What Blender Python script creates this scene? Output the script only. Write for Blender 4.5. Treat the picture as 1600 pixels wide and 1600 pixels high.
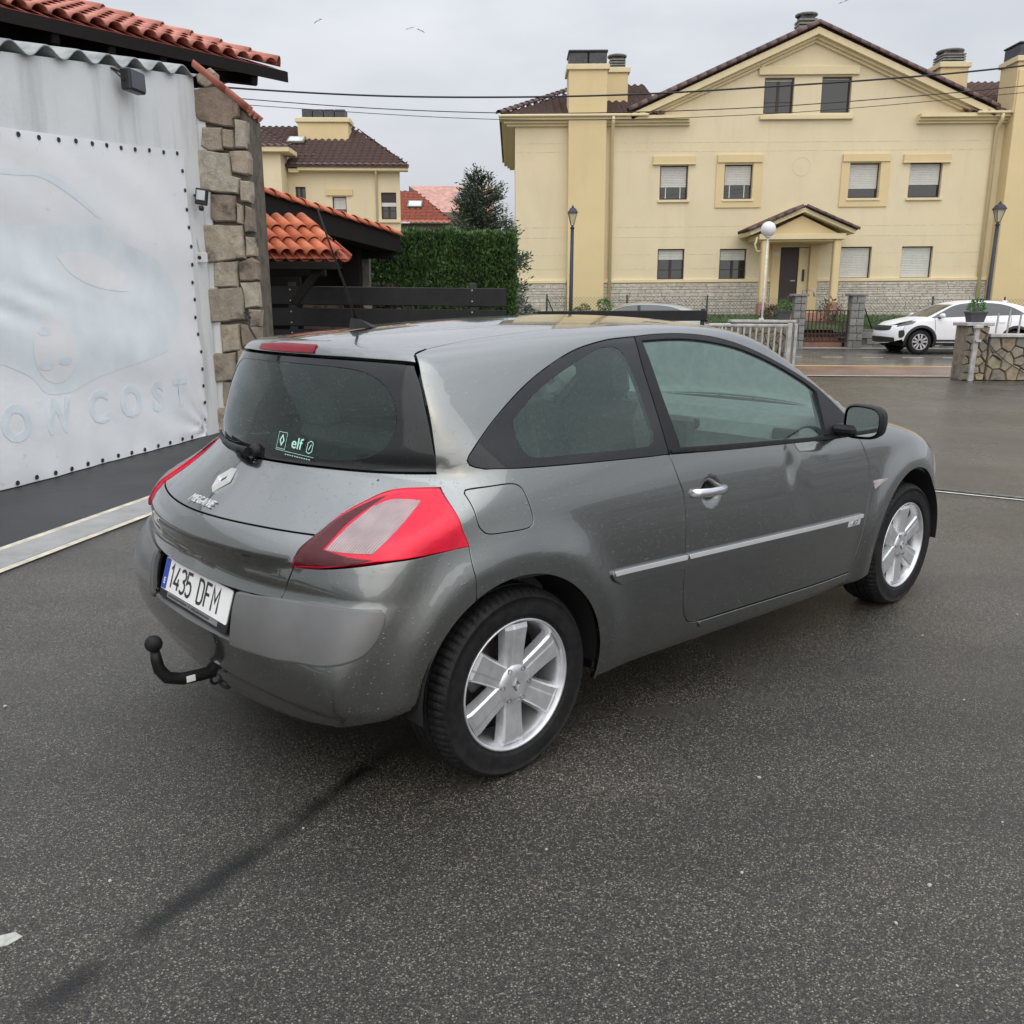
import bpy, bmesh, math, random
import numpy as np
from mathutils import Vector, Matrix
from mathutils.geometry import delaunay_2d_cdt, tessellate_polygon
random.seed(7); RNG = np.random.default_rng(7)
for o in list(bpy.data.objects): bpy.data.objects.remove(o, do_unlink=True)
SC = bpy.context.scene
COL = SC.collection
R = math.radians

# ------------------------------------------------------------------ camera
cam = bpy.data.cameras.new('camera'); cam_o = bpy.data.objects.new('camera', cam); COL.objects.link(cam_o)
cam.sensor_width = 36.0; cam.sensor_fit = 'HORIZONTAL'; cam.lens = 31.515
cam.shift_y = 0.025; cam.clip_start = 0.05; cam.clip_end = 2000
cr = Vector((1.0, 0.0013, 0.0049)).normalized(); cf = Vector((0.0, 0.9682, -0.2501)).normalized()
cu = cr.cross(cf).normalized(); cr = cf.cross(cu)
mw = Matrix((( cr.x, cu.x, -cf.x, 0.0), (cr.y, cu.y, -cf.y, 0.0), (cr.z, cu.z, -cf.z, 1.4674), (0, 0, 0, 1)))
cam_o.matrix_world = mw
SC.camera = cam_o

# ------------------------------------------------------------------ sky and sun (overcast)
SUN_EL, SUN_ROT = 38.0, 172.0
world = bpy.data.worlds.new('World'); SC.world = world; world.use_nodes = True
wn = world.node_tree; wn.nodes.clear()
w_out = wn.nodes.new('ShaderNodeOutputWorld'); w_bg = wn.nodes.new('ShaderNodeBackground')
w_sky = wn.nodes.new('ShaderNodeTexSky'); w_sky.sky_type = 'NISHITA'; w_sky.sun_disc = False
w_sky.sun_elevation = R(SUN_EL); w_sky.sun_rotation = R(SUN_ROT); w_sky.air_density = 1.6; w_sky.dust_density = 6.0; w_sky.ozone_density = 1.0
w_tc = wn.nodes.new('ShaderNodeTexCoord'); w_map = wn.nodes.new('ShaderNodeMapping')
w_map.inputs['Scale'].default_value = (1.0, 1.0, 2.6)
w_n = wn.nodes.new('ShaderNodeTexNoise'); w_n.inputs['Scale'].default_value = 2.1; w_n.inputs['Detail'].default_value = 5; w_n.inputs['Roughness'].default_value = .55
w_r = wn.nodes.new('ShaderNodeValToRGB')
w_r.color_ramp.elements[0].position = .30; w_r.color_ramp.elements[0].color = (4.9, 5.2, 5.75, 1)
w_r.color_ramp.elements[1].position = .72; w_r.color_ramp.elements[1].color = (7.4, 7.5, 7.9, 1)
w_mix = wn.nodes.new('ShaderNodeMix'); w_mix.data_type = 'RGBA'; w_mix.inputs[0].default_value = .90
L = wn.links.new
L(w_tc.outputs['Generated'], w_map.inputs['Vector']); L(w_map.outputs[0], w_n.inputs['Vector']); L(w_n.outputs[0], w_r.inputs[0])
L(w_sky.outputs[0], w_mix.inputs[6]); L(w_r.outputs[0], w_mix.inputs[7]); # overcast skies are brighter overhead than at the horizon
w_sep = wn.nodes.new('ShaderNodeSeparateXYZ'); L(w_tc.outputs['Generated'], w_sep.inputs[0])
w_p = wn.nodes.new('ShaderNodeMath'); w_p.operation = 'POWER'; w_p.use_clamp = True
w_c = wn.nodes.new('ShaderNodeMath'); w_c.operation = 'MAXIMUM'; w_c.inputs[1].default_value = 0; L(w_sep.outputs[2], w_c.inputs[0]); L(w_c.outputs[0], w_p.inputs[0]); w_p.inputs[1].default_value = 2.3
w_m = wn.nodes.new('ShaderNodeMath'); w_m.operation = 'MULTIPLY_ADD'; w_m.inputs[1].default_value = 1.9; w_m.inputs[2].default_value = 1.0; L(w_p.outputs[0], w_m.inputs[0])
w_v = wn.nodes.new('ShaderNodeVectorMath'); w_v.operation = 'SCALE'; L(w_mix.outputs[2], w_v.inputs[0]); L(w_m.outputs[0], w_v.inputs['Scale']); L(w_v.outputs[0], w_bg.inputs[0])
w_bg.inputs[1].default_value = 0.084
L(w_bg.outputs[0], w_out.inputs[0])
sun = bpy.data.lights.new('sun', 'SUN'); sun.energy = 0.95; sun.angle = R(100); sun.color = (1.0, .975, .94)
sun_o = bpy.data.objects.new('sun', sun); COL.objects.link(sun_o)
# sky sun_rotation is measured clockwise from +Y
_a = R(SUN_ROT); _d = Vector((math.sin(_a) * math.cos(R(SUN_EL)), math.cos(_a) * math.cos(R(SUN_EL)), math.sin(R(SUN_EL))))
sun_o.rotation_euler = _d.to_track_quat('Z', 'Y').to_euler(); sun_o.location = _d * 40
SC.view_settings.view_transform = 'Standard'; SC.view_settings.look = 'None'
SC.view_settings.gamma = 1.0; SC.view_settings.use_curve_mapping = False
SC.view_settings.exposure = 0.46

# ------------------------------------------------------------------ materials
MATS = {}
def newmat(name):
    m = bpy.data.materials.new(name); m.use_nodes = True
    nt = m.node_tree; b = nt.nodes['Principled BSDF']
    MATS[name] = m
    return m, nt, b
def node(nt, t, **kw):
    n = nt.nodes.new(t)
    for k, v in kw.items():
        if k in ('inp',):
            for kk, vv in v.items(): n.inputs[kk].default_value = vv
        else: setattr(n, k, v)
    return n
def noise_mix(nt, c1, c2, scale, lo=.35, hi=.65, detail=4, coord='Object', stretch=None):
    tc = node(nt, 'ShaderNodeTexCoord'); src = tc.outputs[coord]
    if stretch:
        mp = node(nt, 'ShaderNodeMapping'); mp.inputs['Scale'].default_value = stretch
        nt.links.new(src, mp.inputs['Vector']); src = mp.outputs[0]
    n = node(nt, 'ShaderNodeTexNoise', inp={'Scale': scale, 'Detail': detail, 'Roughness': .6}); nt.links.new(src, n.inputs['Vector'])
    r = node(nt, 'ShaderNodeMapRange', inp={'From Min': lo, 'From Max': hi}); nt.links.new(n.outputs[0], r.inputs[0])
    mx = node(nt, 'ShaderNodeMix', data_type='RGBA')
    for i, c in ((6, c1), (7, c2)):
        if isinstance(c, tuple): mx.inputs[i].default_value = (*c, 1)
        else: nt.links.new(c, mx.inputs[i])
    nt.links.new(r.outputs[0], mx.inputs[0])
    return mx.outputs[2], n, src
def bump(nt, b, height, strength=.3, dist=.01, normal_in='Normal', prev=None):
    bp = node(nt, 'ShaderNodeBump', inp={'Strength': strength, 'Distance': dist})
    nt.links.new(height, bp.inputs['Height'])
    if prev is not None: nt.links.new(prev, bp.inputs['Normal'])
    nt.links.new(bp.outputs[0], b.inputs[normal_in])
    return bp.outputs[0]
def simple(name, col, rough=.6, metal=0.0, var=.15, scale=8.0, bumpk=0.0, bscale=60.0, spec=.5, coat=0.0, stretch=None, bdist=.004):
    m, nt, b = newmat(name)
    dk = tuple(max(0, c * (1 - var)) for c in col); lt = tuple(min(1, c * (1 + var)) for c in col)
    out, n, src = noise_mix(nt, dk, lt, scale, stretch=stretch)
    nt.links.new(out, b.inputs['Base Color'])
    b.inputs['Roughness'].default_value = rough; b.inputs['Metallic'].default_value = metal
    b.inputs['Specular IOR Level'].default_value = spec; b.inputs['Coat Weight'].default_value = coat
    if bumpk:
        n2 = node(nt, 'ShaderNodeTexNoise', inp={'Scale': bscale, 'Detail': 5, 'Roughness': .65}); nt.links.new(src, n2.inputs['Vector'])
        bump(nt, b, n2.outputs[0], bumpk, bdist)
    return m
def drops(nt, scale, thr, coord='Object'):
    """small round water beads as a height value"""
    tc = node(nt, 'ShaderNodeTexCoord')
    v = node(nt, 'ShaderNodeTexVoronoi', inp={'Scale': scale, 'Randomness': 1.0}); nt.links.new(tc.outputs[coord], v.inputs['Vector'])
    sep = node(nt, 'ShaderNodeSeparateColor'); nt.links.new(v.outputs['Color'], sep.inputs[0])
    # radius varies per bead, many cells stay dry
    rr = node(nt, 'ShaderNodeMapRange', inp={'From Min': thr, 'From Max': 1.0, 'To Min': 0.0, 'To Max': .42}); nt.links.new(sep.outputs[0], rr.inputs[0])
    sb = node(nt, 'ShaderNodeMath', operation='SUBTRACT'); nt.links.new(rr.outputs[0], sb.inputs[0]); nt.links.new(v.outputs['Distance'], sb.inputs[1])
    mx = node(nt, 'ShaderNodeMath', operation='MAXIMUM'); nt.links.new(sb.outputs[0], mx.inputs[0]); mx.inputs[1].default_value = 0
    pw = node(nt, 'ShaderNodeMath', operation='POWER'); nt.links.new(mx.outputs[0], pw.inputs[0]); pw.inputs[1].default_value = .6
    return pw.outputs[0], mx.outputs[0]
# ------------------------------------------------------------------ objects
def tag(o, label=None, cat=None, group=None, kind=None):
    if label: o['label'] = label
    if cat: o['category'] = cat
    if group: o['group'] = group
    if kind: o['kind'] = kind
    return o
def empty(name, loc=(0, 0, 0), rz=0.0, parent=None):
    o = bpy.data.objects.new(name, None); COL.objects.link(o); o.location = loc; o.rotation_euler = (0, 0, rz); o.empty_display_size = .2
    if parent: o.parent = parent
    return o
def link(name, me, parent=None, mat=None):
    o = bpy.data.objects.new(name, me); COL.objects.link(o)
    if parent is not None: o.parent = parent
    if mat is not None and len(me.materials) == 0:
        me.materials.append(MATS[mat] if isinstance(mat, str) else mat)
    return o
class MB:
    """collects geometry for ONE mesh object"""
    def __init__(s): s.v = []; s.f = []; s.sm = []
    def add(s, vs, fs, smooth=False):
        n = len(s.v); s.v += [tuple(float(c) for c in p) for p in vs]; s.f += [tuple(i + n for i in q) for q in fs]; s.sm += [smooth] * len(fs); return s
    def box(s, c, d, M=None, bev=0.0):
        x, y, z = (k / 2 for k in d)
        if bev <= 0:
            vs = [(-x, -y, -z), (x, -y, -z), (x, y, -z), (-x, y, -z), (-x, -y, z), (x, -y, z), (x, y, z), (-x, y, z)]
            fs = [(0, 3, 2, 1), (4, 5, 6, 7), (0, 1, 5, 4), (1, 2, 6, 5), (2, 3, 7, 6), (3, 0, 4, 7)]
        else:
            b = min(bev, x * .9, y * .9, z * .9); vs = []; fs = []
            for sx in (-1, 1):
                for sy in (-1, 1):
                    for sz in (-1, 1):
                        vs += [(sx * x, sy * (y - b), sz * (z - b)), (sx * (x - b), sy * y, sz * (z - b)), (sx * (x - b), sy * (y - b), sz * z)]
            bm = bmesh.new(); [bm.verts.new(v) for v in vs]
            r = bmesh.ops.convex_hull(bm, input=bm.verts)
            bm.verts.ensure_lookup_table(); bm.verts.index_update()
            bmesh.ops.dissolve_limit(bm, angle_limit=.02, verts=bm.verts, edges=bm.edges); bm.verts.index_update()
            vs = [tuple(v.co) for v in bm.verts]; fs = [tuple(v.index for v in f.verts) for f in bm.faces]; bm.free()
        if M is not None: vs = [tuple(M @ Vector(v)) for v in vs]
        return s.add([(v[0] + c[0], v[1] + c[1], v[2] + c[2]) for v in vs], fs)
    def tube(s, path, rad, n=8, caps=True, smooth=True):
        P = [Vector(p) for p in path]; rads = rad if isinstance(rad, (list, tuple)) else [rad] * len(P)
        vs = []; fs = []; up = None
        for i, p in enumerate(P):
            t = (P[min(i + 1, len(P) - 1)] - P[max(i - 1, 0)]).normalized()
            if up is None: up = Vector((0, 0, 1)) if abs(t.z) < .9 else Vector((1, 0, 0))
            a = t.cross(up)
            if a.length < 1e-4: a = t.orthogonal()
            a.normalize(); b = t.cross(a).normalized(); up = -b if False else (a.cross(t)).normalized()
            for k in range(n):
                th = 2 * math.pi * k / n
                vs.append(p + (a * math.cos(th) + up * math.sin(th)) * rads[i])
        for i in range(len(P) - 1):
            for k in range(n):
                fs.append((i * n + k, i * n + (k + 1) % n, (i + 1) * n + (k + 1) % n, (i + 1) * n + k))
        s.add(vs, fs, smooth)
        if caps:
            m = len(s.v) - len(vs)
            s.f += [tuple(m + k for k in range(n))[::-1], tuple(m + (len(P) - 1) * n + k for k in range(n))]; s.sm += [False, False]
        return s
    def lathe(s, prof, n=48, M=None, smooth=True, close=False):
        """prof: (radius, height) about local z"""
        vs = []; fs = []
        for r, h in prof:
            for k in range(n):
                th = 2 * math.pi * k / n; vs.append((r * math.cos(th), r * math.sin(th), h))
        m = len(prof)
        for i in range(m - (0 if close else 1)):
            j = (i + 1) % m
            for k in range(n): fs.append((i * n + k, i * n + (k + 1) % n, j * n + (k + 1) % n, j * n + k))
        if M is not None: vs = [tuple(M @ Vector(v)) for v in vs]
        return s.add(vs, fs, smooth)
    def prism(s, poly, h0, h1, M=None, smooth=False, bev=0.0):
        """poly in local xy extruded h0..h1 along local z (optional chamfer on the top side)"""
        n = len(poly)
        if sum(poly[i][0] * poly[(i + 1) % n][1] - poly[(i + 1) % n][0] * poly[i][1] for i in range(n)) < 0: poly = poly[::-1]
        rings = [[(p[0], p[1], h0) for p in poly]]
        if bev > 0:
            rings.append([(p[0], p[1], h1 - bev) for p in poly]); q = inset(poly, bev); rings.append([(p[0], p[1], h1) for p in q])
        else: rings.append([(p[0], p[1], h1) for p in poly])
        vs = [p for r_ in rings for p in r_]; fs = []
        for i in range(len(rings) - 1):
            for k in range(n): fs.append((i * n + k, i * n + (k + 1) % n, (i + 1) * n + (k + 1) % n, (i + 1) * n + k))
        tri = tessellate_polygon([[Vector((p[0], p[1], 0)) for p in poly]])
        for a, b, c in tri:
            pa, pb, pc = poly[a], poly[b], poly[c]
            if (pb[0] - pa[0]) * (pc[1] - pa[1]) - (pc[0] - pa[0]) * (pb[1] - pa[1]) < 0: b, c = c, b
            o = (len(rings) - 1) * n
            fs.append((a + o, b + o, c + o)); fs.append((c, b, a))
        if M is not None: vs = [tuple(M @ Vector(v)) for v in vs]
        return s.add(vs, fs, smooth)
    def mesh(s, name):
        me = bpy.data.meshes.new(name); me.from_pydata(s.v, [], s.f); me.update()
        me.polygons.foreach_set('use_smooth', s.sm)
        return me
    def build(s, name, mat, parent=None): return link(name, s.mesh(name), parent, mat)
def inset(poly, d):
    """move a counter-clockwise outline inwards"""
    P = np.array(poly, float); a = np.roll(P, 1, 0); b = np.roll(P, -1, 0)
    e1 = P - a; e2 = b - P
    e1 /= np.linalg.norm(e1, axis=1, keepdims=True) + 1e-12; e2 /= np.linalg.norm(e2, axis=1, keepdims=True) + 1e-12
    n1 = np.stack([-e1[:, 1], e1[:, 0]], 1); n2 = np.stack([-e2[:, 1], e2[:, 0]], 1)
    m = n1 + n2; k = np.maximum(1 + (n1 * n2).sum(1, keepdims=True), .5)
    return [tuple(p) for p in P + m / k * d]
def area2(P):
    P = np.array(P); Q = np.roll(P, -1, 0); return (P[:, 0] * Q[:, 1] - Q[:, 0] * P[:, 1]).sum() / 2
def Mx(loc=(0, 0, 0), rx=0, ry=0, rz=0):
    return Matrix.Translation(loc) @ Matrix.Rotation(rz, 4, 'Z') @ Matrix.Rotation(ry, 4, 'Y') @ Matrix.Rotation(rx, 4, 'X')
def axes(o, x, y, z=None):
    x = Vector(x).normalized(); y = Vector(y); y = (y - x * y.dot(x)).normalized(); z = x.cross(y)
    return Matrix(((x.x, y.x, z.x, o[0]), (x.y, y.y, z.y, o[1]), (x.z, y.z, z.z, o[2]), (0, 0, 0, 1)))
def copy_tree(o, parent=None):
    c = o.copy(); COL.objects.link(c)
    if parent is not None: c.parent = parent
    for ch in [q for q in list(o.children)]: copy_tree(ch, c)
    return c
def text_mesh(txt, size=1.0, ext=.002, bold=0.0, sx=1.0, shear=0.0, align='CENTER', space=1.0):
    cu_ = bpy.data.curves.new('lettering', 'FONT'); cu_.body = txt; cu_.size = size; cu_.extrude = ext; cu_.offset = bold; cu_.shear = shear
    cu_.align_x = align; cu_.align_y = 'CENTER'; cu_.space_character = space; cu_.resolution_u = 3
    ob = bpy.data.objects.new('lettering_tmp', cu_); COL.objects.link(ob)
    dg = bpy.context.evaluated_depsgraph_get(); dg.update()
    me = bpy.data.meshes.new_from_object(ob.evaluated_get(dg))
    bpy.data.objects.remove(ob, do_unlink=True); bpy.data.curves.remove(cu_)
    me.transform(Matrix.Diagonal((sx, 1, 1, 1)))
    return me
# ------------------------------------------------------------------ surfaces of the place
def asphalt(name, base, speck, wet, stain=False, scale=1.0):
    m, nt, b = newmat(name)
    tc = node(nt, 'ShaderNodeTexCoord'); src = tc.outputs['Object']
    # aggregate: small stones of different greys
    v = node(nt, 'ShaderNodeTexVoronoi', inp={'Scale': 240 * scale}); nt.links.new(src, v.inputs['Vector'])
    sp = node(nt, 'ShaderNodeSeparateColor'); nt.links.new(v.outputs['Color'], sp.inputs[0])
    r1 = node(nt, 'ShaderNodeValToRGB'); e = r1.color_ramp.elements; e[0].position = 0; e[0].color = (*[c * .42 for c in base], 1); e[1].position = 1; e[1].color = (*speck, 1)
    for p_, f_ in ((.40, .72), (.68, 1.1), (.86, 1.75)): k = r1.color_ramp.elements.new(p_); k.color = (base[0] * f_, base[1] * f_, base[2] * f_ * (.97 if f_ > 1.5 else 1), 1)
    nt.links.new(sp.outputs[0], r1.inputs[0])
    # binder between the stones is darker
    ed = node(nt, 'ShaderNodeMapRange', inp={'From Min': .25, 'From Max': .62, 'To Min': 1.12, 'To Max': .45}); nt.links.new(v.outputs['Distance'], ed.inputs[0])
    # fine noise and large worn patches
    n1 = node(nt, 'ShaderNodeTexNoise', inp={'Scale': .55, 'Detail': 6, 'Roughness': .6}); nt.links.new(src, n1.inputs['Vector'])
    mr = node(nt, 'ShaderNodeMapRange', inp={'From Min': .32, 'From Max': .70, 'To Min': .62, 'To Max': 1.26}); nt.links.new(n1.outputs[0], mr.inputs[0])
    n2 = node(nt, 'ShaderNodeTexNoise', inp={'Scale': 900 * scale, 'Detail': 3, 'Roughness': .7}); nt.links.new(src, n2.inputs['Vector'])
    mr2 = node(nt, 'ShaderNodeMapRange', inp={'From Min': .3, 'From Max': .7, 'To Min': .40, 'To Max': 1.6}); nt.links.new(n2.outputs[0], mr2.inputs[0])
    ml = node(nt, 'ShaderNodeMath', operation='MULTIPLY'); nt.links.new(mr.outputs[0], ml.inputs[0]); nt.links.new(mr2.outputs[0], ml.inputs[1])
    me2 = node(nt, 'ShaderNodeMath', operation='MULTIPLY'); nt.links.new(ml.outputs[0], me2.inputs[0]); nt.links.new(ed.outputs[0], me2.inputs[1]); fac = me2.outputs[0]
    mp = node(nt, 'ShaderNodeMapping'); mp.inputs['Rotation'].default_value = (0, 0, R(-58)); mp.inputs['Scale'].default_value = (.25, 1.4, 1); nt.links.new(src, mp.inputs[0])
    n4 = node(nt, 'ShaderNodeTexNoise', inp={'Scale': 1.5, 'Detail': 5, 'Roughness': .6}); nt.links.new(mp.outputs[0], n4.inputs['Vector'])
    m4 = node(nt, 'ShaderNodeMapRange', inp={'From Min': .30, 'From Max': .70, 'To Min': .80, 'To Max': 1.18}); nt.links.new(n4.outputs[0], m4.inputs[0])
    t4 = node(nt, 'ShaderNodeMath', operation='MULTIPLY'); nt.links.new(fac, t4.inputs[0]); nt.links.new(m4.outputs[0], t4.inputs[1]); fac = t4.outputs[0]
    if stain:
        # oily streak where a car has stood and rolled out
        def seg(ax, ay, bx, by, w, amt):
            # distance to a line through a-b in the ground plane, wobbling
            L_ = math.hypot(bx - ax, by - ay); ux, uy = (bx - ax) / L_, (by - ay) / L_
            sx = node(nt, 'ShaderNodeSeparateXYZ'); nt.links.new(src, sx.inputs[0])
            def lin(p, q, c):
                a = node(nt, 'ShaderNodeMath', operation='MULTIPLY_ADD'); nt.links.new(sx.outputs[0], a.inputs[0]); a.inputs[1].default_value = p; a.inputs[2].default_value = c
                d = node(nt, 'ShaderNodeMath', operation='MULTIPLY_ADD'); nt.links.new(sx.outputs[1], d.inputs[0]); d.inputs[1].default_value = q; nt.links.new(a.outputs[0], d.inputs[2]); return d.outputs[0]
            across = lin(-uy, ux, -(-uy * ax + ux * ay)); along = lin(ux, uy, -(ux * ax + uy * ay))
            wb = node(nt, 'ShaderNodeTexNoise', inp={'Scale': 5, 'Detail': 4}); nt.links.new(src, wb.inputs['Vector'])
            o = node(nt, 'ShaderNodeMath', operation='MULTIPLY_ADD'); nt.links.new(wb.outputs[0], o.inputs[0]); o.inputs[1].default_value = w * 1.5; o.inputs[2].default_value = -w * .75
            s = node(nt, 'ShaderNodeMath', operation='ADD'); nt.links.new(across, s.inputs[0]); nt.links.new(o.outputs[0], s.inputs[1])
            ab = node(nt, 'ShaderNodeMath', operation='ABSOLUTE'); nt.links.new(s.outputs[0], ab.inputs[0])
            f1 = node(nt, 'ShaderNodeMapRange', interpolation_type='SMOOTHSTEP', inp={'From Min': w, 'From Max': 0, 'To Min': 0, 'To Max': 1}); nt.links.new(ab.outputs[0], f1.inputs[0])
            f2 = node(nt, 'ShaderNodeMapRange', interpolation_type='SMOOTHSTEP', inp={'From Min': -.15, 'From Max': .1}); nt.links.new(along, f2.inputs[0])
            f3 = node(nt, 'ShaderNodeMapRange', interpolation_type='SMOOTHSTEP', inp={'From Min': L_ + .2, 'From Max': L_}); nt.links.new(along, f3.inputs[0])
            br = node(nt, 'ShaderNodeTexNoise', inp={'Scale': 3.2, 'Detail': 3}); nt.links.new(src, br.inputs['Vector'])
            f4 = node(nt, 'ShaderNodeMapRange', inp={'From Min': .40, 'From Max': .56, 'To Min': .15, 'To Max': 1}); nt.links.new(br.outputs[0], f4.inputs[0])
            p = f1.outputs[0]
            for q in (f2, f3, f4):
                t = node(nt, 'ShaderNodeMath', operation='MULTIPLY'); nt.links.new(p, t.inputs[0]); nt.links.new(q.outputs[0], t.inputs[1]); p = t.outputs[0]
            iv = node(nt, 'ShaderNodeMath', operation='MULTIPLY_ADD'); nt.links.new(p, iv.inputs[0]); iv.inputs[1].default_value = -amt; iv.inputs[2].default_value = 1; return iv.outputs[0]
        for a in ((-1.01, 1.60, -.45, 2.68, .062, .92), (-.45, 2.68, .5, 4.2, .15, .7)):
            s = seg(*a); t = node(nt, 'ShaderNodeMath', operation='MULTIPLY'); nt.links.new(fac, t.inputs[0]); nt.links.new(s, t.inputs[1]); fac = t.outputs[0]
    mx = node(nt, 'ShaderNodeMix', data_type='RGBA', blend_type='MULTIPLY'); mx.inputs[0].default_value = 1
    cb = node(nt, 'ShaderNodeCombineColor'); [nt.links.new(fac, cb.inputs[i]) for i in range(3)]
    nt.links.new(r1.outputs[0], mx.inputs[6]); nt.links.new(cb.outputs[0], mx.inputs[7]); nt.links.new(mx.outputs[2], b.inputs['Base Color'])
    # water film: patches smoother than the rest
    n3 = node(nt, 'ShaderNodeTexNoise', inp={'Scale': .38, 'Detail': 5, 'Roughness': .55}); nt.links.new(src, n3.inputs['Vector'])
    rr = node(nt, 'ShaderNodeMapRange', inp={'From Min': .38, 'From Max': .62, 'To Min': wet[0], 'To Max': wet[1]}); nt.links.new(n3.outputs[0], rr.inputs[0]); nt.links.new(rr.outputs[0], b.inputs['Roughness'])
    ad = node(nt, 'ShaderNodeMath', operation='ADD'); nt.links.new(v.outputs['Distance'], ad.inputs[0]); nt.links.new(n2.outputs[0], ad.inputs[1])
    bump(nt, b, ad.outputs[0], .6, .003 / scale)
    return m
asphalt('asphalt_old', (.083, .075, .063), (.36, .32, .255), (.40, .17), True)
asphalt('asphalt_new', (.020, .0205, .021), (.075, .075, .075), (.55, .38))
asphalt('asphalt_street', (.13, .125, .115), (.28, .28, .26), (.35, .2))
simple('concrete_drain', (.31, .31, .30), .6, 0, .18, 3, .3, 120)
simple('cream_edge', (.56, .52, .41), .7, 0, .22, 9, .4, 60)
simple('kerb_stone', (.42, .41, .39), .6, 0, .2, 6, .2, 60)
simple('line_yellow', (.62, .40, .12), .6, 0, .2, 12)
simple('line_white', (.55, .55, .53), .6, 0, .3, 8)
simple('steel_rail', (.20, .20, .20), .45, .8, .2, 20)
simple('pale_patch', (.40, .40, .36), .8, 0, .25, 30, .3, 100)
def paver_mat(name, c1, c2, sx, sy, rough):
    m, nt, b = newmat(name); tc = node(nt, 'ShaderNodeTexCoord')
    br = node(nt, 'ShaderNodeTexBrick', inp={'Scale': 1.0, 'Mortar Size': .012, 'Brick Width': sx, 'Row Height': sy, 'Color1': (*c1, 1), 'Color2': (*c2, 1), 'Mortar': (.05, .05, .045, 1)}); nt.links.new(tc.outputs['Object'], br.inputs['Vector'])
    out, n, src = noise_mix(nt, (.75, .75, .75), (1.2, 1.2, 1.2), 1.3)
    mx = node(nt, 'ShaderNodeMix', data_type='RGBA', blend_type='MULTIPLY'); mx.inputs[0].default_value = 1; nt.links.new(br.outputs[0], mx.inputs[6]); nt.links.new(out, mx.inputs[7]); nt.links.new(mx.outputs[2], b.inputs['Base Color'])
    b.inputs['Roughness'].default_value = rough; bump(nt, b, br.outputs['Fac'], -.4, .006)
paver_mat('pavers_red', (.27, .15, .11), (.22, .135, .11), .22, .11, .32)
paver_mat('pavers_grey', (.22, .195, .165), (.18, .165, .145), .22, .11, .22)
simple('lawn_soil', (.05, .075, .022), .9, 0, .3, 4, .4, 60)

def gz(Y): return float(np.interp(Y, [20, 28.4, 200], [0, .26, .26]))
def sheet(name, pts, mat, lift=0.0, kind='structure'):
    o = MB().add([(x, y, gz(y) + lift) for x, y in pts], [tuple(range(len(pts)))] if len(pts) == 3 or True else []).build(name, mat); o['kind'] = kind; return o
# one sheet out to the horizon, level under the car park and rising a little to the street
ys = [-300, -40, 0, 10, 19.9, 20, 22, 24, 26, 28.4, 29, 60, 400]
g_ = MB(); vs = [(x, y, gz(y)) for y in ys for x in (-400, -30, 0, 30, 400)]
g_.add(vs, [(i*5 + j, i*5 + j + 1, (i+1)*5 + j + 1, (i+1)*5 + j) for i in range(len(ys) - 1) for j in range(4)]); g_.build('ground', 'asphalt_old')['kind'] = 'structure'
# wall line frame on the left: s along the wall, w out towards the yard
WO = Vector((-4.142, 7.108, 0)); WT = Vector((.1897, .9818, 0)).normalized(); WN = Vector((WT.y, -WT.x, 0))
def wl(s, w, z=0.0): p = WO + WT * s + WN * w; return (p.x, p.y, z)
DT = Vector((.19, .982, 0)).normalized()
def dr_(p, s): return (p[0] + DT.x * s, p[1] + DT.y * s)
ED = [(-3.159, 5.333), (-3.118, 5.25), (-2.90, 4.87), (-2.86, 4.80)]
def band(a, b, mat, nm, lift, s0=-6, s1=9.0):
    a0, a1, b0, b1 = dr_(a, s0), dr_(a, s1), dr_(b, s0), dr_(b, s1)
    o = MB().add([(*b0, lift), (*b1, lift), (*a1, lift), (*a0, lift)], [(0, 1, 2, 3)]).build(nm, mat); o['kind'] = 'structure'; return o
o = MB().add([(*p[:2], .004) for p in (wl(-6, .02), (dr_(ED[0], -6)), dr_(ED[0], 9), wl(9, .02))], [(0, 1, 2, 3)]).build('fresh_asphalt', 'asphalt_new'); o['kind'] = 'structure'
band(ED[0], ED[1], 'cream_edge', 'drain_edge', .010)
band(ED[2], ED[3], 'cream_edge', 'drain_edge', .010)
# drain covers, one after another
dn_ = empty('drain_channel', (*dr_(ED[1], 0), 0)); dn_['kind'] = 'structure'
me_ = None
W_ = Vector((ED[2][0] - ED[1][0], ED[2][1] - ED[1][1], 0)); n_ = Vector((DT.y, -DT.x, 0)); wid = W_.dot(n_)
for k in range(12):
    s = -5 + k * 1.22
    if me_ is None:
        me_ = MB().box((wid / 2, .6, 0), (wid - .012, 1.214, .02), None, .004).mesh('drain_cover'); me_.materials.append(MATS['concrete_drain'])
    c = link('drain_cover', me_, dn_); c.matrix_local = Matrix.Translation((DT.x * s, DT.y * s, .002 + random.uniform(0, .002))) @ Matrix.Rotation(math.atan2(DT.y, DT.x) - math.pi / 2, 4, 'Z')
# gate rail on the right
rl = MB(); rl.tube([(3.2, 7.52, .01), (5.6, 6.0, .01)], .012, 6); rl.build('gate_rail', 'steel_rail')['kind'] = 'structure'
o = MB().add([(3.2, 7.44, .005), (5.6, 5.92, .005), (5.62, 5.95, .005), (3.22, 7.47, .005)], [(0, 1, 2, 3)]).build('rail_bed', 'cream_edge'); o['kind'] = 'structure'
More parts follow.
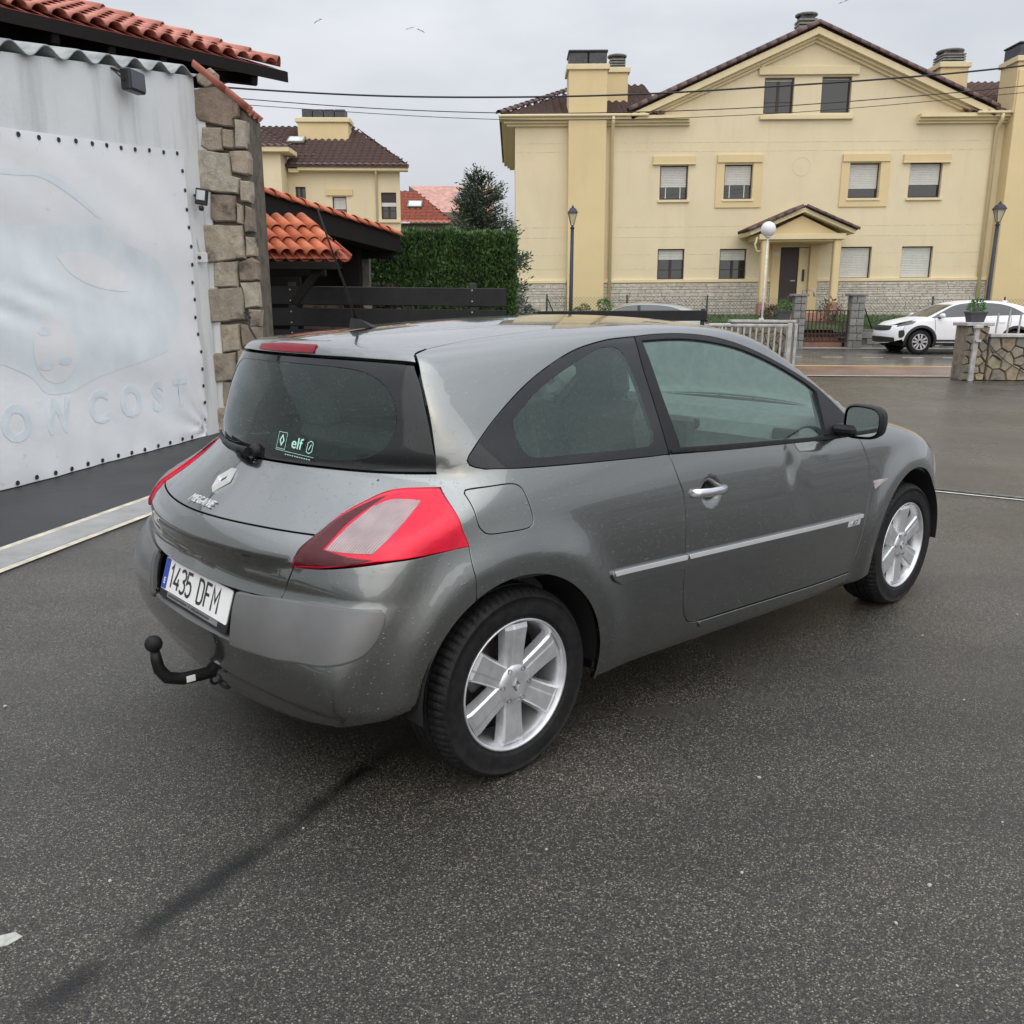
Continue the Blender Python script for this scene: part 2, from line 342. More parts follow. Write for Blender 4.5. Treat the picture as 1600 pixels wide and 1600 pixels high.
# street, paved band, lines
def strip(nm, y0, y1, mat, lift, x0=-40, x1=60):
    o = MB().add([(x0, y0, gz(y0) + lift), (x1, y0, gz(y0) + lift), (x1, y1, gz(y1) + lift), (x0, y1, gz(y1) + lift)], [(0, 1, 2, 3)]).build(nm, mat); o['kind'] = 'structure'; return o
strip('kerb', 19.9, 20.05, 'kerb_stone', .02); strip('paved_band', 20.05, 22.3, 'pavers_red', .008); strip('yellow_line', 22.3, 22.45, 'line_yellow', .012)
strip('street', 22.45, 26.0, 'pavers_grey', .008); strip('street_edge', 26.0, 28.2, 'asphalt_street', .008)
strip('far_kerb', 27.75, 27.85, 'kerb_stone', .03)
for k in range(14):
    o = MB().box((5.4 + k * 1.1, 24.9, gz(24.9) + .012), (.55, .09, .004)).build('road_dash', 'line_white'); o['kind'] = 'structure'
strip('pavement', 28.2, 28.75, 'kerb_stone', .012)
# loose pale stones on the yard
me_ = None
for k, (px, py) in enumerate([(1.0, 1.69), (.95, 1.9), (1.45, 2.35), (.62, 2.1), (1.22, 2.75), (-.6, 2.3), (-1.05, 2.05), (.25, 1.75), (1.75, 3.2), (.80, 2.6), (-1.9, 3.1), (.1, 2.2), (1.1, 2.05), (1.9, 3.9), (2.5, 4.2)]):
    bm = bmesh.new(); bmesh.ops.create_icosphere(bm, subdivisions=1, radius=.5)
    for v in bm.verts: v.co *= random.uniform(.7, 1.2); v.co.z *= .6
    me_ = bpy.data.meshes.new('pebble'); bm.to_mesh(me_); bm.free(); me_.materials.append(MATS['pale_patch'])
    o = link('pebble', me_); s = random.uniform(.008, .016); o.location = (px, py, s * .2); o.scale = (s, s * random.uniform(.7, 1), s); o.rotation_euler.z = random.uniform(0, 6)
    tag(o, 'tiny pale pebble lying loose on the wet asphalt yard', 'pebble', 'pebbles scattered on the yard')
o = MB().prism([(-1.24, 1.83), (-1.19, 1.85), (-1.165, 1.835), (-1.185, 1.805), (-1.23, 1.79), (-1.27, 1.80)], .001, .003).build('paint_spot', 'pale_patch'); o['kind'] = 'structure'
# ------------------------------------------------------------------ smooth body surfaces: an implicit hull and panels laid on it
def spl(xs, ys, n=1600, sm=.014):
    xs = np.array(xs, float); ys = np.array(ys, float)
    h = np.diff(xs); d = np.diff(ys) / h; m = np.zeros_like(ys)
    w1 = 2 * h[1:] + h[:-1]; w2 = h[1:] + 2 * h[:-1]
    with np.errstate(divide='ignore', invalid='ignore'): hm = (w1 + w2) / (w1 / d[:-1] + w2 / d[1:])
    m[1:-1] = np.where(d[:-1] * d[1:] > 0, hm, 0); m[0] = d[0]; m[-1] = d[-1]
    X = np.linspace(xs[0], xs[-1], n); i = np.clip(np.searchsorted(xs, X, side='right') - 1, 0, len(h) - 1); t = (X - xs[i]) / h[i]
    Y = (2*t**3 - 3*t**2 + 1) * ys[i] + (t**3 - 2*t**2 + t) * h[i] * m[i] + (-2*t**3 + 3*t**2) * ys[i+1] + (t**3 - t**2) * h[i] * m[i+1]
    k = int(n * sm)
    if k > 1:
        pad = np.pad(Y, k, mode='reflect', reflect_type='odd'); ker = np.hanning(2*k + 1); ker /= ker.sum(); Y = np.convolve(pad, ker, mode='valid')
    return lambda q: np.interp(q, X, Y)
def smax(a, b, k):
    h = np.maximum(k - np.abs(a - b), 0) / k
    return np.maximum(a, b) + h*h*h*k/6
def sstep(a, b, x):
    t = np.clip((x - a) / (b - a), 0, 1); return t*t*(3 - 2*t)
def gradient(F, P, e=2e-3):
    g = np.stack([F(P + np.eye(3)[i]*e) - F(P - np.eye(3)[i]*e) for i in range(3)], -1)
    return g / (np.linalg.norm(g, axis=-1, keepdims=True) + 1e-12)
def hit(F, O, D, t0, t1, n=140):
    T = np.linspace(t0, t1, n); v = F(O[:, None, :] + T[None, :, None] * D[:, None, :])
    ins = v < 0; idx = np.argmax(ins, 1); ok = ins.any(1)
    # fall back to the closest approach where a ray just misses
    idx = np.where(ok, idx, np.argmin(v, 1))
    lo = T[np.maximum(idx - 1, 0)]; hi = T[idx]
    for _ in range(18):
        mid = (lo + hi) / 2; vm = F(O + mid[:, None] * D)
        lo = np.where(vm < 0, lo, mid); hi = np.where(vm < 0, mid, hi)
    return O + hi[:, None] * D
class Planar:
    def __init__(s, d, A, L=1.6, c=(1.2, 0, .7)):
        s.d = np.array(d, float); s.d /= np.linalg.norm(s.d); s.A = np.array(A, float); s.A -= s.d * (s.A @ s.d); s.A /= np.linalg.norm(s.A)
        s.B = np.cross(s.A, s.d); s.B = s.B if s.B[2] >= 0 else -s.B
        s.c = np.array(c, float); s.L = L
    def to2(s, P): Q = np.atleast_2d(P) - s.c; return np.stack([Q @ s.A, Q @ s.B], -1)
    def project(s, F, ab):
        O = s.c + ab[:, :1] * s.A + ab[:, 1:] * s.B - s.d * s.L
        return hit(F, O, np.repeat(s.d[None], len(ab), 0), 0, s.L + .6)
class Cyl:
    """about a vertical axis at x=cx; first coordinate is angle from the tail (+ to the right side) times .75"""
    def __init__(s, cx, flip=1): s.cx = cx; s.flip = flip
    def to2(s, P):
        P = np.atleast_2d(P); th = np.arctan2(-P[:, 1], -(P[:, 0] - s.cx) * s.flip); return np.stack([th * .75, P[:, 2]], -1)
    def project(s, F, ab):
        th = ab[:, 0] / .75; dr = np.stack([-np.cos(th) * s.flip, -np.sin(th), 0*th], -1)
        O = np.stack([s.cx + 0*th, 0*th, ab[:, 1]], -1) + dr * 1.5
        return hit(F, O, -dr, 0, 1.5)
def resample(c, ds):
    c = np.array(c, float)
    if len(c) == 2:
        n = max(1, int(round(np.linalg.norm(c[1] - c[0]) / ds))); t = np.linspace(0, 1, n + 1)[:, None]; return c[0] * (1 - t) + c[1] * t
    p = np.vstack([2*c[0] - c[1], c, 2*c[-1] - c[-2]]); out = []
    for i in range(1, len(p) - 2):
        t = np.linspace(0, 1, 16, endpoint=False)[:, None]
        out.append(.5 * ((2*p[i]) + (-p[i-1] + p[i+1])*t + (2*p[i-1] - 5*p[i] + 4*p[i+1] - p[i+2])*t**2 + (-p[i-1] + 3*p[i] - 3*p[i+1] + p[i+2])*t**3))
    q = np.vstack(out + [c[-1:]]); s = np.concatenate([[0], np.cumsum(np.linalg.norm(np.diff(q, axis=0), axis=1))])
    n = max(2, int(round(s[-1] / ds))); tt = np.linspace(0, s[-1], n + 1)
    return np.stack([np.interp(tt, s, q[:, k]) for k in range(q.shape[1])], -1)
def inside(pts, poly):
    x, y = pts[:, 0], pts[:, 1]; c = np.zeros(len(pts), bool); P = np.array(poly); Q = np.roll(P, 1, 0)
    for (x1, y1), (x2, y2) in zip(P, Q):
        k = ((y1 > y) != (y2 > y))
        if abs(y2 - y1) > 1e-12: c ^= k & (x < (x2 - x1) * (y - y1) / (y2 - y1) + x1)
    return c
def loop2(proj, curves, ds, gap, hole=False):
    L_ = []
    for c in curves:
        q = resample(proj.to2(np.array(c, float)), ds); L_.append(q[:-1])
    P = np.vstack(L_)
    keep = np.linalg.norm(P - np.roll(P, 1, 0), axis=1) > ds * .2; P = P[keep]
    if area2(P) < 0: P = P[::-1]
    if gap: P = np.array(inset(P, -gap if hole else gap))
    return P
def panel(name, curves, proj, F, mat, parent, holes=(), off=0.0, step=.035, gap=.0028, flange=.016, refine=(), mirror=False, edge=.5, round_=.0015, label=None):
    """a sheet that follows the hull F inside an outline, with a turned-in edge; returns the object (and its mirrored twin)"""
    loops = [loop2(proj, curves, step * edge, gap)] + [loop2(proj, h, step * edge, gap, True) for h in holes]
    allb = np.vstack(loops)
    lo = allb.min(0); hi = allb.max(0)
    gx, gy = np.meshgrid(np.arange(lo[0], hi[0], step), np.arange(lo[1], hi[1], step * .87)); gx = gx + (np.arange(gx.shape[0]) % 2)[:, None] * step * .5
    G = np.stack([gx.ravel(), gy.ravel()], -1)
    for (cx, cy, r_, st) in refine:
        c2 = proj.to2(np.array([cx]))[0] if np.ndim(cx) else np.array([cx, cy])
        kx, ky = np.meshgrid(np.arange(-r_, r_, st), np.arange(-r_, r_, st)); K = np.stack([kx.ravel(), ky.ravel()], -1); K = K[np.hypot(K[:, 0], K[:, 1]) < r_] + c2
        G = G[np.hypot(G[:, 0] - c2[0], G[:, 1] - c2[1]) > r_]; G = np.vstack([G, K])
    ok = inside(G, loops[0])
    for h in loops[1:]: ok &= ~inside(G, h)
    G = G[ok]
    d = np.full(len(G), 9.0)
    for i in range(0, len(allb), 64): d = np.minimum(d, np.sqrt(((G[:, None] - allb[None, i:i+64])**2).sum(-1)).min(1))
    G = G[d > step * edge * .55]
    V2 = np.vstack([allb, G]); E_ = []; n0 = 0
    for l in loops:
        n = len(l); E_ += [(n0 + i, n0 + (i + 1) % n) for i in range(n)]; n0 += n
    vo, eo, fo, ov, oe, of = delaunay_2d_cdt([Vector(p) for p in V2], E_, [], 0, 1e-7)
    vo = np.array([tuple(v) for v in vo]); fo = np.array([tuple(f_) for f_ in fo])
    cen = vo[fo].mean(1); okf = inside(cen, loops[0])
    for h in loops[1:]: okf &= ~inside(cen, h)
    fo = fo[okf]
    P = proj.project(F, vo); N = gradient(F, P)
    # face orientation along the outward normal
    a, b, c = P[fo[:, 0]], P[fo[:, 1]], P[fo[:, 2]]
    flip = (np.cross(b - a, c - a) * N[fo[:, 0]]).sum(1) < 0
    fo[flip] = fo[flip][:, ::-1]
    Q = P + N * off
    verts = [Q]; norms = [N]; faces = [tuple(int(i) for i in f_) for f_ in fo]; n = len(Q); smooth = [True] * len(faces)
    inv = {}
    for k, src in enumerate(ov):
        for s_ in src: inv[s_] = k
    if flange:
        n0 = 0
        for li, l in enumerate(loops):
            ids = [inv[n0 + i] for i in range(len(l))]; n0 += len(l); m = len(ids)
            q = Q[ids]; nn = N[ids]; t = np.roll(q, -1, 0) - np.roll(q, 1, 0); t /= np.linalg.norm(t, axis=1, keepdims=True) + 1e-12
            o_ = np.cross(t, nn)
            # outward = away from the sheet: test with centroid of adjacent faces is costly, use loop orientation and projection handedness
            test = proj.to2(q + o_ * 1e-3) - proj.to2(q); tt = proj.to2(q + t * 1e-3) - proj.to2(q)
            sgn = np.sign(np.median(tt[:, 0] * test[:, 1] - tt[:, 1] * test[:, 0]))  # + means left of travel = inside for ccw
            o_ = -o_ * sgn if li == 0 else -o_ * sgn * -1
            r1 = q + o_ * round_ - nn * round_; r2 = r1 - nn * flange
            verts += [q, r1, r1, r2]; norms += [nn, (nn + o_) / 1.414, o_, o_]
            b0 = n; n += 4 * m
            for k0, k1 in ((0, 1), (2, 3)):
                for i in range(m):
                    j = (i + 1) % m; f_ = (b0 + k0*m + i, b0 + k0*m + j, b0 + k1*m + j, b0 + k1*m + i)
                    faces.append(f_); smooth.append(True)
    V = np.vstack(verts); NN = np.vstack(norms)
    # fix flange winding with the stored normals
    out = []
    for f_ in faces:
        if len(f_) == 4:
            nrm = np.cross(V[f_[1]] - V[f_[0]], V[f_[3]] - V[f_[0]])
            if nrm @ NN[f_[0]] + nrm @ NN[f_[2]] < 0: f_ = f_[::-1]
        out.append(f_)
    def mk(V_, N_, F_):
        me = bpy.data.meshes.new(name); me.from_pydata(V_.tolist(), [], F_); me.update()
        me.polygons.foreach_set('use_smooth', [True] * len(F_))
        me.normals_split_custom_set_from_vertices(N_.tolist())
        o = link(name, me, parent, mat)
        if label: o['label'] = label
        return o
    o = mk(V, NN, out)
    if mirror:
        s = np.array([1, -1, 1]); return o, mk(V * s, NN * s, [f_[::-1] for f_ in out])
    return o
# ------------------------------------------------------------------ left: rendered wall with banner, stone pier, tiled roofs
def plaster(name, col, dirt, scale=1.2, rough=.85):
    m, nt, b = newmat(name)
    c, n, src = noise_mix(nt, tuple(k * .90 for k in col), col, scale, .3, .7, 6)
    d, n2, _ = noise_mix(nt, c, dirt, 2.3, .53, .78, 9, stretch=(1, 1, .14)); nt.links.new(d, b.inputs['Base Color']); b.inputs['Roughness'].default_value = rough
    nb = node(nt, 'ShaderNodeTexNoise', inp={'Scale': 38, 'Detail': 6, 'Roughness': .7}); nt.links.new(src, nb.inputs['Vector']); bump(nt, b, nb.outputs[0], .35, .012)
plaster('white_render', (.76, .78, .785), (.42, .43, .43))
def stone_mat(name, cols, dark):
    m, nt, b = newmat(name); oi = node(nt, 'ShaderNodeObjectInfo'); rp = node(nt, 'ShaderNodeValToRGB'); e = rp.color_ramp.elements; e[0].color = (*cols[0], 1); e[1].color = (*cols[-1], 1)
    for i, c in enumerate(cols[1:-1]): k = rp.color_ramp.elements.new((i + 1) / (len(cols) - 1)); k.color = (*c, 1)
    nt.links.new(oi.outputs['Random'], rp.inputs[0])
    tc = node(nt, 'ShaderNodeTexCoord')
    n = node(nt, 'ShaderNodeTexNoise', inp={'Scale': 9, 'Detail': 8, 'Roughness': .7}); nt.links.new(tc.outputs['Object'], n.inputs['Vector'])
    mr = node(nt, 'ShaderNodeMapRange', inp={'From Min': .3, 'From Max': .7, 'To Min': .6, 'To Max': 1.25}); nt.links.new(n.outputs[0], mr.inputs[0])
    cb = node(nt, 'ShaderNodeCombineColor'); [nt.links.new(mr.outputs[0], cb.inputs[i]) for i in range(3)]
    mx = node(nt, 'ShaderNodeMix', data_type='RGBA', blend_type='MULTIPLY'); mx.inputs[0].default_value = 1; nt.links.new(rp.outputs[0], mx.inputs[6]); nt.links.new(cb.outputs[0], mx.inputs[7])
    n2 = node(nt, 'ShaderNodeTexNoise', inp={'Scale': 2.6, 'Detail': 5, 'Roughness': .65}); nt.links.new(tc.outputs['Object'], n2.inputs['Vector'])
    m2 = node(nt, 'ShaderNodeMapRange', inp={'From Min': .56, 'From Max': .70}); nt.links.new(n2.outputs[0], m2.inputs[0])
    m3 = node(nt, 'ShaderNodeMix', data_type='RGBA'); nt.links.new(m2.outputs[0], m3.inputs[0]); nt.links.new(mx.outputs[2], m3.inputs[6]); m3.inputs[7].default_value = (*dark, 1); nt.links.new(m3.outputs[2], b.inputs['Base Color'])
    b.inputs['Roughness'].default_value = .85; n3 = node(nt, 'ShaderNodeTexNoise', inp={'Scale': 45, 'Detail': 6, 'Roughness': .7}); nt.links.new(tc.outputs['Object'], n3.inputs['Vector']); bump(nt, b, n3.outputs[0], 1.0, .022)
stone_mat('sandstone', [(.46, .40, .31), (.31, .24, .18), (.50, .44, .345), (.25, .19, .145), (.47, .43, .35), (.39, .325, .25)], (.045, .043, .038))
stone_mat('rubble', [(.34, .29, .20), (.26, .24, .20), (.40, .33, .22), (.22, .20, .17), (.36, .27, .17)], (.10, .095, .08))
stone_mat('grey_block', [(.27, .27, .25), (.21, .21, .20), (.31, .30, .28)], (.13, .13, .12))
simple('mortar_pier', (.115, .098, .075), .95, 0, .35, 7, .5, 60)
simple('mortar', (.17, .155, .13), .95, 0, .25, 8, .5, 60)
simple('mortar_dark', (.055, .05, .042), .95, 0, .3, 8, .5, 60)
def tile_mat(name, cols):
    m, nt, b = newmat(name); oi = node(nt, 'ShaderNodeObjectInfo'); rp = node(nt, 'ShaderNodeValToRGB'); e = rp.color_ramp.elements; e[0].color = (*cols[0], 1); e[1].color = (*cols[-1], 1)
    for i, c in enumerate(cols[1:-1]): k = rp.color_ramp.elements.new((i + 1) / (len(cols) - 1)); k.color = (*c, 1)
    nt.links.new(oi.outputs['Random'], rp.inputs[0]); out, n, src = noise_mix(nt, (.7, .7, .7), (1.15, 1.15, 1.15), 7, detail=6)
    mx = node(nt, 'ShaderNodeMix', data_type='RGBA', blend_type='MULTIPLY'); mx.inputs[0].default_value = 1; nt.links.new(rp.outputs[0], mx.inputs[6]); nt.links.new(out, mx.inputs[7]); nt.links.new(mx.outputs[2], b.inputs['Base Color']); b.inputs['Roughness'].default_value = .6
    nb = node(nt, 'ShaderNodeTexNoise', inp={'Scale': 60, 'Detail': 5}); nt.links.new(src, nb.inputs['Vector']); bump(nt, b, nb.outputs[0], .25, .006)
tile_mat('tile_pink', [(.46, .17, .12), (.40, .13, .085), (.50, .20, .145)])
tile_mat('tile_orange', [(.55, .14, .055), (.42, .09, .035), (.60, .19, .085), (.48, .11, .04)])
tile_mat('tile_brown', [(.105, .058, .048), (.08, .045, .038), (.13, .072, .06)])
tile_mat('tile_red', [(.44, .13, .085), (.40, .115, .07)])
simple('dark_timber', (.0085, .0062, .0055), .75, 0, .3, 12, .3, 60, spec=.25, stretch=(1, 1, 8))
simple('black_board', (.0075, .008, .0095), .40, 0, .35, 6, .1, 90, spec=.32)
simple('fibre_cement', (.32, .34, .34), .8, 0, .25, 6, .3, 60)
simple('grey_metal', (.34, .35, .35), .45, .5, .15, 20)
simple('black_plastic', (.015, .015, .016), .4)
simple('white_plastic', (.62, .62, .60), .5, 0, .1)
simple('dark_lens', (.07, .08, .095), .15, 0, .1)
simple('lamp_lens', (.55, .58, .6), .1, 0, .1)
# banner cloth
m, nt, b = newmat('banner_cloth'); c, n, src = noise_mix(nt, (.79, .81, .835), (.85, .865, .875), .9, .3, .7, 5)
d, _, _ = noise_mix(nt, c, (.40, .42, .42), 5.5, .66, .80, 8); nt.links.new(d, b.inputs['Base Color']); b.inputs['Roughness'].default_value = .5
nb = node(nt, 'ShaderNodeTexNoise', inp={'Scale': 6, 'Detail': 5}); nt.links.new(src, nb.inputs['Vector']); bump(nt, b, nb.outputs[0], .25, .02)
simple('print_blue', (.765, .825, .86), .5, 0, .06, 2); simple('print_pale', (.82, .835, .845), .5, 0, .05, 2); simple('print_line', (.735, .80, .845), .5, 0, .08, 4)

def wall_top(s): return 3.377 + (s - .634) * .163
wall = MB(); n = 14; S_ = np.linspace(-8, 3.56, n); vs = []
for s in S_:
    h = max(1.9, wall_top(s)); vs += [wl(s, 0, -.05), wl(s, 0, h), wl(s, -.30, h), wl(s, -.30, -.05)]
fs = []
for i in range(n - 1):
    for k in range(4): fs.append((i*4 + k, (i+1)*4 + k, (i+1)*4 + (k+1) % 4, i*4 + (k+1) % 4))
fs += [(0, 1, 2, 3), tuple((n-1)*4 + k for k in (3, 2, 1, 0))]
wo = wall.add(vs, fs).build('rendered_wall', 'white_render'); tag(wo, 'white rendered yard wall behind the pale banner on the left', 'wall')
pr = MB().box((-3.58, 10.80, 1.85), (.40, .34, 3.78)).build('wall_return', 'white_render', wo)
# corrugated sheet along the wall top
cs = MB(); vs = []; fs = []; m_ = 0
SS_ = np.arange(-2.0, 3.58, .02)
for s in SS_:
    z = wall_top(s) + .045 + .046 * math.cos((s - .70) / .43 * 2 * math.pi)
    for w, dz in ((.045, -.0), (.045, -.014), (-.4, .05), (-.4, .064)): vs.append(wl(s, w, z + dz))
for i in range(len(SS_) - 1):
    for a, b_ in ((0, 1), (1, 2), (3, 0)): fs.append((i*4 + a, i*4 + b_, (i+1)*4 + b_, (i+1)*4 + a))
co = cs.add(vs, fs, True).build('corrugated_sheet', 'fibre_cement'); tag(co, 'weathered corrugated sheet lying along the top of the rendered wall', 'roof sheet')
# banner with folds
def fold(s, z):
    a = .012 * np.sin(s * 3.1 + z * 1.3) + .011 * np.sin(z * 5.2 + s * 1.1) + .006 * np.sin(z * 11 + s * 3.3) * np.sin(s * 2.1 + .5)
    r = np.hypot(s - 3.30, z - .05); ang = np.arctan2(z - .05, 3.30 - s)
    a = a + .016 * np.exp(-r / .55) * np.sin(ang * 15)
    a = a + .012 * np.exp(-((z - 1.45 - .12 * (s - .3)) / .14)**2) * np.sin((s * .9 + z * 2.2) * 9) * np.exp(-((s - .35) / .7)**2)
    a = a + .006 * np.exp(-z / .25) * np.sin(s * 13)
    return a
def F_ban(P):
    q = P - np.array(WO); s = q @ np.array(WT); w = q @ np.array(WN); return w - .035 - fold(s, P[..., 2])
pB = Planar(tuple(-WN), tuple(WT), L=.6, c=tuple(WO + Vector((0, 0, 1.4)) ))
def B3(l): return np.array([wl(s, .03, z) for s, z in l])
bn = empty('banner', wl(1.5, .03, 0)); tag(bn, 'faded white banner with a pale blue print, tied along the rendered wall', 'banner')
def bpanel(nm, curves, mat, off=0.0, step=.09, flange=.004, par=None, fold_ok=True):
    o = panel(nm, [B3(c) for c in curves], pB, F_ban, mat, None, off=off, step=step, gap=0, flange=flange, round_=.001)
    o.parent = par or bn; o.matrix_parent_inverse = Matrix.Translation(-bn.location) ; return o
bt = lambda s: 2.803 + (s - .526) * .0895
bpanel('cloth', [[(-2.2, bt(-2.2)), (3.168, bt(3.168))], [(3.168, bt(3.168)), (3.20, 1.6), (3.265, .0)], [(3.265, .012), (-2.2, .012)], [(-2.2, .012), (-2.2, bt(-2.2))]], 'banner_cloth', step=.06)
blue = [(-1.2,2.02),(.39,2.077),(.834,2.104),(1.611,2.179),(1.781,2.068),(2.493,1.912),(2.727,1.763),(2.869,1.504),(2.837,1.305),(2.62,1.111),(2.517,.997),(1.882,.89),(1.369,.803),(.99,.707),(.659,.72),(.491,.868),(.186,.992),(-.6,1.0),(-1.2,1.1),(-1.2,2.02)]
bpanel('printed_car', [blue[:3], blue[2:5], blue[4:17], blue[16:19], blue[18:]], 'print_blue', .002, .07, 0)
wh = [(.82 + .285 * math.cos(t), 1.09 + .295 * math.sin(t)) for t in np.linspace(0, 2 * math.pi, 25)]
bpanel('printed_wheel', [wh], 'print_pale', .004, .06, 0)
for sx, sz in ((.70, 1.24), (.93, .98), (.68, .95)): bpanel('wheel_print_line', [[(sx + .09 * math.cos(t), sz + .035 * math.sin(t)) for t in np.linspace(0, 2 * math.pi, 13)]], 'print_line', .006, .03, 0)
hl = [(.989,1.866),(1.207,1.915),(1.561,1.895),(1.878,1.765),(1.96,1.649),(1.898,1.588),(1.511,1.61),(1.17,1.713),(.989,1.866)]
bpanel('printed_window', [hl], 'print_pale', .004, .06, 0)
ar = [(-1.0,2.40),(.469,2.499),(.875,2.54),(1.104,2.5),(1.336,2.397),(1.621,2.235)]; ar2 = [(1.56,2.225),(1.285,2.354),(1.053,2.442),(.828,2.489),(.461,2.456),(-1.0,2.36)]
bpanel('printed_roof_line', [ar, [ar[-1], ar2[0]], ar2, [ar2[-1], ar[0]]], 'print_blue', .002, .05, 0)
for ch, s in (('L', -.18), ('O', .22), ('W', .72), ('C', 1.34), ('O', 1.83), ('S', 2.28), ('T', 2.72)):
    me = text_mesh(ch, .40, .0008, .016, 1.05); o = link('banner_letter', me, bn, 'print_line')
    w_ = .0355 + float(fold(np.array(s), np.array(.52))); p = Vector(wl(s, w_ + .003, .50 + .012 * s)) - bn.location
    o.matrix_local = Matrix.Translation(p) @ Matrix(((WT.x, 0, WN.x, 0), (WT.y, 0, WN.y, 0), (0, 1, 0, 0), (0, 0, 0, 1)))
    for v in me.vertices:      # lay the print on the folds
        ss_, zz_ = s + v.co.x, .50 + .012 * s + v.co.y
        v.co.z = float(fold(np.array(ss_), np.array(zz_))) - (w_ - .035) + (.0005 if v.co.z > 0 else -.001)
    me.update()
eye = MB().lathe([(0, .003), (.013, .003), (.016, .006), (.020, .004), (.021, -.002)], 10).mesh('eyelet'); eye.materials.append(MATS['iron_dark'] if 'iron_dark' in MATS else simple('iron_dark', (.035, .035, .038), .5, .3))
pos = [(s, bt(s) - .035) for s in np.arange(-1.2, 3.15, .235)] + [(3.13 + (2.84 - z) * .034, z) for z in np.arange(.2, 2.85, .188)] + [(s, .045) for s in np.arange(-1.0, 3.1, .228)]
for s, z in pos:
    o = link('eyelet', eye, bn); p = Vector(wl(s + random.uniform(-.01, .01), .040 + float(fold(np.array(s), np.array(z))), z + random.uniform(-.006, .006))) - bn.location
    o.matrix_local = Matrix.Translation(p) @ Matrix(((WT.x, 0, WN.x, 0), (WT.y, 0, WN.y, 0), (0, 1, 0, 0), (0, 0, 0, 1)))
# ---- stone pier
STONES = [
  [(-3.432,3.861),(-3.284,3.932),(-3.223,3.885),(-3.232,3.779),(-3.325,3.743),(-3.425,3.790)],
  [(-3.464,3.719),(-3.233,3.755),(-3.072,3.661),(-2.987,3.578),(-3.002,3.458),(-3.062,3.433),(-3.075,3.355),(-3.160,3.354),(-3.430,3.419),(-3.488,3.503)],
  [(-3.056,3.433),(-2.934,3.398),(-2.945,3.142),(-3.064,3.142)],
  [(-3.416,3.347),(-3.201,3.336),(-3.211,3.117),(-3.350,3.110),(-3.431,3.164)],
  [(-3.188,3.330),(-3.077,3.318),(-3.077,3.142),(-3.098,3.123),(-3.202,3.141)],
  [(-3.540,3.121),(-3.135,3.074),(-3.132,2.846),(-3.040,2.821),(-3.059,2.659),(-3.476,2.694),(-3.556,2.769)],
  [(-3.126,3.105),(-2.941,3.106),(-2.914,3.020),(-2.924,2.871),(-2.959,2.853),(-3.115,2.895)],
  [(-3.035,2.802),(-2.923,2.791),(-2.919,2.647),(-2.937,2.578),(-3.044,2.583)],
  [(-3.372,2.657),(-3.100,2.640),(-3.113,2.368),(-3.342,2.367),(-3.399,2.405)],
  [(-3.093,2.558),(-3.021,2.533),(-3.027,2.343),(-3.100,2.355)],
  [(-3.001,2.533),(-2.929,2.508),(-2.925,2.267),(-3.020,2.254)],
  [(-3.497,2.334),(-3.038,2.323),(-3.034,1.973),(-3.457,1.929)],
  [(-3.021,2.211),(-2.914,2.199),(-2.926,2.012),(-3.023,1.992)],
  [(-3.401,1.925),(-3.121,1.939),(-3.134,1.665),(-3.408,1.657)],
  [(-3.115,1.926),(-2.955,1.986),(-2.905,1.928),(-2.910,1.751),(-2.972,1.731),(-3.109,1.737)],
  [(-3.485,1.637),(-3.101,1.652),(-3.074,1.546),(-3.098,1.306),(-3.502,1.257),(-3.502,1.597)],
  [(-3.110,1.711),(-2.925,1.718),(-2.916,1.454),(-3.076,1.426),(-3.082,1.625)],
  [(-3.372,1.238),(-3.157,1.252),(-3.157,0.954),(-3.374,0.933)],
  [(-3.143,1.252),(-2.925,1.213),(-2.917,1.0),(-3.132,1.009)],
  [(-3.035,1.413),(-2.898,1.401),(-2.917,1.226),(-3.034,1.226)],
  [(-3.522,0.912),(-3.222,0.927),(-3.230,0.617),(-3.534,0.581)],
  [(-3.199,0.954),(-2.92,0.969),(-2.92,0.625),(-3.216,0.617)],
  [(-3.394,0.582),(-2.95,0.597),(-2.95,0.331),(-3.407,0.316)],
  [(-3.516,0.281),(-2.92,0.303),(-2.92,0.02),(-3.524,0.02)]]
pier = empty('stone_pier', (-3.2, 10.9, 0)); tag(pier, 'old sandstone pier of mixed blocks between the white wall and the black gate', 'pier')
MB().add([(x, y, z) for y in (10.66, 11.25) for x, z in ((-3.42, -.05), (-2.93, -.05), (-2.94, 3.50), (-3.26, 3.74), (-3.44, 3.76))], [(0, 1, 2, 3, 4), (9, 8, 7, 6, 5), (1, 6, 7, 2), (0, 4, 9, 5), (2, 7, 8, 3), (3, 8, 9, 4)]).build('core', 'mortar_pier', pier).matrix_parent_inverse = Matrix.Translation(-pier.location)
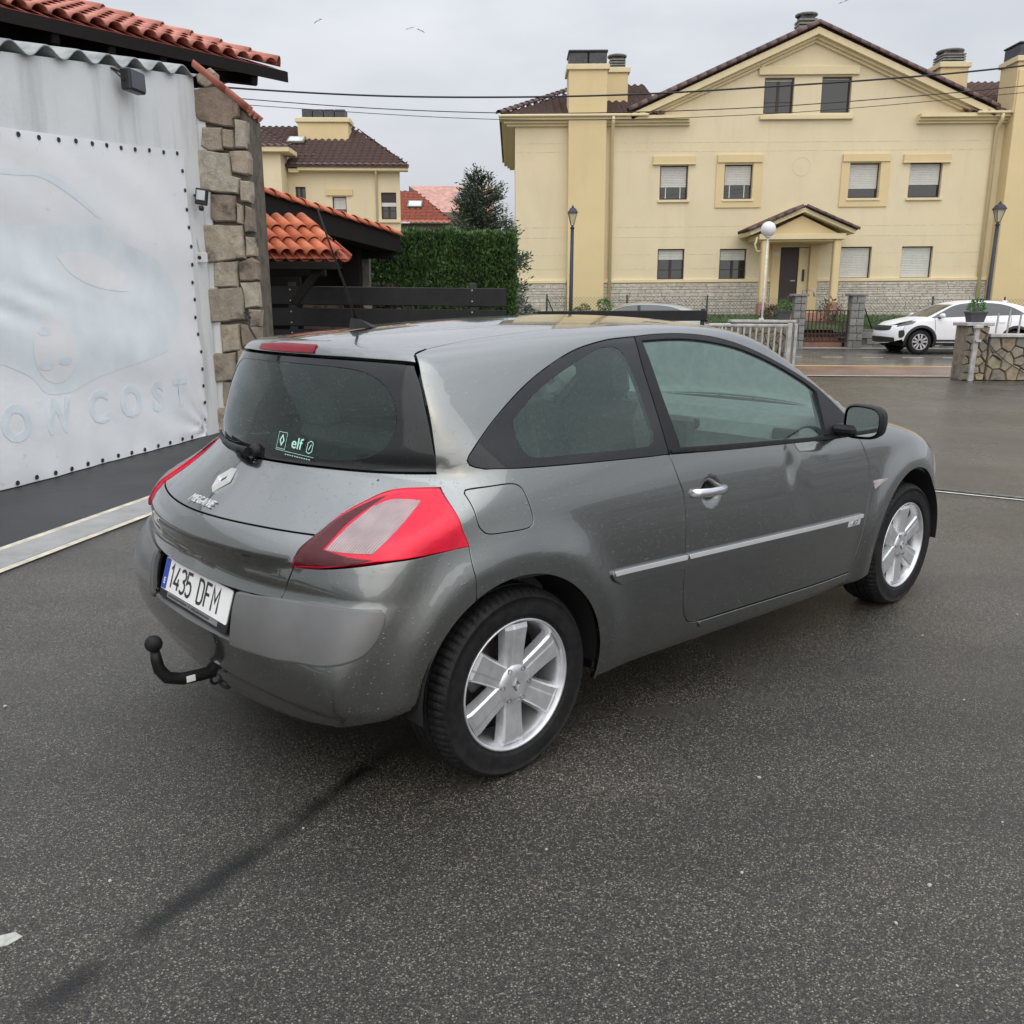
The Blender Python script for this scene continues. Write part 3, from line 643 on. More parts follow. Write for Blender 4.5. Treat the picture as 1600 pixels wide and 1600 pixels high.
def stone_mesh(poly, depth, bulge=.02, jit=.006):
    """a rough block: outline, rounded front, pushed back sides; local y is depth"""
    P = poly if area2(poly) > 0 else poly[::-1]
    q = resample(np.array(P + [P[0]]), .06) if False else np.array(P)
    # subdivide edges
    pts = []
    for i in range(len(q)):
        a, b_ = q[i], q[(i + 1) % len(q)]; k = max(1, int(np.linalg.norm(b_ - a) / .09))
        for j in range(k): pts.append(a + (b_ - a) * j / k + np.array([random.uniform(-jit, jit), random.uniform(-jit, jit)]))
    pts = np.array(pts); cen = pts.mean(0); n = len(pts)
    r0 = inset(pts, -.004); r1 = inset(pts, .003); r2 = inset(pts, .012)
    vs = [(p[0], depth, p[1]) for p in r0] + [(p[0], .0, p[1]) for p in r0] + [(p[0], -bulge * .6, p[1]) for p in r1] + [(p[0], -bulge + random.uniform(-jit, jit), p[1]) for p in r2]
    fs = []
    for a in range(3):
        for k in range(n): fs.append((a*n + k, a*n + (k+1) % n, (a+1)*n + (k+1) % n, (a+1)*n + k))
    vs.append((cen[0], -bulge * 1.03 + random.uniform(-jit, jit), cen[1])); c = len(vs) - 1
    for k in range(n): fs.append((3*n + k, 3*n + (k+1) % n, c))
    return vs, fs
for i, poly in enumerate(STONES):
    bl = .030 if i in (5, 11, 15, 20, 23) else random.uniform(.012, .022)
    vs, fs = stone_mesh(poly, .10 + .02, bl + .012)
    MB().add([(v[0] + 3.2, v[1] + 10.62 - 10.9, v[2]) for v in vs], fs).build('stone', 'sandstone', pier)
# tiled verge on the pier
capm = MB(); 
def arc_tile(length, r0, r1, seg=8, span=170, th=.012):
    """barrel tile along +y from 0..length, crown up"""
    vs = []; fs = []
    for (yy, r_) in ((0, r0), (length, r1)):
        for rr in (r_, r_ - th):
            for k in range(seg + 1): a = R(90 - span / 2 + span * k / seg); vs.append((rr * math.cos(a), yy, rr * math.sin(a)))
    m = seg + 1
    for k in range(seg):
        fs += [(k, k + 1, 2*m + k + 1, 2*m + k), (m + k + 1, m + k, 3*m + k, 3*m + k + 1), (k + 1, k, m + k, m + k + 1), (2*m + k, 2*m + k + 1, 3*m + k + 1, 3*m + k)]
    fs += [(0, 2*m, 3*m, m), (seg, m + seg, 3*m + seg, 2*m + seg)]
    return vs, fs
def tile_me(name, mat, length, r0, r1, **k):
    mb = MB(); vs, fs = arc_tile(length, r0, r1, **k); mb.add(vs, fs, True); me = mb.mesh(name); me.materials.append(MATS[mat])
    return me
t_cap = tile_me('cap_tile', 'tile_pink', .42, .085, .075)
for k in range(6):
    for j, (x, z) in enumerate(((-3.25, 3.90),)):
        pass
d_ = Vector((-2.86 + 3.27, 0, 3.58 - 3.90)).normalized()
for k in range(2):
    o = link('cap_tile', t_cap, pier); p = Vector((-2.86, 10.62, 3.565)) - d_ * (.30 * (k))
    o.matrix_local = Matrix.Translation(p - pier.location) @ axes((0, 0, 0), Vector((0, -1, 0)), -d_).to_4x4()
for k in range(3):
    o = link('cap_tile', t_cap, pier); o.matrix_local = Matrix.Translation(Vector((-2.88, 10.75 + k * .18, 3.55)) - pier.location) @ axes((0, 0, 0), Vector((0, -1, 0)), -d_).to_4x4() @ Matrix.Rotation(random.uniform(-.03, .03), 4, 'Z')
# floodlights on the wall, junction box, cable
def fixture(name, s, w, z, label, cat, kind):
    r_ = empty(name, wl(s, w, z)); r_.rotation_euler.z = math.atan2(WT.y, WT.x); tag(r_, label, cat); return r_
fl = fixture('floodlight', 2.21, .10, 3.50, 'small dark floodlight under the corrugated sheet on the white wall', 'light', 0)
MB().box((0, -.03, 0), (.26, .10, .19), None, .012).build('housing', 'black_plastic', fl); MB().box((0, -.085, 0), (.22, .01, .15)).build('lens', 'dark_lens', fl); MB().tube([(-.14, -.03, -.02), (-.14, .09, .09), (.14, .09, .09), (.14, -.03, -.02)], .008, 6).build('bracket', 'black_plastic', fl)
f2 = empty('sensor_light', (-3.42, 10.40, 2.60)); tag(f2, 'black sensor floodlight beside the sandstone pier above the junction box', 'light')
MB().box((.03, -.05, .0), (.13, .05, .17), Matrix.Rotation(.15, 4, 'Y'), .008).build('housing', 'black_plastic', f2); MB().box((.03, -.079, .015), (.09, .006, .10), Matrix.Rotation(.15, 4, 'Y')).build('lens', 'lamp_lens', f2)
MB().lathe([(0, -.03), (.025, -.02), (.03, .01), (.02, .03)], 12, Matrix.Translation((.02, -.06, -.12))).build('sensor', 'black_plastic', f2); MB().tube([(-.18, .1, .04), (-.06, .02, .02), (.02, -.02, 0)], .014, 8).build('arm', 'black_plastic', f2)
jb = empty('junction_box', (-3.46, 10.42, 1.97)); tag(jb, 'small white junction box on the wall beside the stone pier', 'box'); MB().box((0, 0, 0), (.12, .05, .11), None, .01).build('case', 'white_plastic', jb); MB().lathe([(0, .004), (.02, .004), (.022, 0)], 12, Matrix.Translation((-.02, -.025, .0)) @ Matrix.Rotation(R(90), 4, 'X')).build('knob', 'black_plastic', jb)
MB().tube([(-.02, -.0, .05), (-.06, -.01, .3), (-.03, -.01, .5), (.02, 0, .58)], .005, 5).build('cable', 'white_plastic', jb)
tp = empty('garden_tap', (-3.02, 10.52, 1.33)); tag(tp, 'dark garden tap with a hose on the stone pier', 'tap')
MB().tube([(0, .1, 0), (0, -.05, 0), (0, -.06, -.04)], .014, 8).build('spout', 'iron_dark', tp); MB().tube([(-.04, -.02, .05), (.04, -.02, .05)], .008, 6).build('handle', 'iron_dark', tp); MB().tube([(0, -.06, -.04), (.03, -.07, -.12), (.10, -.06, -.26), (.16, -.03, -.34)], .012, 8).build('hose', 'iron_dark', tp)
# ---- big hipped roof behind the wall
K = Vector((-3.16, 13.0, 4.46)); e_ = Vector((-.671, -.742, 0)); nI = Vector((-.742, .671, 0)); tanp = .364; up = (nI + Vector((0, 0, tanp))).normalized()
hb = empty('workshop_roof', tuple(K)); tag(hb, 'pink clay tiled hipped roof with a dark timber eave above the white wall', 'roof')
def at_hip(s, r_): return K + e_ * s + up * r_
t_cov = tile_me('roof_tile', 'tile_pink', .44, .098, .080)
cosp = 1 / math.sqrt(1 + tanp**2); sp = .205; NT = 0
Mt_ = axes((0, 0, 0), e_, up).to_3x3().to_4x4()
if (Mt_.to_3x3() @ Vector((0, 0, 1))).z < 0: Mt_ = axes((0, 0, 0), -e_, up).to_3x3().to_4x4()
ncol = 24
for c in range(ncol):
    s = .12 + c * sp
    for r_ in range(9):
        rr = -.10 + r_ * .36
        if rr * cosp + .1 > s: break           # the hip cuts the rows
        o = link('roof_tile', t_cov, hb); o.matrix_local = Matrix.Translation(e_ * s + up * rr + Vector((0, 0, .05 + .012))) @ Matrix.Rotation(random.uniform(-.02, .02), 4, 'Z') @ Mt_ @ Matrix.Rotation(R(-2.5), 4, 'X'); NT += 1
sh = [Vector((0, 0, 0)) - up * .10, e_ * 5.2 - up * .10, e_ * 5.2 + up * 5.2 / cosp, up * .02]
MB().add([tuple(v + Vector((0, 0, .035))) for v in sh], [(0, 1, 2, 3)] if (sh[1] - sh[0]).cross(sh[2] - sh[0]).z > 0 else [(3, 2, 1, 0)]).build('tile_bed', 'tile_red', hb)
hip = (e_ + nI).normalized() * 1.0; hd = (e_ + nI + Vector((0, 0, tanp))).normalized()
t_hip = tile_me('hip_tile', 'tile_pink', .44, .12, .105)
for k in range(11):
    o = link('hip_tile', t_hip, hb); o.matrix_local = Matrix.Translation(hd * (.38 * k - .05) + Vector((0, 0, .075))) @ axes((0, 0, 0), hd.cross(Vector((0, 0, 1))), hd).to_3x3().to_4x4() @ Matrix.Rotation(R(-3), 4, 'X')
# other slope of the hip, eaves and rafters
o2 = [Vector((0, 0, .02)), hd * 7, hd * 7 + Vector((3.5, 3.2, -1.6)), Vector((-nI.x * -.0, 0, 0)) + nI * 5]
MB().add([tuple(v) for v in (Vector((0, 0, .02)), nI * 5.2 + Vector((0, 0, .02)), hd * 7 + Vector((0, 0, .02)))], [(0, 1, 2)]).build('far_slope', 'tile_red', hb)
fb = MB(); fb.add([tuple(v) for v in (Vector((0, 0, .03)) - e_ * .12 - up * .12, e_ * 5.2 + Vector((0, 0, .03)) - up * .12, e_ * 5.2 + Vector((0, 0, -.10)) - up * .12, Vector((0, 0, -.10)) - e_ * .12 - up * .12,
   Vector((0, 0, .03)) - e_ * .12 - up * .05, e_ * 5.2 + Vector((0, 0, .03)) - up * .05, e_ * 5.2 + Vector((0, 0, -.10)) - up * .05, Vector((0, 0, -.10)) - e_ * .12 - up * .05)], [(0, 1, 2, 3), (7, 6, 5, 4), (0, 4, 5, 1), (3, 2, 6, 7), (0, 3, 7, 4)]); fb.build('gutter_board', 'dark_timber', hb)
MB().add([tuple(v) for v in (Vector((0, 0, -.08)), e_ * 5.2 + Vector((0, 0, -.08)), e_ * 5.2 + nI * 1.3 + Vector((0, 0, .18)), nI * 1.3 + Vector((0, 0, .18)))], [(0, 1, 2, 3)]).build('soffit', 'dark_timber', hb)
rf = MB().box((0, .45, 0), (.09, 1.0, .14), None, .02).mesh('rafter_end'); rf.materials.append(MATS['dark_timber'])
for k in range(8):
    o = link('rafter_end', rf, hb); o.matrix_local = Matrix.Translation(e_ * (.35 + .62 * k) + Vector((0, 0, -.17)) - nI * .02) @ axes((0, 0, 0), e_, nI + Vector((0, 0, .2))).to_3x3().to_4x4()
MB().add([tuple(v) for v in (nI * .75 + e_ * .5 + Vector((0, 0, -5)), nI * .75 + e_ * 5.2 + Vector((0, 0, -5)), nI * .75 + e_ * 5.2 + Vector((0, 0, .1)), nI * .75 + e_ * .5 + Vector((0, 0, .1)))], [(0, 1, 2, 3)]).build('wall', 'dark_timber', hb)
# ------------------------------------------------------------------ middle ground
simple('leaf_hedge', (.058, .115, .035), .55, 0, .35, 3); simple('leaf_hedge_light', (.10, .18, .05), .55, 0, .3, 3); simple('leaf_conifer', (.055, .085, .045), .7, 0, .35, 3)
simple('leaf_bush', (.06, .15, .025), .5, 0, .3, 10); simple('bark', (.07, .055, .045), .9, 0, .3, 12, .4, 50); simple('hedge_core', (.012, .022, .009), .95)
simple('petal_pink', (.60, .12, .28), .5); simple('petal_red', (.55, .03, .03), .5)
simple('galvanised', (.40, .40, .385), .5, .45, .22, 6, .1, 60); simple('pot_grey', (.055, .055, .06), .6, 0, .15); simple('lamp_post', (.022, .026, .040), .4, .3, .15)
simple('rusty_bars', (.055, .035, .028), .6, .3, .3, 12); simple('green_post', (.02, .03, .024), .5, .2, .2); simple('white_paint', (.62, .62, .60), .5, 0, .15, 10)
simple('opal', (.72, .73, .74), .25, 0, .03); simple('wire', (.012, .012, .013), .6); simple('step_tile', (.36, .19, .135), .5, 0, .2, 5); simple('shingle_brown', (.09, .055, .048), .7, 0, .3, 5)
m, nt, b = newmat('lantern_glass'); b.inputs['Base Color'].default_value = (.75, .72, .60, 1); b.inputs['Roughness'].default_value = .2; b.inputs['Transmission Weight'].default_value = .6
def leaves(boxes_fn, n, size, aspect=2.2, tilt=(0, 0, 1), spread=.9):
    """n small leaf blades, positions and outward directions from boxes_fn -> one mesh"""
    P, D = boxes_fn(n); vs = np.zeros((n, 4, 3)); rnd = RNG.normal(size=(n, 3)) * spread
    d = D + rnd + np.array(tilt) * .3; d /= np.linalg.norm(d, axis=1, keepdims=True)
    side = np.cross(d, RNG.normal(size=(n, 3))); side /= np.linalg.norm(side, axis=1, keepdims=True) + 1e-9
    L_ = size * RNG.uniform(.6, 1.4, (n, 1)); w = L_ / aspect
    vs[:, 0] = P - side * w * .15; vs[:, 1] = P + d * L_ * .5 - side * w * .5; vs[:, 2] = P + d * L_; vs[:, 3] = P + d * L_ * .5 + side * w * .5
    return vs.reshape(-1, 3).tolist(), [(4*i, 4*i + 1, 4*i + 2, 4*i + 3) for i in range(n)]
# ---- tiled canopy over the side gate
simple('iron_dark2', (.03, .03, .03), .6)
cn = empty('tiled_canopy', (-2.9, 12.2, 2.0)); tag(cn, 'small orange clay tiled canopy on dark timber brackets beside the stone pier', 'canopy')
t_or = tile_me('canopy_tile', 'tile_orange', .46, .088, .072); dsl = Vector((.50, -.62, -.42)).normalized(); acr = Vector((.78, .625, 0)).normalized(); acr = (acr - dsl * acr.dot(dsl)).normalized()
acr = Vector((1, .08, 0)); acr = (acr - dsl * acr.dot(dsl)).normalized()
lat = Vector((.155, .03, -.0))
base = Vector((-3.42, 12.0, 2.07))
Mc = axes((0, 0, 0), acr, -dsl).to_3x3().to_4x4()
if (Mc.to_3x3() @ Vector((0, 0, 1))).z < 0: Mc = axes((0, 0, 0), -acr, -dsl).to_3x3().to_4x4()
for c in range(8):
    for r_ in range(3):
        o = link('canopy_tile', t_or, cn); p = base + Vector((.168 * c, .012 * c, 0)) - dsl * (.36 * r_) + Vector((0, 0, .02)); o.matrix_local = Matrix.Translation(p - cn.location) @ Mc @ Matrix.Rotation(R(-3) + random.uniform(-.02, .02), 4, 'X')
        if r_ == 0:
            o = link('channel_tile', t_or, cn); o.matrix_local = Matrix.Translation(p - cn.location + Vector((.084, .01, -.005))) @ Mc @ Matrix.Rotation(math.pi, 4, 'Y') @ Matrix.Rotation(R(2), 4, 'X')
q = [base - dsl * -.02, base + Vector((1.30, .1, 0)), base + Vector((1.30, .1, 0)) - dsl * 1.25, base - dsl * 1.25]
MB().add([tuple(v - cn.location + Vector((0, 0, -.02))) for v in q], [(0, 1, 2, 3)]).build('tile_bed', 'tile_red', cn)
def part_box(par, nm, c, d, mat, rot=None, bev=.008): o = MB().box((0, 0, 0), d, None, bev).build(nm, mat, par); o.matrix_local = Matrix.Translation(Vector(c) - par.location) @ (rot or Matrix.Identity(4)); return o
part_box(cn, 'eave_beam', (-2.88, 12.08, 1.96), (1.15, .10, .10), 'dark_timber'); part_box(cn, 'bracket', (-2.70, 12.2, 1.72), (.10, .10, .62), 'dark_timber', Matrix.Rotation(R(38), 4, 'Y')); part_box(cn, 'back_beam', (-3.3, 13.2, 1.98), (1.3, .10, .24), 'dark_timber')
part_box(cn, 'back_panel', (-3.75, 14.5, 1.6), (.9, .05, 1.6), 'dark_timber')
# ---- long lean-to with a ridge of orange tiles
ln = empty('lean_to', (-3.0, 15.0, 0)); tag(ln, 'dark timber lean-to with an orange ridge of clay tiles in front of the hedge', 'shed')
A0 = Vector((-3.75, 12.8, 3.02)); A1 = Vector((-2.10, 17.0, 2.69)); dd = (A1 - A0).normalized(); t_rd = tile_me('ridge_tile', 'tile_orange', .46, .115, .098); nr = 13; Lr = (A1 - A0).length
for k in range(nr):
    o = link('ridge_tile', t_rd, ln); o.matrix_local = Matrix.Translation(A0 + dd * (Lr - .40 - k * .37) - ln.location) @ axes((0, 0, 0), dd.cross(Vector((0, 0, 1))), dd).to_3x3().to_4x4() @ Matrix.Rotation(R(-3), 4, 'X')
sd = Vector((-1, .39, 0)).normalized()
MB().add([tuple(v - ln.location) for v in (A0, A1, A1 + sd * 3 + Vector((0, 0, -1.1)), A0 + sd * 3 + Vector((0, 0, -1.1)))], [(0, 1, 2, 3)]).build('roof_slope', 'tile_orange', ln)
MB().add([tuple(v - ln.location) for v in (A0 + Vector((.06, 0, -.02)), A1 + Vector((.06, 0, -.02)), A1 + Vector((.06, 0, -.30)), A0 + Vector((.06, 0, -.34)), A0 + Vector((-.3, 0, -.02)), A1 + Vector((-.3, 0, -.02)), A1 + Vector((-.3, 0, -.30)), A0 + Vector((-.3, 0, -.34)))], [(3, 2, 1, 0), (4, 5, 6, 7), (0, 1, 5, 4), (2, 3, 7, 6), (1, 2, 6, 5)]).build('verge_beam', 'dark_timber', ln)
part_box(ln, 'post', (-2.86, 16.6, 1.9), (.30, .3, 1.5), 'dark_timber'); part_box(ln, 'cross_beam', (-3.5, 16.95, 1.95), (1.5, .16, .30), 'dark_timber'); part_box(ln, 'end_board', (-2.45, 16.9, 2.45), (.6, .06, .34), 'dark_timber')
sw_ = empty('shed_stone_wall', (-3.5, 17.2, 0)); tag(sw_, 'pale stone wall of upright slabs under the timber lean-to', 'wall'); part_box(sw_, 'core', (-3.6, 17.3, 1.25), (1.9, .2, 2.5), 'mortar')
def voronoi_cells(x0, x1, z0, z1, nx, nz, jit=.35):
    pts = [(x0 + (i + .5 + (.25 if j % 2 else -.25)) * (x1 - x0) / nx + random.uniform(-jit, jit) * (x1 - x0) / nx, z0 + (j + .5) * (z1 - z0) / nz + random.uniform(-jit, jit) * (z1 - z0) / nz) for j in range(nz) for i in range(nx)]
    out = []
    for a, p in enumerate(pts):
        poly = [(x0, z0), (x1, z0), (x1, z1), (x0, z1)]
        for b_, q in enumerate(pts):
            if a == b_ or (p[0] - q[0])**2 + (p[1] - q[1])**2 > ((x1 - x0) / nx * 3)**2 + ((z1 - z0) / nz * 3)**2: continue
            mx, mz = (p[0] + q[0]) / 2, (p[1] + q[1]) / 2; nx_, nz_ = q[0] - p[0], q[1] - p[1]; new = []
            for i in range(len(poly)):
                c, d = poly[i], poly[(i + 1) % len(poly)]; dc = (c[0] - mx) * nx_ + (c[1] - mz) * nz_; dd_ = (d[0] - mx) * nx_ + (d[1] - mz) * nz_
                if dc <= 0: new.append(c)
                if dc * dd_ < 0: t = dc / (dc - dd_); new.append((c[0] + (d[0] - c[0]) * t, c[1] + (d[1] - c[1]) * t))
            poly = new
            if len(poly) < 3: break
        if len(poly) >= 3 and abs(area2(poly)) > .004: out.append(poly)
    return out
def stones_on(par, cells, mat, y, depth=.08, bulge=.035, gap=.008, name='stone'):
    for c in cells:
        c = c if area2(c) > 0 else c[::-1]
        try: q = inset(c, gap)
        except Exception: continue
        vs, fs = stone_mesh(q, depth, bulge, .008); MB().add([(v[0] - par.location.x, v[1] + y - par.location.y, v[2] - par.location.z) for v in vs], fs, False).build(name, mat, par)
stones_on(sw_, voronoi_cells(-4.15, -2.82, 1.75, 2.55, 6, 2), 'rubble', 17.2, bulge=.02); stones_on(sw_, voronoi_cells(-3.9, -2.62, 1.30, 1.75, 8, 1), 'rubble', 17.18, bulge=.02)
# ---- black board gate
fg = empty('black_board_gate', (-2.0, 14.0, 0)); tag(fg, 'black gate of wide horizontal boards in front of the green hedge', 'gate')
for k, (zt, h) in enumerate(((1.735, .27), (1.42, .27), (1.105, .27), (.79, .27), (.475, .27))):
    x0 = -3.95 + .03 * k; o = part_box(fg, 'board', ((x0 - .10) / 2, 14.0, zt - h / 2), (-.10 - x0, .035, h), 'black_board', Matrix.Rotation(R(.35), 4, 'Y'))
for x in (-3.34, -.61): part_box(fg, 'post', (x, 14.05, .9), (.11, .07, 1.80), 'green_post', None, .006)
bolt = MB().lathe([(0, .012), (.010, .010), (.013, 0)], 10, Matrix.Rotation(R(90), 4, 'X')).mesh('bolt'); bolt.materials.append(MATS['galvanised'])
for x in (-3.36, -.62):
    for z in (1.69, 1.53, 1.37, 1.21, 1.06): o = link('bolt', bolt, fg); o.location = Vector((x, 13.98, z)) - fg.location
bd = empty('dark_board_rail', (2.0, 17.0, 0)); tag(bd, 'dark grey board rail showing just above the car roof, ending at a short post', 'fence')
part_box(bd, 'board', (2.0, 17.0, 1.30), (3.1, .04, .19), 'black_board', Matrix.Rotation(R(-.6), 4, 'Y')); part_box(bd, 'board', (2.0, 17.0, 1.02), (3.1, .04, .19), 'black_board'); part_box(bd, 'board', (2.0, 17.0, .74), (3.1, .04, .19), 'black_board'); part_box(bd, 'end_post', (.50, 17.05, .68), (.07, .07, 1.36), 'green_post'); part_box(bd, 'end_post', (3.50, 17.05, .72), (.07, .07, 1.44), 'green_post')
# ---- clipped hedge
hg = empty('clipped_hedge', (-1.45, 18.6, 0)); tag(hg, 'tall clipped green conifer hedge behind the black board gate', 'hedge')
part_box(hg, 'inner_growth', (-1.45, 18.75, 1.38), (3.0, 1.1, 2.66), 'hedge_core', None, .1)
def hedge_pts(n, top=True):
    P = np.zeros((n, 3)); D = np.zeros((n, 3)); u = RNG.uniform(0, 1, n)
    f = u < .68; r_ = (u >= .68) & (u < .80); t = u >= .80
    P[f] = np.stack([RNG.uniform(-3.05, .02, f.sum()), RNG.uniform(17.98, 18.2, f.sum()), RNG.uniform(.6, 2.78, f.sum())], -1); D[f] = (0, -.8, .75)
    P[r_] = np.stack([RNG.uniform(-.12, .03, r_.sum()), RNG.uniform(18.05, 19.3, r_.sum()), RNG.uniform(.6, 2.75, r_.sum())], -1); D[r_] = (.8, -.1, .7)
    P[t] = np.stack([RNG.uniform(-3.05, .02, t.sum()), RNG.uniform(18.0, 19.3, t.sum()), RNG.uniform(2.66, 2.80, t.sum())], -1); D[t] = (0, -.2, 1)
    P[:, 1] += .05 * np.sin(P[:, 0] * 5) * np.sin(P[:, 2] * 4); P[t, 2] += .04 * np.sin(P[t, 0] * 3.1) + .03 * np.sin(P[t, 0] * 9) + (P[t, 0] + 3) * .02
    return P - np.array(hg.location), D
MB().add(*leaves(hedge_pts, 46000, .085, 2.6, (0, -.2, 1), .55)).build('foliage', 'leaf_hedge', hg)
MB().add(*leaves(hedge_pts, 17000, .075, 2.6, (0, -.2, 1), .55)).build('young_shoots', 'leaf_hedge_light', hg)
sb = empty('brown_shrub', (-2.45, 17.6, 1.2)); tag(sb, 'small withered brown shrub at the foot of the hedge', 'shrub'); simple('leaf_dry', (.055, .05, .03), .8, 0, .4, 6)
def ball(c, r, n, zs=1.0):
    def fn(k):
        d = RNG.normal(size=(k, 3)); d /= np.linalg.norm(d, axis=1, keepdims=True); return np.array(c) + d * (np.array([r, r, r * zs])) * RNG.uniform(.45, 1, (k, 1))**.6, d
    return leaves(fn, n, r * .28, 2.0)
MB().add(*ball((0, 0, .28), .36, 1400)).build('foliage', 'leaf_dry', sb); MB().tube([(0, 0, -1.2), (0, 0, .2)], .03, 6).build('stem', 'bark', sb)
# ---- conifer behind the hedge
def conifer(name, loc, h, spread, nlimb, label, seed):
    rg = np.random.default_rng(seed); r_ = empty(name, loc); tag(r_, label, 'tree'); MB().tube([(0, 0, 0), (.05, 0, h * .5), (.0, .05, h)], [.13, .08, .015], 8).build('trunk', 'bark', r_)
    tw = MB(); vsP = []; vsD = []
    for k in range(nlimb):
        z = h * rg.uniform(.18, .98); az = rg.uniform(0, 2 * math.pi); L_ = spread * (1.05 - z / h)**.7 * rg.uniform(.6, 1.15) + .15; el = rg.uniform(-.05, .45) + .5 * (z / h)
        pts = []
        for i in range(6): t = i / 5; pts.append((math.cos(az) * L_ * t, math.sin(az) * L_ * t, z + math.sin(el) * L_ * t - .28 * L_ * t * t * (1 - z / h)))
        tw.tube(pts, [.025 * (1 - i / 6) + .004 for i in range(6)], 4, False)
        for _ in range(int(80 + 170 * L_)):
            t = rg.uniform(.12, 1) ; i = min(int(t * 5), 4); f_ = t * 5 - i; p = np.array(pts[i]) * (1 - f_) + np.array(pts[i + 1]) * f_; vsP.append(p + rg.normal(size=3) * (.06 + .05 * (1 - t))); vsD.append((math.cos(az), math.sin(az), .25))
    tw.build('limbs', 'bark', r_); P = np.array(vsP); D = np.array(vsD)
    MB().add(*leaves(lambda n: (P, D), len(P), .10, 3.6, (0, 0, .3), .6)).build('crown', 'leaf_conifer', r_)
conifer('cedar_tree', (-.78, 23.2, 0), 4.45, 1.45, 110, 'ragged dark cedar rising above the hedge beside the yellow house', 3)
# ---- pale picket gate on the left of the drive, with a pot
def picket(name, label, x0, x1, y, zt, zb, n, mat, hgt=.45, lean=0.0):
    r_ = empty(name, ((x0 + x1) / 2, y, 0)); tag(r_, label, 'railing'); part_box(r_, 'top_rail', ((x0 + x1) / 2, y, zt), (x1 - x0, .07, .06), mat, None, .01); part_box(r_, 'bottom_rail', ((x0 + x1) / 2, y, zb), (x1 - x0, .05, .05), mat, None, .006)
    me = MB().box((0, 0, 0), (.045, .03, zt - zb), None, .005).mesh('picket'); me.materials.append(MATS[mat])
    for i in range(n): o = link('picket', me, r_); o.location = (x0 + (i + .5) * (x1 - x0) / n - r_.location.x, .0, (zt + zb) / 2)
    return r_
pg = picket('sliding_gate', 'pale grey metal picket gate standing open beyond the windscreen', 3.8, 6.12, 20.3, 1.08, .12, 17, 'galvanised'); part_box(pg, 'end_post', (6.10, 20.3, .56), (.10, .08, 1.14), 'galvanised'); part_box(pg, 'end_post', (6.24, 20.32, .56), (.07, .07, 1.12), 'galvanised')
def bush_pot(name, label, x, y, z, w, h, mat='pot_grey', r_=.17, flower=None):
    e0 = empty(name, (x, y, z)); tag(e0, label, 'planter')
    MB().add([(sx * w * k, sy * w * k * .8, zz) for zz, k in ((0, .40), (h * .85, .50), (h * .85, .54), (h, .54)) for sx, sy in ((-1, -1), (1, -1), (1, 1), (-1, 1))], [(a*4 + k, a*4 + (k+1) % 4, (a+1)*4 + (k+1) % 4, (a+1)*4 + k) for a in range(3) for k in range(4)] + [(12, 13, 14, 15)]).build('pot', mat, e0)
    MB().add(*ball((0, 0, h + r_ * .55), r_, 420)).build('plant', 'leaf_bush', e0)
    if flower:
        f_ = MB()
        for _ in range(16): a = random.uniform(0, 6.3); rr = random.uniform(.2, .95) * r_; f_.lathe([(0, .012), (.022, .008), (.0, -.01)], 6, Matrix.Translation((rr * math.cos(a), rr * math.sin(a), h + r_ * random.uniform(.5, 1.2))))
        f_.build('blossom', flower, e0)['kind'] = 'stuff'
    return e0
pw_ = empty('gate_wall_stub', (6.15, 20.75, 0)); tag(pw_, 'low rubble wall stub behind the pale gate carrying a planter', 'wall'); part_box(pw_, 'core', (5.6, 20.75, .57), (1.35, .26, 1.14), 'mortar'); part_box(pw_, 'coping', (5.6, 20.75, 1.165), (1.45, .34, .06), 'kerb_stone'); stones_on(pw_, voronoi_cells(5.0, 6.27, .03, 1.12, 6, 5), 'rubble', 20.62)
bush_pot('planter', 'grey planter with a round green bush on the rubble wall stub by the brown gate', 6.07, 20.7, 1.20, .27, .20, r_=.15)
bush_pot('planter', 'green potted bush showing above the car roof beside the silver car', 2.02, 20.5, 1.18, .30, .20, r_=.17)
bush_pot('planter', 'pot of pink flowers showing above the car roof near the lamp post', 1.58, 20.5, 1.16, .28, .16, r_=.13, flower='petal_pink')
bush_pot('planter', 'small black pot between the pink flowers and the green bush', 1.77, 20.5, 1.18, .16, .14, 'black_plastic', r_=.05)
bush_pot('planter', 'light green potted plant left of the pink flowers', 1.42, 20.5, 1.16, .22, .12, r_=.11)
sl = empty('pot_shelf_wall', (1.6, 20.6, 0)); tag(sl, 'low rubble wall with a row of flower pots behind the car roof', 'wall'); part_box(sl, 'core', (1.6, 20.7, .57), (2.2, .26, 1.14), 'mortar'); part_box(sl, 'coping', (1.6, 20.68, 1.155), (2.3, .36, .03), 'kerb_stone', None, .006); stones_on(sl, voronoi_cells(.52, 2.68, .02, 1.12, 9, 5), 'rubble', 20.57)
# ---- rubble wall on the right with pier, coping, railing, post, planter
rw = empty('rubble_wall', (10.5, 19.1, 0)); tag(rw, 'rubble stone wall with a flat coping at the right edge of the drive', 'wall')
part_box(rw, 'core', (11.9, 19.25, .44), (4.0, .25, .90), 'mortar_dark'); part_box(rw, 'coping', (11.9, 19.2, .925), (4.05, .42, .07), 'kerb_stone', None, .01); stones_on(rw, voronoi_cells(9.90, 12.6, .0, .89, 11, 4, .42), 'rubble', 19.10, bulge=.055)
rp_ = empty('rubble_pier', (9.62, 19.1, 0)); tag(rp_, 'rubble stone gate pier at the end of the wall, carrying a planter', 'pier'); part_box(rp_, 'core', (9.64, 19.35, .56), (.42, .50, 1.12), 'rubble'); part_box(rp_, 'coping', (9.64, 19.3, 1.15), (.58, .62, .07), 'kerb_stone', None, .01); stones_on(rp_, voronoi_cells(9.42, 9.87, .0, 1.11, 3, 7, .38), 'rubble', 19.08, bulge=.05)
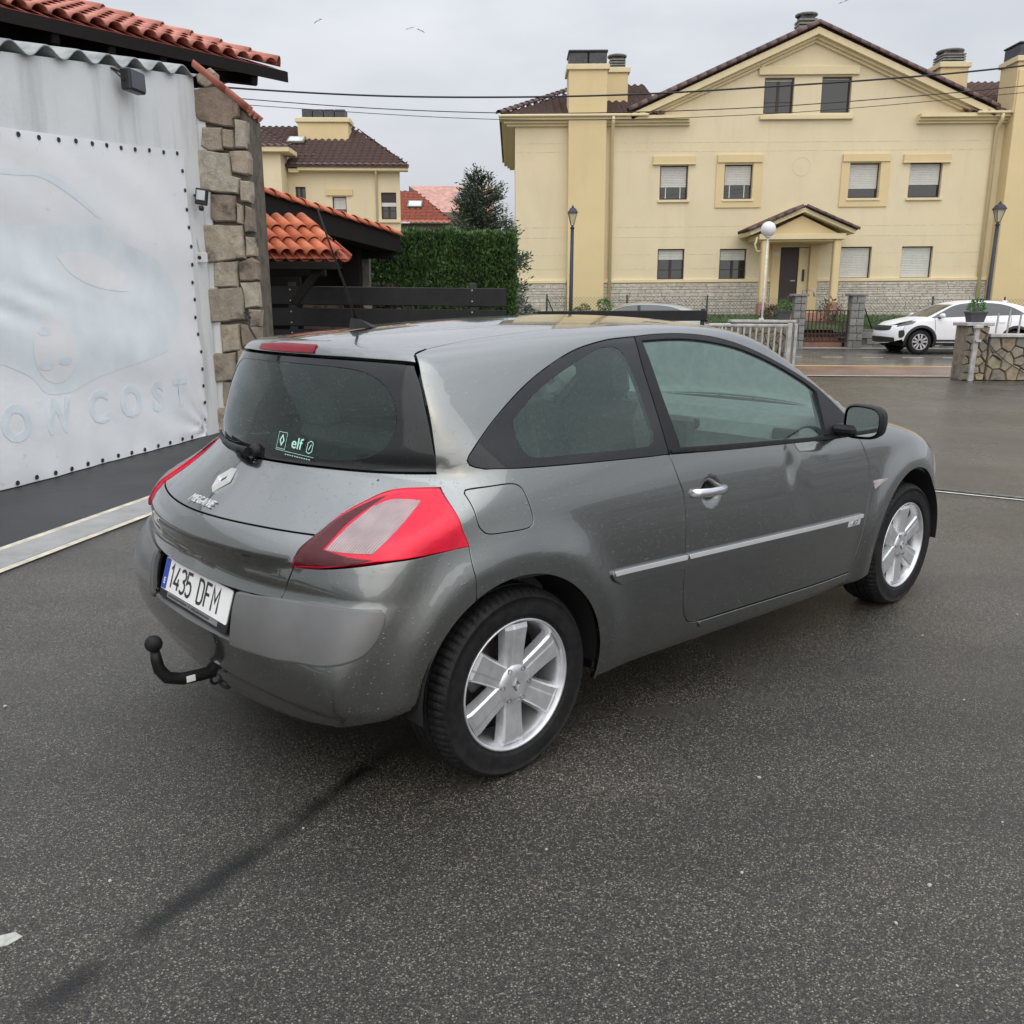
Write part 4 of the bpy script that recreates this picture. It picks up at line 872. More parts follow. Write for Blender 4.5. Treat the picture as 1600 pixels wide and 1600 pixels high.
bush_pot('planter', 'dark grey planter with green leaves on the rubble pier in front of the white car', 9.66, 19.3, 1.19, .34, .21, r_=.17)
gp_ = empty('gate_post', (9.50, 18.85, 0)); tag(gp_, 'leaning pale metal gate post fixed to the rubble pier', 'post'); part_box(gp_, 'post', (9.50, 18.85, .57), (.10, .06, 1.14), 'galvanised', Matrix.Rotation(R(1), 4, 'Y')); part_box(gp_, 'hook', (9.50, 18.80, 1.10), (.19, .07, .06), 'galvanised'); part_box(gp_, 'latch', (9.53, 18.80, .82), (.12, .05, .05), 'galvanised')
rr_ = empty('wall_railing', (11.5, 19.2, .96)); tag(rr_, 'thin grey metal railing of spaced bars on the rubble wall coping', 'railing'); bm_ = MB().box((0, 0, 0), (.03, .03, .50), None, .004).mesh('bar'); bm_.materials.append(MATS['galvanised'])
for k in range(14): o = link('bar', bm_, rr_); o.location = (-1.42 + k * .235, 0, .25 - (.09 if k % 2 == 0 else 0)); o.rotation_euler.y = R(1.5)
cb_ = MB(); cb_.tube([(9.75, 18.95, .86), (10.0, 18.98, .6), (10.3, 19.0, .38), (10.8, 19.0, .1)], .009, 5); tag(cb_.build('wall_cable', 'wire'), 'thin dark cable hanging across the rubble wall on the right', 'cable')
# ---- garden front across the street
def block_pillar(name, label, x, y, w, z0, z1):
    r_ = empty(name, (x, y, z0)); tag(r_, label, 'pillar'); part_box(r_, 'core', (x, y, (z0 + z1) / 2), (w - .05, w - .05, z1 - z0), 'mortar'); part_box(r_, 'cap', (x, y, z1 + .035), (w + .12, w + .12, .07), 'grey_block', None, .012)
    n = 7; h = (z1 - z0) / n
    for k in range(n):
        sp_ = random.uniform(.35, .65) * w
        for a, b_ in ((0, sp_), (sp_, w)):
            o = MB().box((0, 0, 0), (b_ - a - .012, .10, h - .014), None, .012).build('block', 'grey_block', r_); o.location = (-w / 2 + (a + b_) / 2, -w / 2 + .03 - random.uniform(0, .012), (k + .5) * h)
    return r_
block_pillar('gate_pillar', 'grey block pillar left of the brown garden gate', 8.78, 28.5, .36, .26, 1.80); block_pillar('gate_pillar', 'grey block pillar right of the brown garden gate', 10.54, 28.5, .42, .26, 1.82)
gt = empty('garden_gate', (9.65, 28.45, .26)); tag(gt, 'brown barred garden gate between two grey block pillars', 'gate')
bar = MB().box((0, 0, 0), (.032, .025, .96), None, .004).mesh('bar'); bar.materials.append(MATS['rusty_bars'])
for k in range(12): o = link('bar', bar, gt); o.location = (-.66 + k * .12, 0, .66)
for z in (.20, .42, .78, 1.12): part_box(gt, 'rail', (9.65, 28.45 + .02, .26 + z), (1.38, .02, .035), 'rusty_bars', None, .003)
stp = empty('entrance_steps', (9.65, 29.2, .26)); tag(stp, 'pink tiled steps rising behind the brown garden gate', 'steps')
for k in range(7): part_box(stp, 'step', (9.65, 28.95 + .30 * k, .26 + .075 + .15 * k), (1.36, .34, .15), 'step_tile', None, .006)
# raised garden: retaining wall, grass, wire fence
for x0, x1, lab in ((10.78, 22.0, 'low grey block garden wall right of the gate behind the white car'), (-2.0, 8.58, 'low grey block garden wall left of the gate')):
    w_ = empty('garden_wall', ((x0 + x1) / 2, 28.6, .2)); tag(w_, lab, 'wall'); part_box(w_, 'core', ((x0 + x1) / 2, 28.65, .52), (x1 - x0, .16, .60), 'mortar')
    nb_ = int((x1 - x0) / .42)
    for r__ in range(3):
        for k in range(nb_):
            if x0 < 0 and k < nb_ * .45: continue
            xx = x0 + (k + .5 + .5 * (r__ % 2)) * .42
            if xx > x1 - .15 or xx > 17.5: continue
            o = MB().box((0, 0, 0), (.405, .06, .178), None, .01).build('block', 'grey_block', w_); o.location = (xx - w_.location.x, -.06, .30 + r__ * .19 - w_.location.z - .04)
lw = MB(); lw.add([(-3, 28.7, .80), (24, 28.7, .80), (24, 31.6, 1.22), (-3, 31.6, 1.22), (24, 60, 1.25), (-3, 60, 1.25)], [(0, 1, 2, 3), (3, 2, 4, 5)]); lw.build('garden_bank', 'lawn_soil')['kind'] = 'structure'
gn = 9000; gx = RNG.uniform(-2, 18, gn); gy = RNG.uniform(28.75, 31.3, gn); gzz = .80 + (gy - 28.7) / 2.9 * .42
okk = ~((gx > 8.95) & (gx < 10.35)); gx, gy, gzz = gx[okk], gy[okk], gzz[okk]
Pg = np.stack([gx, gy, gzz], -1); simple('grass_blade', (.06, .12, .025), .6, 0, .3, 2); og = MB().add(*leaves(lambda n: (Pg, np.tile((0, 0, 1.), (len(Pg), 1))), len(Pg), .10, 3.5, (0, 0, 1), .35)).build('grass', 'grass_blade'); tag(og, 'short green grass on the bank in front of the yellow house', 'grass', kind='stuff')
simple('fence_wire', (.16, .17, .165), .5, .5)
for (x0, x1, lab) in ((10.8, 17.6, 'wire mesh fence on green posts behind the white car'), (1.0, 8.6, 'wire mesh fence on green posts left of the garden gate')):
    ff = empty('mesh_fence', ((x0 + x1) / 2, 28.9, .8)); tag(ff, lab, 'fence'); wm = MB(); s_ = .11; zt, zb = 1.76, .86
    for dirn in (1, -1):
        x = x0 - (zt - zb)
        while x < x1:
            a = max(x, x0) if dirn > 0 else max(x, x0); p0 = (x, zb) if dirn > 0 else (x, zt); p1 = (x + (zt - zb), zt) if dirn > 0 else (x + (zt - zb), zb)
            t0 = max(0, (x0 - p0[0]) / (p1[0] - p0[0])); t1 = min(1, (x1 - p0[0]) / (p1[0] - p0[0]))
            if t1 > t0:
                q0 = (p0[0] + (p1[0] - p0[0]) * t0, p0[1] + (p1[1] - p0[1]) * t0); q1 = (p0[0] + (p1[0] - p0[0]) * t1, p0[1] + (p1[1] - p0[1]) * t1)
                wm.tube([(q0[0] - ff.location.x, 0, q0[1] - .8), (q1[0] - ff.location.x, .004 * dirn, q1[1] - .8)], .0042, 3, False, False)
            x += s_
    wm.build('wire_mesh', 'fence_wire', ff)['kind'] = 'stuff'
    for x in np.arange(x0 + .05, x1 + .1, (x1 - x0 - .1) / 3): o = MB().tube([(0, 0, 0), (0, 0, 1.02)], .028, 8).build('post', 'green_post', ff); o.location = (x - ff.location.x, .02, 0)
    o = MB().tube([(0, 0, .95), (.42, -.05, .0)], .02, 6).build('brace', 'green_post', ff); o.location = (x0 + .05 - ff.location.x, .02, 0)
pf = picket('low_picket_fence', 'row of low pale pickets on the street edge behind the car roof', 2.9, 8.4, 27.9, .96, .50, 20, 'white_paint')
bush = empty('flower_bush', (8.25, 29.4, .9)); tag(bush, 'dry red-brown bush beside the left gate pillar', 'shrub'); simple('leaf_rust', (.12, .085, .035), .7, 0, .5, 9); MB().add(*ball((0, 0, .25), .36, 900)).build('foliage', 'leaf_rust', bush); MB().tube([(0, 0, -.1), (0, 0, .25)], .02, 5).build('stem', 'bark', bush)
b2 = empty('bare_shrub', (10.2, 29.8, .9)); tag(b2, 'thin twiggy shrub with pink flowers beside the right gate pillar', 'shrub'); tw = MB()
for k in range(26): a = random.uniform(0, 6.3); l = random.uniform(.3, .75); tw.tube([(0, 0, 0), (math.cos(a) * l * .4, math.sin(a) * l * .3, l * .6), (math.cos(a) * l * .7, math.sin(a) * l * .5, l)], .006, 4, False)
tw.build('twigs', 'bark', b2); MB().add(*ball((0, 0, .5), .38, 130)).build('foliage', 'leaf_rust', b2)
# ---- lamp posts
def lantern(name, label, x, y, z0, zt, lean=0.0):
    r_ = empty(name, (x, y, z0)); tag(r_, label, 'street lamp'); H = zt - z0
    MB().tube([(0, 0, 0), (0, 0, .9), (0, 0, H - .62)], [.075, .06, .05], 12).build('post', 'lamp_post', r_); MB().lathe([(.05, H - .66), (.07, H - .62), (.03, H - .58), (.05, H - .55)], 10).build('collar', 'lamp_post', r_)
    MB().lathe([(.055, H - .53), (.17, H - .20)], 4, Matrix.Rotation(R(45), 4, 'Z'), False).build('glass', 'lantern_glass', r_)
    for k in range(4): a = R(45 + 90 * k); MB().tube([(.057 * math.cos(a), .057 * math.sin(a), H - .55), (.178 * math.cos(a), .178 * math.sin(a), H - .19)], .009, 5).build('glazing_bar', 'lamp_post', r_)
    MB().lathe([(.205, H - .21), (.20, H - .185), (.12, H - .09), (.05, H - .055), (.05, H - .035), (.02, H - .02), (.025, H), (0, H + .02)], 4, Matrix.Rotation(R(45), 4, 'Z'), False).build('roof', 'lamp_post', r_)
    return r_
lantern('street_lamp', 'dark blue lantern lamp post in front of the yellow pilaster', 1.74, 28.0, .26, 4.34); lantern('street_lamp', 'black lantern lamp post at the right behind the white car', 13.80, 27.0, .24, 4.40)
gl = empty('globe_lamp', (7.44, 27.6, .26)); tag(gl, 'thin white pole with an opal globe beside the porch', 'street lamp'); MB().tube([(0, 0, 0), (0, 0, 3.25)], .03, 8).build('pole', 'white_paint', gl); MB().lathe([(.215 * math.sin(t), 3.42 - .215 * math.cos(t)) for t in np.linspace(0, math.pi, 15)], 24).build('globe', 'opal', gl)
MB().lathe([(.03, 3.16), (.09, 3.2), (.09, 3.23), (.0, 3.24)], 12).build('collar', 'white_paint', gl); MB().box((-.03, -.04, .85), (.14, .05, .10)).build('sign', 'white_paint', gl)
# ---- overhead cables and birds
def cable(nm, lab, pts, r_):
    q = resample(np.array([(x, 24.0, z) for x, z in pts]), .5); tag(MB().tube(q.tolist(), r_, 5, False).build(nm, 'wire'), lab, 'cable')
cable('overhead_cable', 'thick twisted overhead cable, the topmost across the sky and the yellow gable', [(-9.5, 6.80), (-6.51, 6.58), (-3.2, 6.44), (-.05, 6.43), (3.08, 6.51), (6.21, 6.69), (9.32, 6.90), (12.4, 7.19), (18, 7.9)], .022)
cable('overhead_cable', 'thin overhead cable in the middle of the three', [(-9.5, 6.6), (-6.5, 6.35), (-3.2, 6.15), (-.05, 6.07), (3.1, 6.11), (6.24, 6.24), (9.36, 6.46), (12.46, 6.74), (18, 7.3)], .011)
cable('overhead_cable', 'thin overhead cable, the lowest of the three', [(-9.5, 6.45), (-6.35, 6.21), (-.05, 5.92), (6.25, 6.08), (12.49, 6.59), (18, 7.1)], .008)
for x, z, lab in ((-7.89, 12.5, 'tiny dark bird in the sky above the left rooftops'), (-4.22, 12.24, 'left one of two tiny birds close together in the sky'), (-3.78, 12.17, 'right one of two tiny birds close together in the sky'), (13.12, 13.28, 'tiny bird at the top edge above the gable chimney')):
    o = MB().add([(0, 0, 0), (.10, 0, .03), (.22, 0, -.01), (.10, .05, .02), (-.10, 0, .03), (-.22, 0, -.01), (-.10, .05, .02), (0, -.09, .0), (0, .10, 0), (0, 0, .03)], [(0, 1, 3), (1, 2, 3), (0, 6, 4), (4, 6, 5), (7, 0, 9), (0, 8, 9), (7, 9, 1), (7, 4, 9)]).build('bird', 'wire'); o.location = (x, 40, z); o.rotation_euler = (0, random.uniform(-.4, .4), random.uniform(-.6, .6)); tag(o, lab, 'bird')
# ------------------------------------------------------------------ houses
plaster('cream_render', (.74, .64, .43), (.64, .56, .385), .6); plaster('yellow_render', (.72, .575, .32), (.64, .51, .29), .6); plaster('trim_render', (.75, .64, .40), (.66, .56, .36), .8)
simple('render_joint_shade', (.655, .57, .39), .9); simple('brown_frame', (.032, .018, .014), .5); simple('shutter_white', (.62, .62, .58), .5, 0, .05); simple('cowl_black', (.055, .058, .066), .5, .2, .3, 12, .3, 30); simple('cowl_grey', (.20, .20, .18), .7, 0, .2)
simple('plinth_mortar', (.50, .465, .395), .9)
simple('sheet_pink', (.46, .25, .20), .7, 0, .25, 3); simple('curtain', (.35, .36, .36), .9, 0, .1, 30)
m, nt, b = newmat('window_glass'); b.inputs['Base Color'].default_value = (.012, .016, .017, 1); b.inputs['Roughness'].default_value = .05; b.inputs['Specular IOR Level'].default_value = .8
stone_mat('plinth_stone', [(.60, .56, .48), (.55, .51, .43), (.63, .59, .51), (.57, .53, .45)], (.50, .47, .40))
def wall_sheet(outline, holes, depth, M=None, step=None):
    """flat wall in (x,z) with window openings and reveals going back by depth; front at y=0"""
    loops = [outline if area2(outline) > 0 else outline[::-1]] + [h if area2(h) < 0 else h[::-1] for h in holes]; V = []; E_ = []
    for l in loops: n0 = len(V); V += l; E_ += [(n0 + i, n0 + (i + 1) % len(l)) for i in range(len(l))]
    vo, eo, fo, *_ = delaunay_2d_cdt([Vector(p) for p in V], E_, [], 0, 1e-6); vo = [tuple(v) for v in vo]; fs = []
    A_ = np.array(vo)
    for f_ in fo:
        c = A_[list(f_)].mean(0)[None]
        if not inside(c, loops[0])[0] or any(inside(c, h)[0] for h in loops[1:]): continue
        a, b_, d = (A_[i] for i in f_)
        fs.append(tuple(f_) if (b_[0] - a[0]) * (d[1] - a[1]) - (d[0] - a[0]) * (b_[1] - a[1]) > 0 else tuple(f_)[::-1])
    mb = MB().add([(v[0], 0, v[1]) for v in vo], fs)
    for l in loops[1:]:
        n = len(l); mb.add([(p[0], 0, p[1]) for p in l] + [(p[0], depth, p[1]) for p in l], [(k, (k + 1) % n, n + (k + 1) % n, n + k) for k in range(n)])
    return mb
def rect(x0, x1, z0, z1): return [(x0, z0), (x1, z0), (x1, z1), (x0, z1)]
def pb(par, nm, x0, x1, y0, y1, z0, z1, mat, bev=0.0): return MB().box(((x0 + x1) / 2, (y0 + y1) / 2, (z0 + z1) / 2), (x1 - x0, y1 - y0, z1 - z0), None, bev).build(nm, mat, par)
def tile_field(par, nm, mat, P0, U, V_, keep=None, per=.25, row=.36, amp=.035):
    """wavy tiled slope: origin, eave vector, slope vector; keep(u,v) tells what stands"""
    U = Vector(U); V_ = Vector(V_); P0 = Vector(P0); lu, lv = U.length, V_.length; u_ = U / lu; v_ = V_ / lv; n_ = u_.cross(v_)
    if n_.z < 0: n_ = -n_
    nu = int(lu / per * 5); nr = int(lv / row) + 1; vs = []; fs = []
    for r_ in range(nr):
        for e, h in ((0, .035), (1, .0)):
            v = min((r_ + e) * row + (.02 if e else 0), lv)
            for i in range(nu + 1):
                u = lu * i / nu; w = amp * math.cos(2 * math.pi * u / per)
                vs.append(tuple(P0 + u_ * u + v_ * v + n_ * (w + h)))
    q = nu + 1
    for r_ in range(nr):
        for i in range(nu):
            uu = lu * (i + .5) / nu; vv = (r_ + .5) * row
            if keep and not keep(uu, vv): continue
            a = 2 * r_ * q + i; fs.append((a, a + 1, a + q + 1, a + q))
            if r_ < nr - 1: fs.append((a + q, a + q + 1, a + 2*q + 1, a + 2*q))
    # front risers of the first row
    used = sorted({i for f_ in fs for i in f_}); mp = {k: j for j, k in enumerate(used)}
    o = MB().add([vs[k] for k in used], [tuple(mp[i] for i in f_) for f_ in fs], True).build(nm, mat, par); o['kind'] = 'stuff'; return o
def window(par, x0, x1, z0, z1, shut, y=.13, glazing='two'):
    w = empty('window', (x0, y, z0), 0, par); W_, H = x1 - x0, z1 - z0; f = .055
    for nm, a in (('frame_left', (0, f, 0, H)), ('frame_right', (W_ - f, W_, 0, H)), ('frame_top', (f, W_ - f, H - f, H)), ('frame_bottom', (f, W_ - f, 0, f))): pb(w, nm, a[0], a[1], 0, .06, a[2], a[3], 'brown_frame')
    hs = H * shut
    if shut < .95:
        pb(w, 'pane', f, W_ - f, .035, .045, f, H - f, 'window_glass')
        if glazing == 'two': pb(w, 'mullion', W_ / 2 - .045, W_ / 2 + .045, .01, .034, f, H - f, 'brown_frame'); pb(w, 'glazing_bar', f, W_ - f, .02, .034, H * .32, H * .32 + .025, 'brown_frame')
        if glazing == 'white': pb(w, 'mullion', W_ * .22, W_ * .22 + .03, .01, .034, f, H * (1 - shut), 'shutter_white'); pb(w, 'mullion', W_ * .74, W_ * .74 + .03, .01, .034, f, H * (1 - shut), 'shutter_white')
    if shut > 0:
        n = max(3, int(hs / .055)); vs = []; fs = []
        for k in range(n):
            zt = H - f * .5 - k * hs / n; zb_ = zt - hs / n
            a = len(vs); vs += [(f * .8, .012, zt), (W_ - f * .8, .012, zt), (W_ - f * .8, -.006, zt - .3 * hs / n), (f * .8, -.006, zt - .3 * hs / n), (W_ - f * .8, .0, zb_ + .008), (f * .8, .0, zb_ + .008), (W_ - f * .8, .014, zb_), (f * .8, .014, zb_)]
            fs += [(a + 3, a + 2, a + 1, a), (a + 5, a + 4, a + 2, a + 3), (a + 7, a + 6, a + 4, a + 5)]
        MB().add(vs, fs).build('roller_shutter', 'shutter_white', w)
    return w
H1 = empty('yellow_apartment_house', (8.5, 33.0, 0)); H1.rotation_euler = (0, -.0117, 0)
tag(H1, 'large cream and yellow house with a gable, porch and brown tiled roof across the street', 'house'); X = lambda x: x - 8.5
wins = [(5.10, 6.07, 5.09, 6.20, .60, 'white'), (7.31, 8.29, 5.10, 6.22, .56, 'white'), (11.60, 12.66, 5.10, 6.24, .70, 'none'), (13.68, 14.80, 5.10, 6.24, .60, 'none'),
        (5.11, 6.05, 2.42, 3.47, .32, 'two'), (7.29, 8.24, 2.42, 3.46, .34, 'two'), (11.54, 12.62, 2.43, 3.50, 1.0, ''), (13.67, 14.77, 2.43, 3.50, 1.0, ''), (8.52, 9.52, 7.82, 8.93, .07, 'two'), (10.45, 11.45, 7.83, 8.95, .05, 'none')]
hol = [rect(X(a), X(b_), c, d) for a, b_, c, d, _, _ in wins] + [rect(X(9.40), X(10.45), 1.15, 3.50)]
wall_sheet([(X(.12), .9), (X(26), .9), (X(26), 7.7), (X(16.0), 7.7), (X(10.12), 10.25), (X(4.2), 7.7), (X(.12), 7.7)], hol, .20).build('front_wall', 'cream_render', H1)
MB().add([(X(.12), 0, .9), (X(.12), 10, .9), (X(.12), 10, 7.7), (X(.12), 0, 7.7)], [(3, 2, 1, 0)]).build('end_wall', 'cream_render', H1)
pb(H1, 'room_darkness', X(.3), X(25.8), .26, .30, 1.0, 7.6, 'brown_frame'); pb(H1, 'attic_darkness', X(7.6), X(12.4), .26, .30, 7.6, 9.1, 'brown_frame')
for a, b_, c, d, s, g in wins: window(H1, X(a), X(b_), c, d, s, glazing=g)
for a, b_, c, d, _, _ in wins[:8]: pb(H1, 'sill', X(a) - .06, X(b_) + .06, -.07, .10, c - .09, c - .002, 'trim_render', .01)
for a, b_ in ((wins[0][0], wins[0][1]), (wins[3][0], wins[3][1])): pb(H1, 'lintel', X(a) - .26, X(b_) + .22, -.08, .0, 6.24, 6.50, 'yellow_render', .01); pb(H1, 'lintel_lip', X(a) - .28, X(b_) + .24, -.10, .0, 6.225, 6.255, 'trim_render')
for a, b_ in ((wins[1][0], wins[1][1]), (wins[2][0], wins[2][1])):
    pb(H1, 'lintel', X(a) - .26, X(b_) + .30, -.09, .0, 6.27, 6.53, 'yellow_render', .01)
    for (p, q, r_, t) in ((X(a) - .28, X(a) - .003, 4.82, 6.268), (X(b_) + .003, X(b_) + .32, 4.82, 6.268), (X(a) - .003, X(b_) + .003, 4.82, 4.998)): pb(H1, 'surround', p, q, -.045, 0, r_, t, 'yellow_render')
pb(H1, 'attic_lintel', X(8.30), X(11.66), -.10, 0, 9.0, 9.26, 'trim_render', .01); pb(H1, 'attic_sill', X(8.40), X(11.56), -.12, .1, 7.62, 7.76, 'trim_render', .01)
for k, z in enumerate((6.64, 6.92, 3.86, 4.20, 2.80, 3.28)):  # render joints as flat strips, groove shade put into their darker colour
    for (a, b_) in ((.14, 1.9), (3.55, 16.4)):
        if k >= 4:
            for (p, q) in ((.14, 1.9), (3.55, 5.05), (6.11, 7.23), (10.9, 11.48), (12.68, 13.6), (14.84, 16.4)): 
                if (a < 1) == (p < 1): pb(H1, 'render_joint_shade', X(p), X(q), -.004, .01, z, z + .022, 'render_joint_shade')
        else: pb(H1, 'render_joint_shade', X(a), X(b_), -.004, .01, z, z + .022, 'render_joint_shade')
MB().tube([(X(9.95) + .30 * math.cos(t), 0, 6.14 + .30 * math.sin(t)) for t in np.linspace(0, 2 * math.pi, 25)], .009, 6, False).build('relief_ring', 'cream_render', H1)
# pilasters and chimneys
pb(H1, 'pilaster', X(1.92), X(3.20), -.32, 0, .9, 7.72, 'yellow_render', .01); pb(H1, 'pilaster', X(16.75), X(19.6), -.55, 0, .9, 9.0, 'yellow_render', .01)
def chimney(x0, x1, y0, y1, z0, z1, cowl, ch, mat='yellow_render'):
    c = empty('chimney', (X(x0), y0, z0), 0, H1); w, d, h = x1 - x0, y1 - y0, z1 - z0
    pb(c, 'stack', 0, w, 0, d, 0, h, mat); pb(c, 'cornice', -.07, w + .07, -.07, d + .07, h, h + .17, 'trim_render', .015)
    if cowl == 'drum': 
        for a, b_ in ((.02, w / 2 - .01), (w / 2 + .01, w - .02)): pb(c, 'cowl', a, b_, .06, d - .06, h + .17, h + .17 + ch * .85, 'cowl_black', .03); pb(c, 'cowl_lid', a - .04, b_ + .04 if b_ > w / 2 else b_, .02, d - .02, h + .17 + ch * .852, h + .17 + ch, 'cowl_black', .04)
    else:
        for k in range(4): pb(c, 'louvre', .09, w - .09, .09, d - .09, h + .18 + k * ch / 5, h + .18 + k * ch / 5 + ch / 9, 'cowl_grey')
        pb(c, 'core', .16, w - .16, .16, d - .16, h + .15, h + .15 + ch, 'cowl_black'); MB().lathe([(.42, 0), (.5, .03), (.5, .07), (.3, .11), (0, .12)], 14, Matrix.Translation((w / 2, d / 2, h + .14 + ch)) @ Matrix.Diagonal((w * .95, d * .95, 1, 1))).build('cowl_cap', 'cowl_grey', c)
chimney(1.92, 3.20, -.32, .9, 7.72, 9.14, 'drum', .45); chimney(3.42, 4.15, 1.9, 2.7, 8.0, 9.55, 'louvre', .42); chimney(9.75, 10.55, .9, 1.7, 9.6, 10.42, 'louvre', .55, 'trim_render'); chimney(14.95, 15.92, 1.3, 2.3, 7.9, 9.50, 'louvre', .42); chimney(16.7, 18.0, -.5, .6, 7.7, 9.25, 'drum', .45)
# cornices
for (x0, x1) in ((-.40, 6.05), (13.75, 16.75)):
    for k, (dz0, dz1, pr) in enumerate(((7.46, 7.535, .12), (7.537, 7.62, .22), (7.622, 7.74, .36))): pb(H1, 'cornice', X(x0) + (.36 - pr if x0 < 0 else .0), X(x1) - (.03 * k if x1 < 10 else 0), -pr, 0, dz0, dz1, 'trim_render')
for k, (dz0, dz1, pr) in enumerate(((7.46, 7.535, .12), (7.537, 7.62, .22), (7.622, 7.74, .36))): pb(H1, 'end_cornice', X(.12) - pr - .1, X(.12), .002, 10, dz0, dz1, 'trim_render')
pk = Vector((X(10.12), 0, 10.30))
for sx, foot in ((-1, Vector((X(4.0), 0, 7.72))), (1, Vector((X(16.25), 0, 7.74)))):
    d = (pk - foot); L_ = d.length; d.normalize(); nrm = Vector((-d.z * (1 if d.x > 0 else -1), 0, abs(d.x)))
    for k, (t0, t1, pr, cut) in enumerate(((-.30, -.22, .10, .9), (-.218, -.13, .20, .55), (-.128, .06, .36, 0))):
        a, b_ = foot + d * cut, pk
        q = [a + nrm * t0, b_ + nrm * t0 * 1.0 + Vector((0, 0, 0)), b_ + nrm * t1, a + nrm * t1]
        # mitre at the ridge: keep the end on the centre line
        q[1] = b_ + Vector((0, 0, t0 / abs(d.x))); q[2] = b_ + Vector((0, 0, t1 / abs(d.x)))
        vs = [(p.x, -pr, p.z) for p in q] + [(p.x, 0.02, p.z) for p in q]; MB().add(vs, [(0, 1, 2, 3), (7, 6, 5, 4), (0, 4, 5, 1), (3, 2, 6, 7), (0, 3, 7, 4)] if sx < 0 else [(3, 2, 1, 0), (4, 5, 6, 7), (1, 5, 4, 0), (7, 6, 2, 3), (4, 7, 3, 0)]).build('raking_cornice', 'trim_render', H1)
    # verge tiles on the gable edge
    n = int(L_ / .36); vm = tile_me('verge_tile', 'tile_brown', .46, .20, .175)
    for k in range(n + 1):
        o = link('verge_tile', vm, H1); o.matrix_local = Matrix.Translation(foot + d * (k * L_ / (n + 1)) + nrm * .10 + Vector((0, -.26, 0))) @ axes((0, 0, 0), d.cross(Vector((0, 1, 0))).cross(d) if False else Vector((0, -1 if d.x > 0 else 1, 0)), d).to_3x3().to_4x4() @ Matrix.Rotation(R(3), 4, 'X')
    tile_field(H1, 'gable_slope', 'tile_brown', foot + nrm * .07 + Vector((0, -.3, 0)), (0, 7.0, 0), d * L_, per=.26)
# main roof slopes either side of the gable
tile_field(H1, 'front_slope', 'tile_brown', (X(-.42), -.38, 7.75), (5.6, 0, 0), (0, 5.4, 2.05), keep=lambda u, v: u > v * .62 - .05, per=.26)
tile_field(H1, 'front_slope', 'tile_brown', (X(15.2), -.38, 7.75), (11, 0, 0), (0, 5.4, 2.05), per=.26)
MB().add([(X(-.42), -.38, 7.74), (X(-.42), 10, 7.74), (X(3.2), 5.0, 9.8)], [(0, 2, 1)]).build('hip_slope', 'shingle_brown', H1)
ht = tile_me('hip_tile', 'tile_brown', .44, .13, .115); hd2 = Vector((3.35, 5.4, 2.05)).normalized()
for k in range(16): o = link('hip_tile', ht, H1); o.matrix_local = Matrix.Translation(Vector((X(-.42), -.38, 7.80)) + hd2 * .38 * k) @ axes((0, 0, 0), hd2.cross(Vector((0, 0, 1))), hd2).to_3x3().to_4x4() @ Matrix.Rotation(R(-3), 4, 'X')
pb(H1, 'eave_board', X(-.40), X(4.6), -.35, -.25, 7.70, 7.80, 'shingle_brown'); pb(H1, 'gutter', X(-.44), X(4.6), -.46, -.36, 7.70, 7.78, 'trim_render', .02); pb(H1, 'gutter', X(15.6), X(24), -.46, -.36, 7.70, 7.78, 'trim_render', .02)
for xx, xb in ((3.42, 3.42), (16.45, 16.45)): MB().tube([(X(xx), -.40, 7.70), (X(xx), -.38, 7.52), (X(xb), -.10, 7.30), (X(xb), -.10, 1.0)], .06, 8).build('downpipe', 'trim_render', H1)
# plinth
for (x0, x1) in ((.13, 1.9), (3.22, 9.1), (10.75, 16.73)):
    pb(H1, 'plinth_core', X(x0), X(x1), -.03, 0, .9, 2.33, 'plinth_mortar'); pb(H1, 'plinth_band', X(x0), X(x1), -.09, 0, 2.331, 2.44, 'trim_render', .01)
    mb = MB(); z = 1.0
    while z < 2.30:
        h = random.choice((.07, .09, .12)); x = x0
        while x < x1 - .05:
            w = min(random.uniform(.25, .6), x1 - x); mb.box((X(x + w / 2), -.045, min(z + h / 2, 2.28)), (w - .012, random.uniform(.03, .06), min(h, 2.33 - z) - .012), None, .008); x += w
        z += h
    o = mb.build('plinth_stones', 'plinth_stone', H1); o['kind'] = 'stuff'
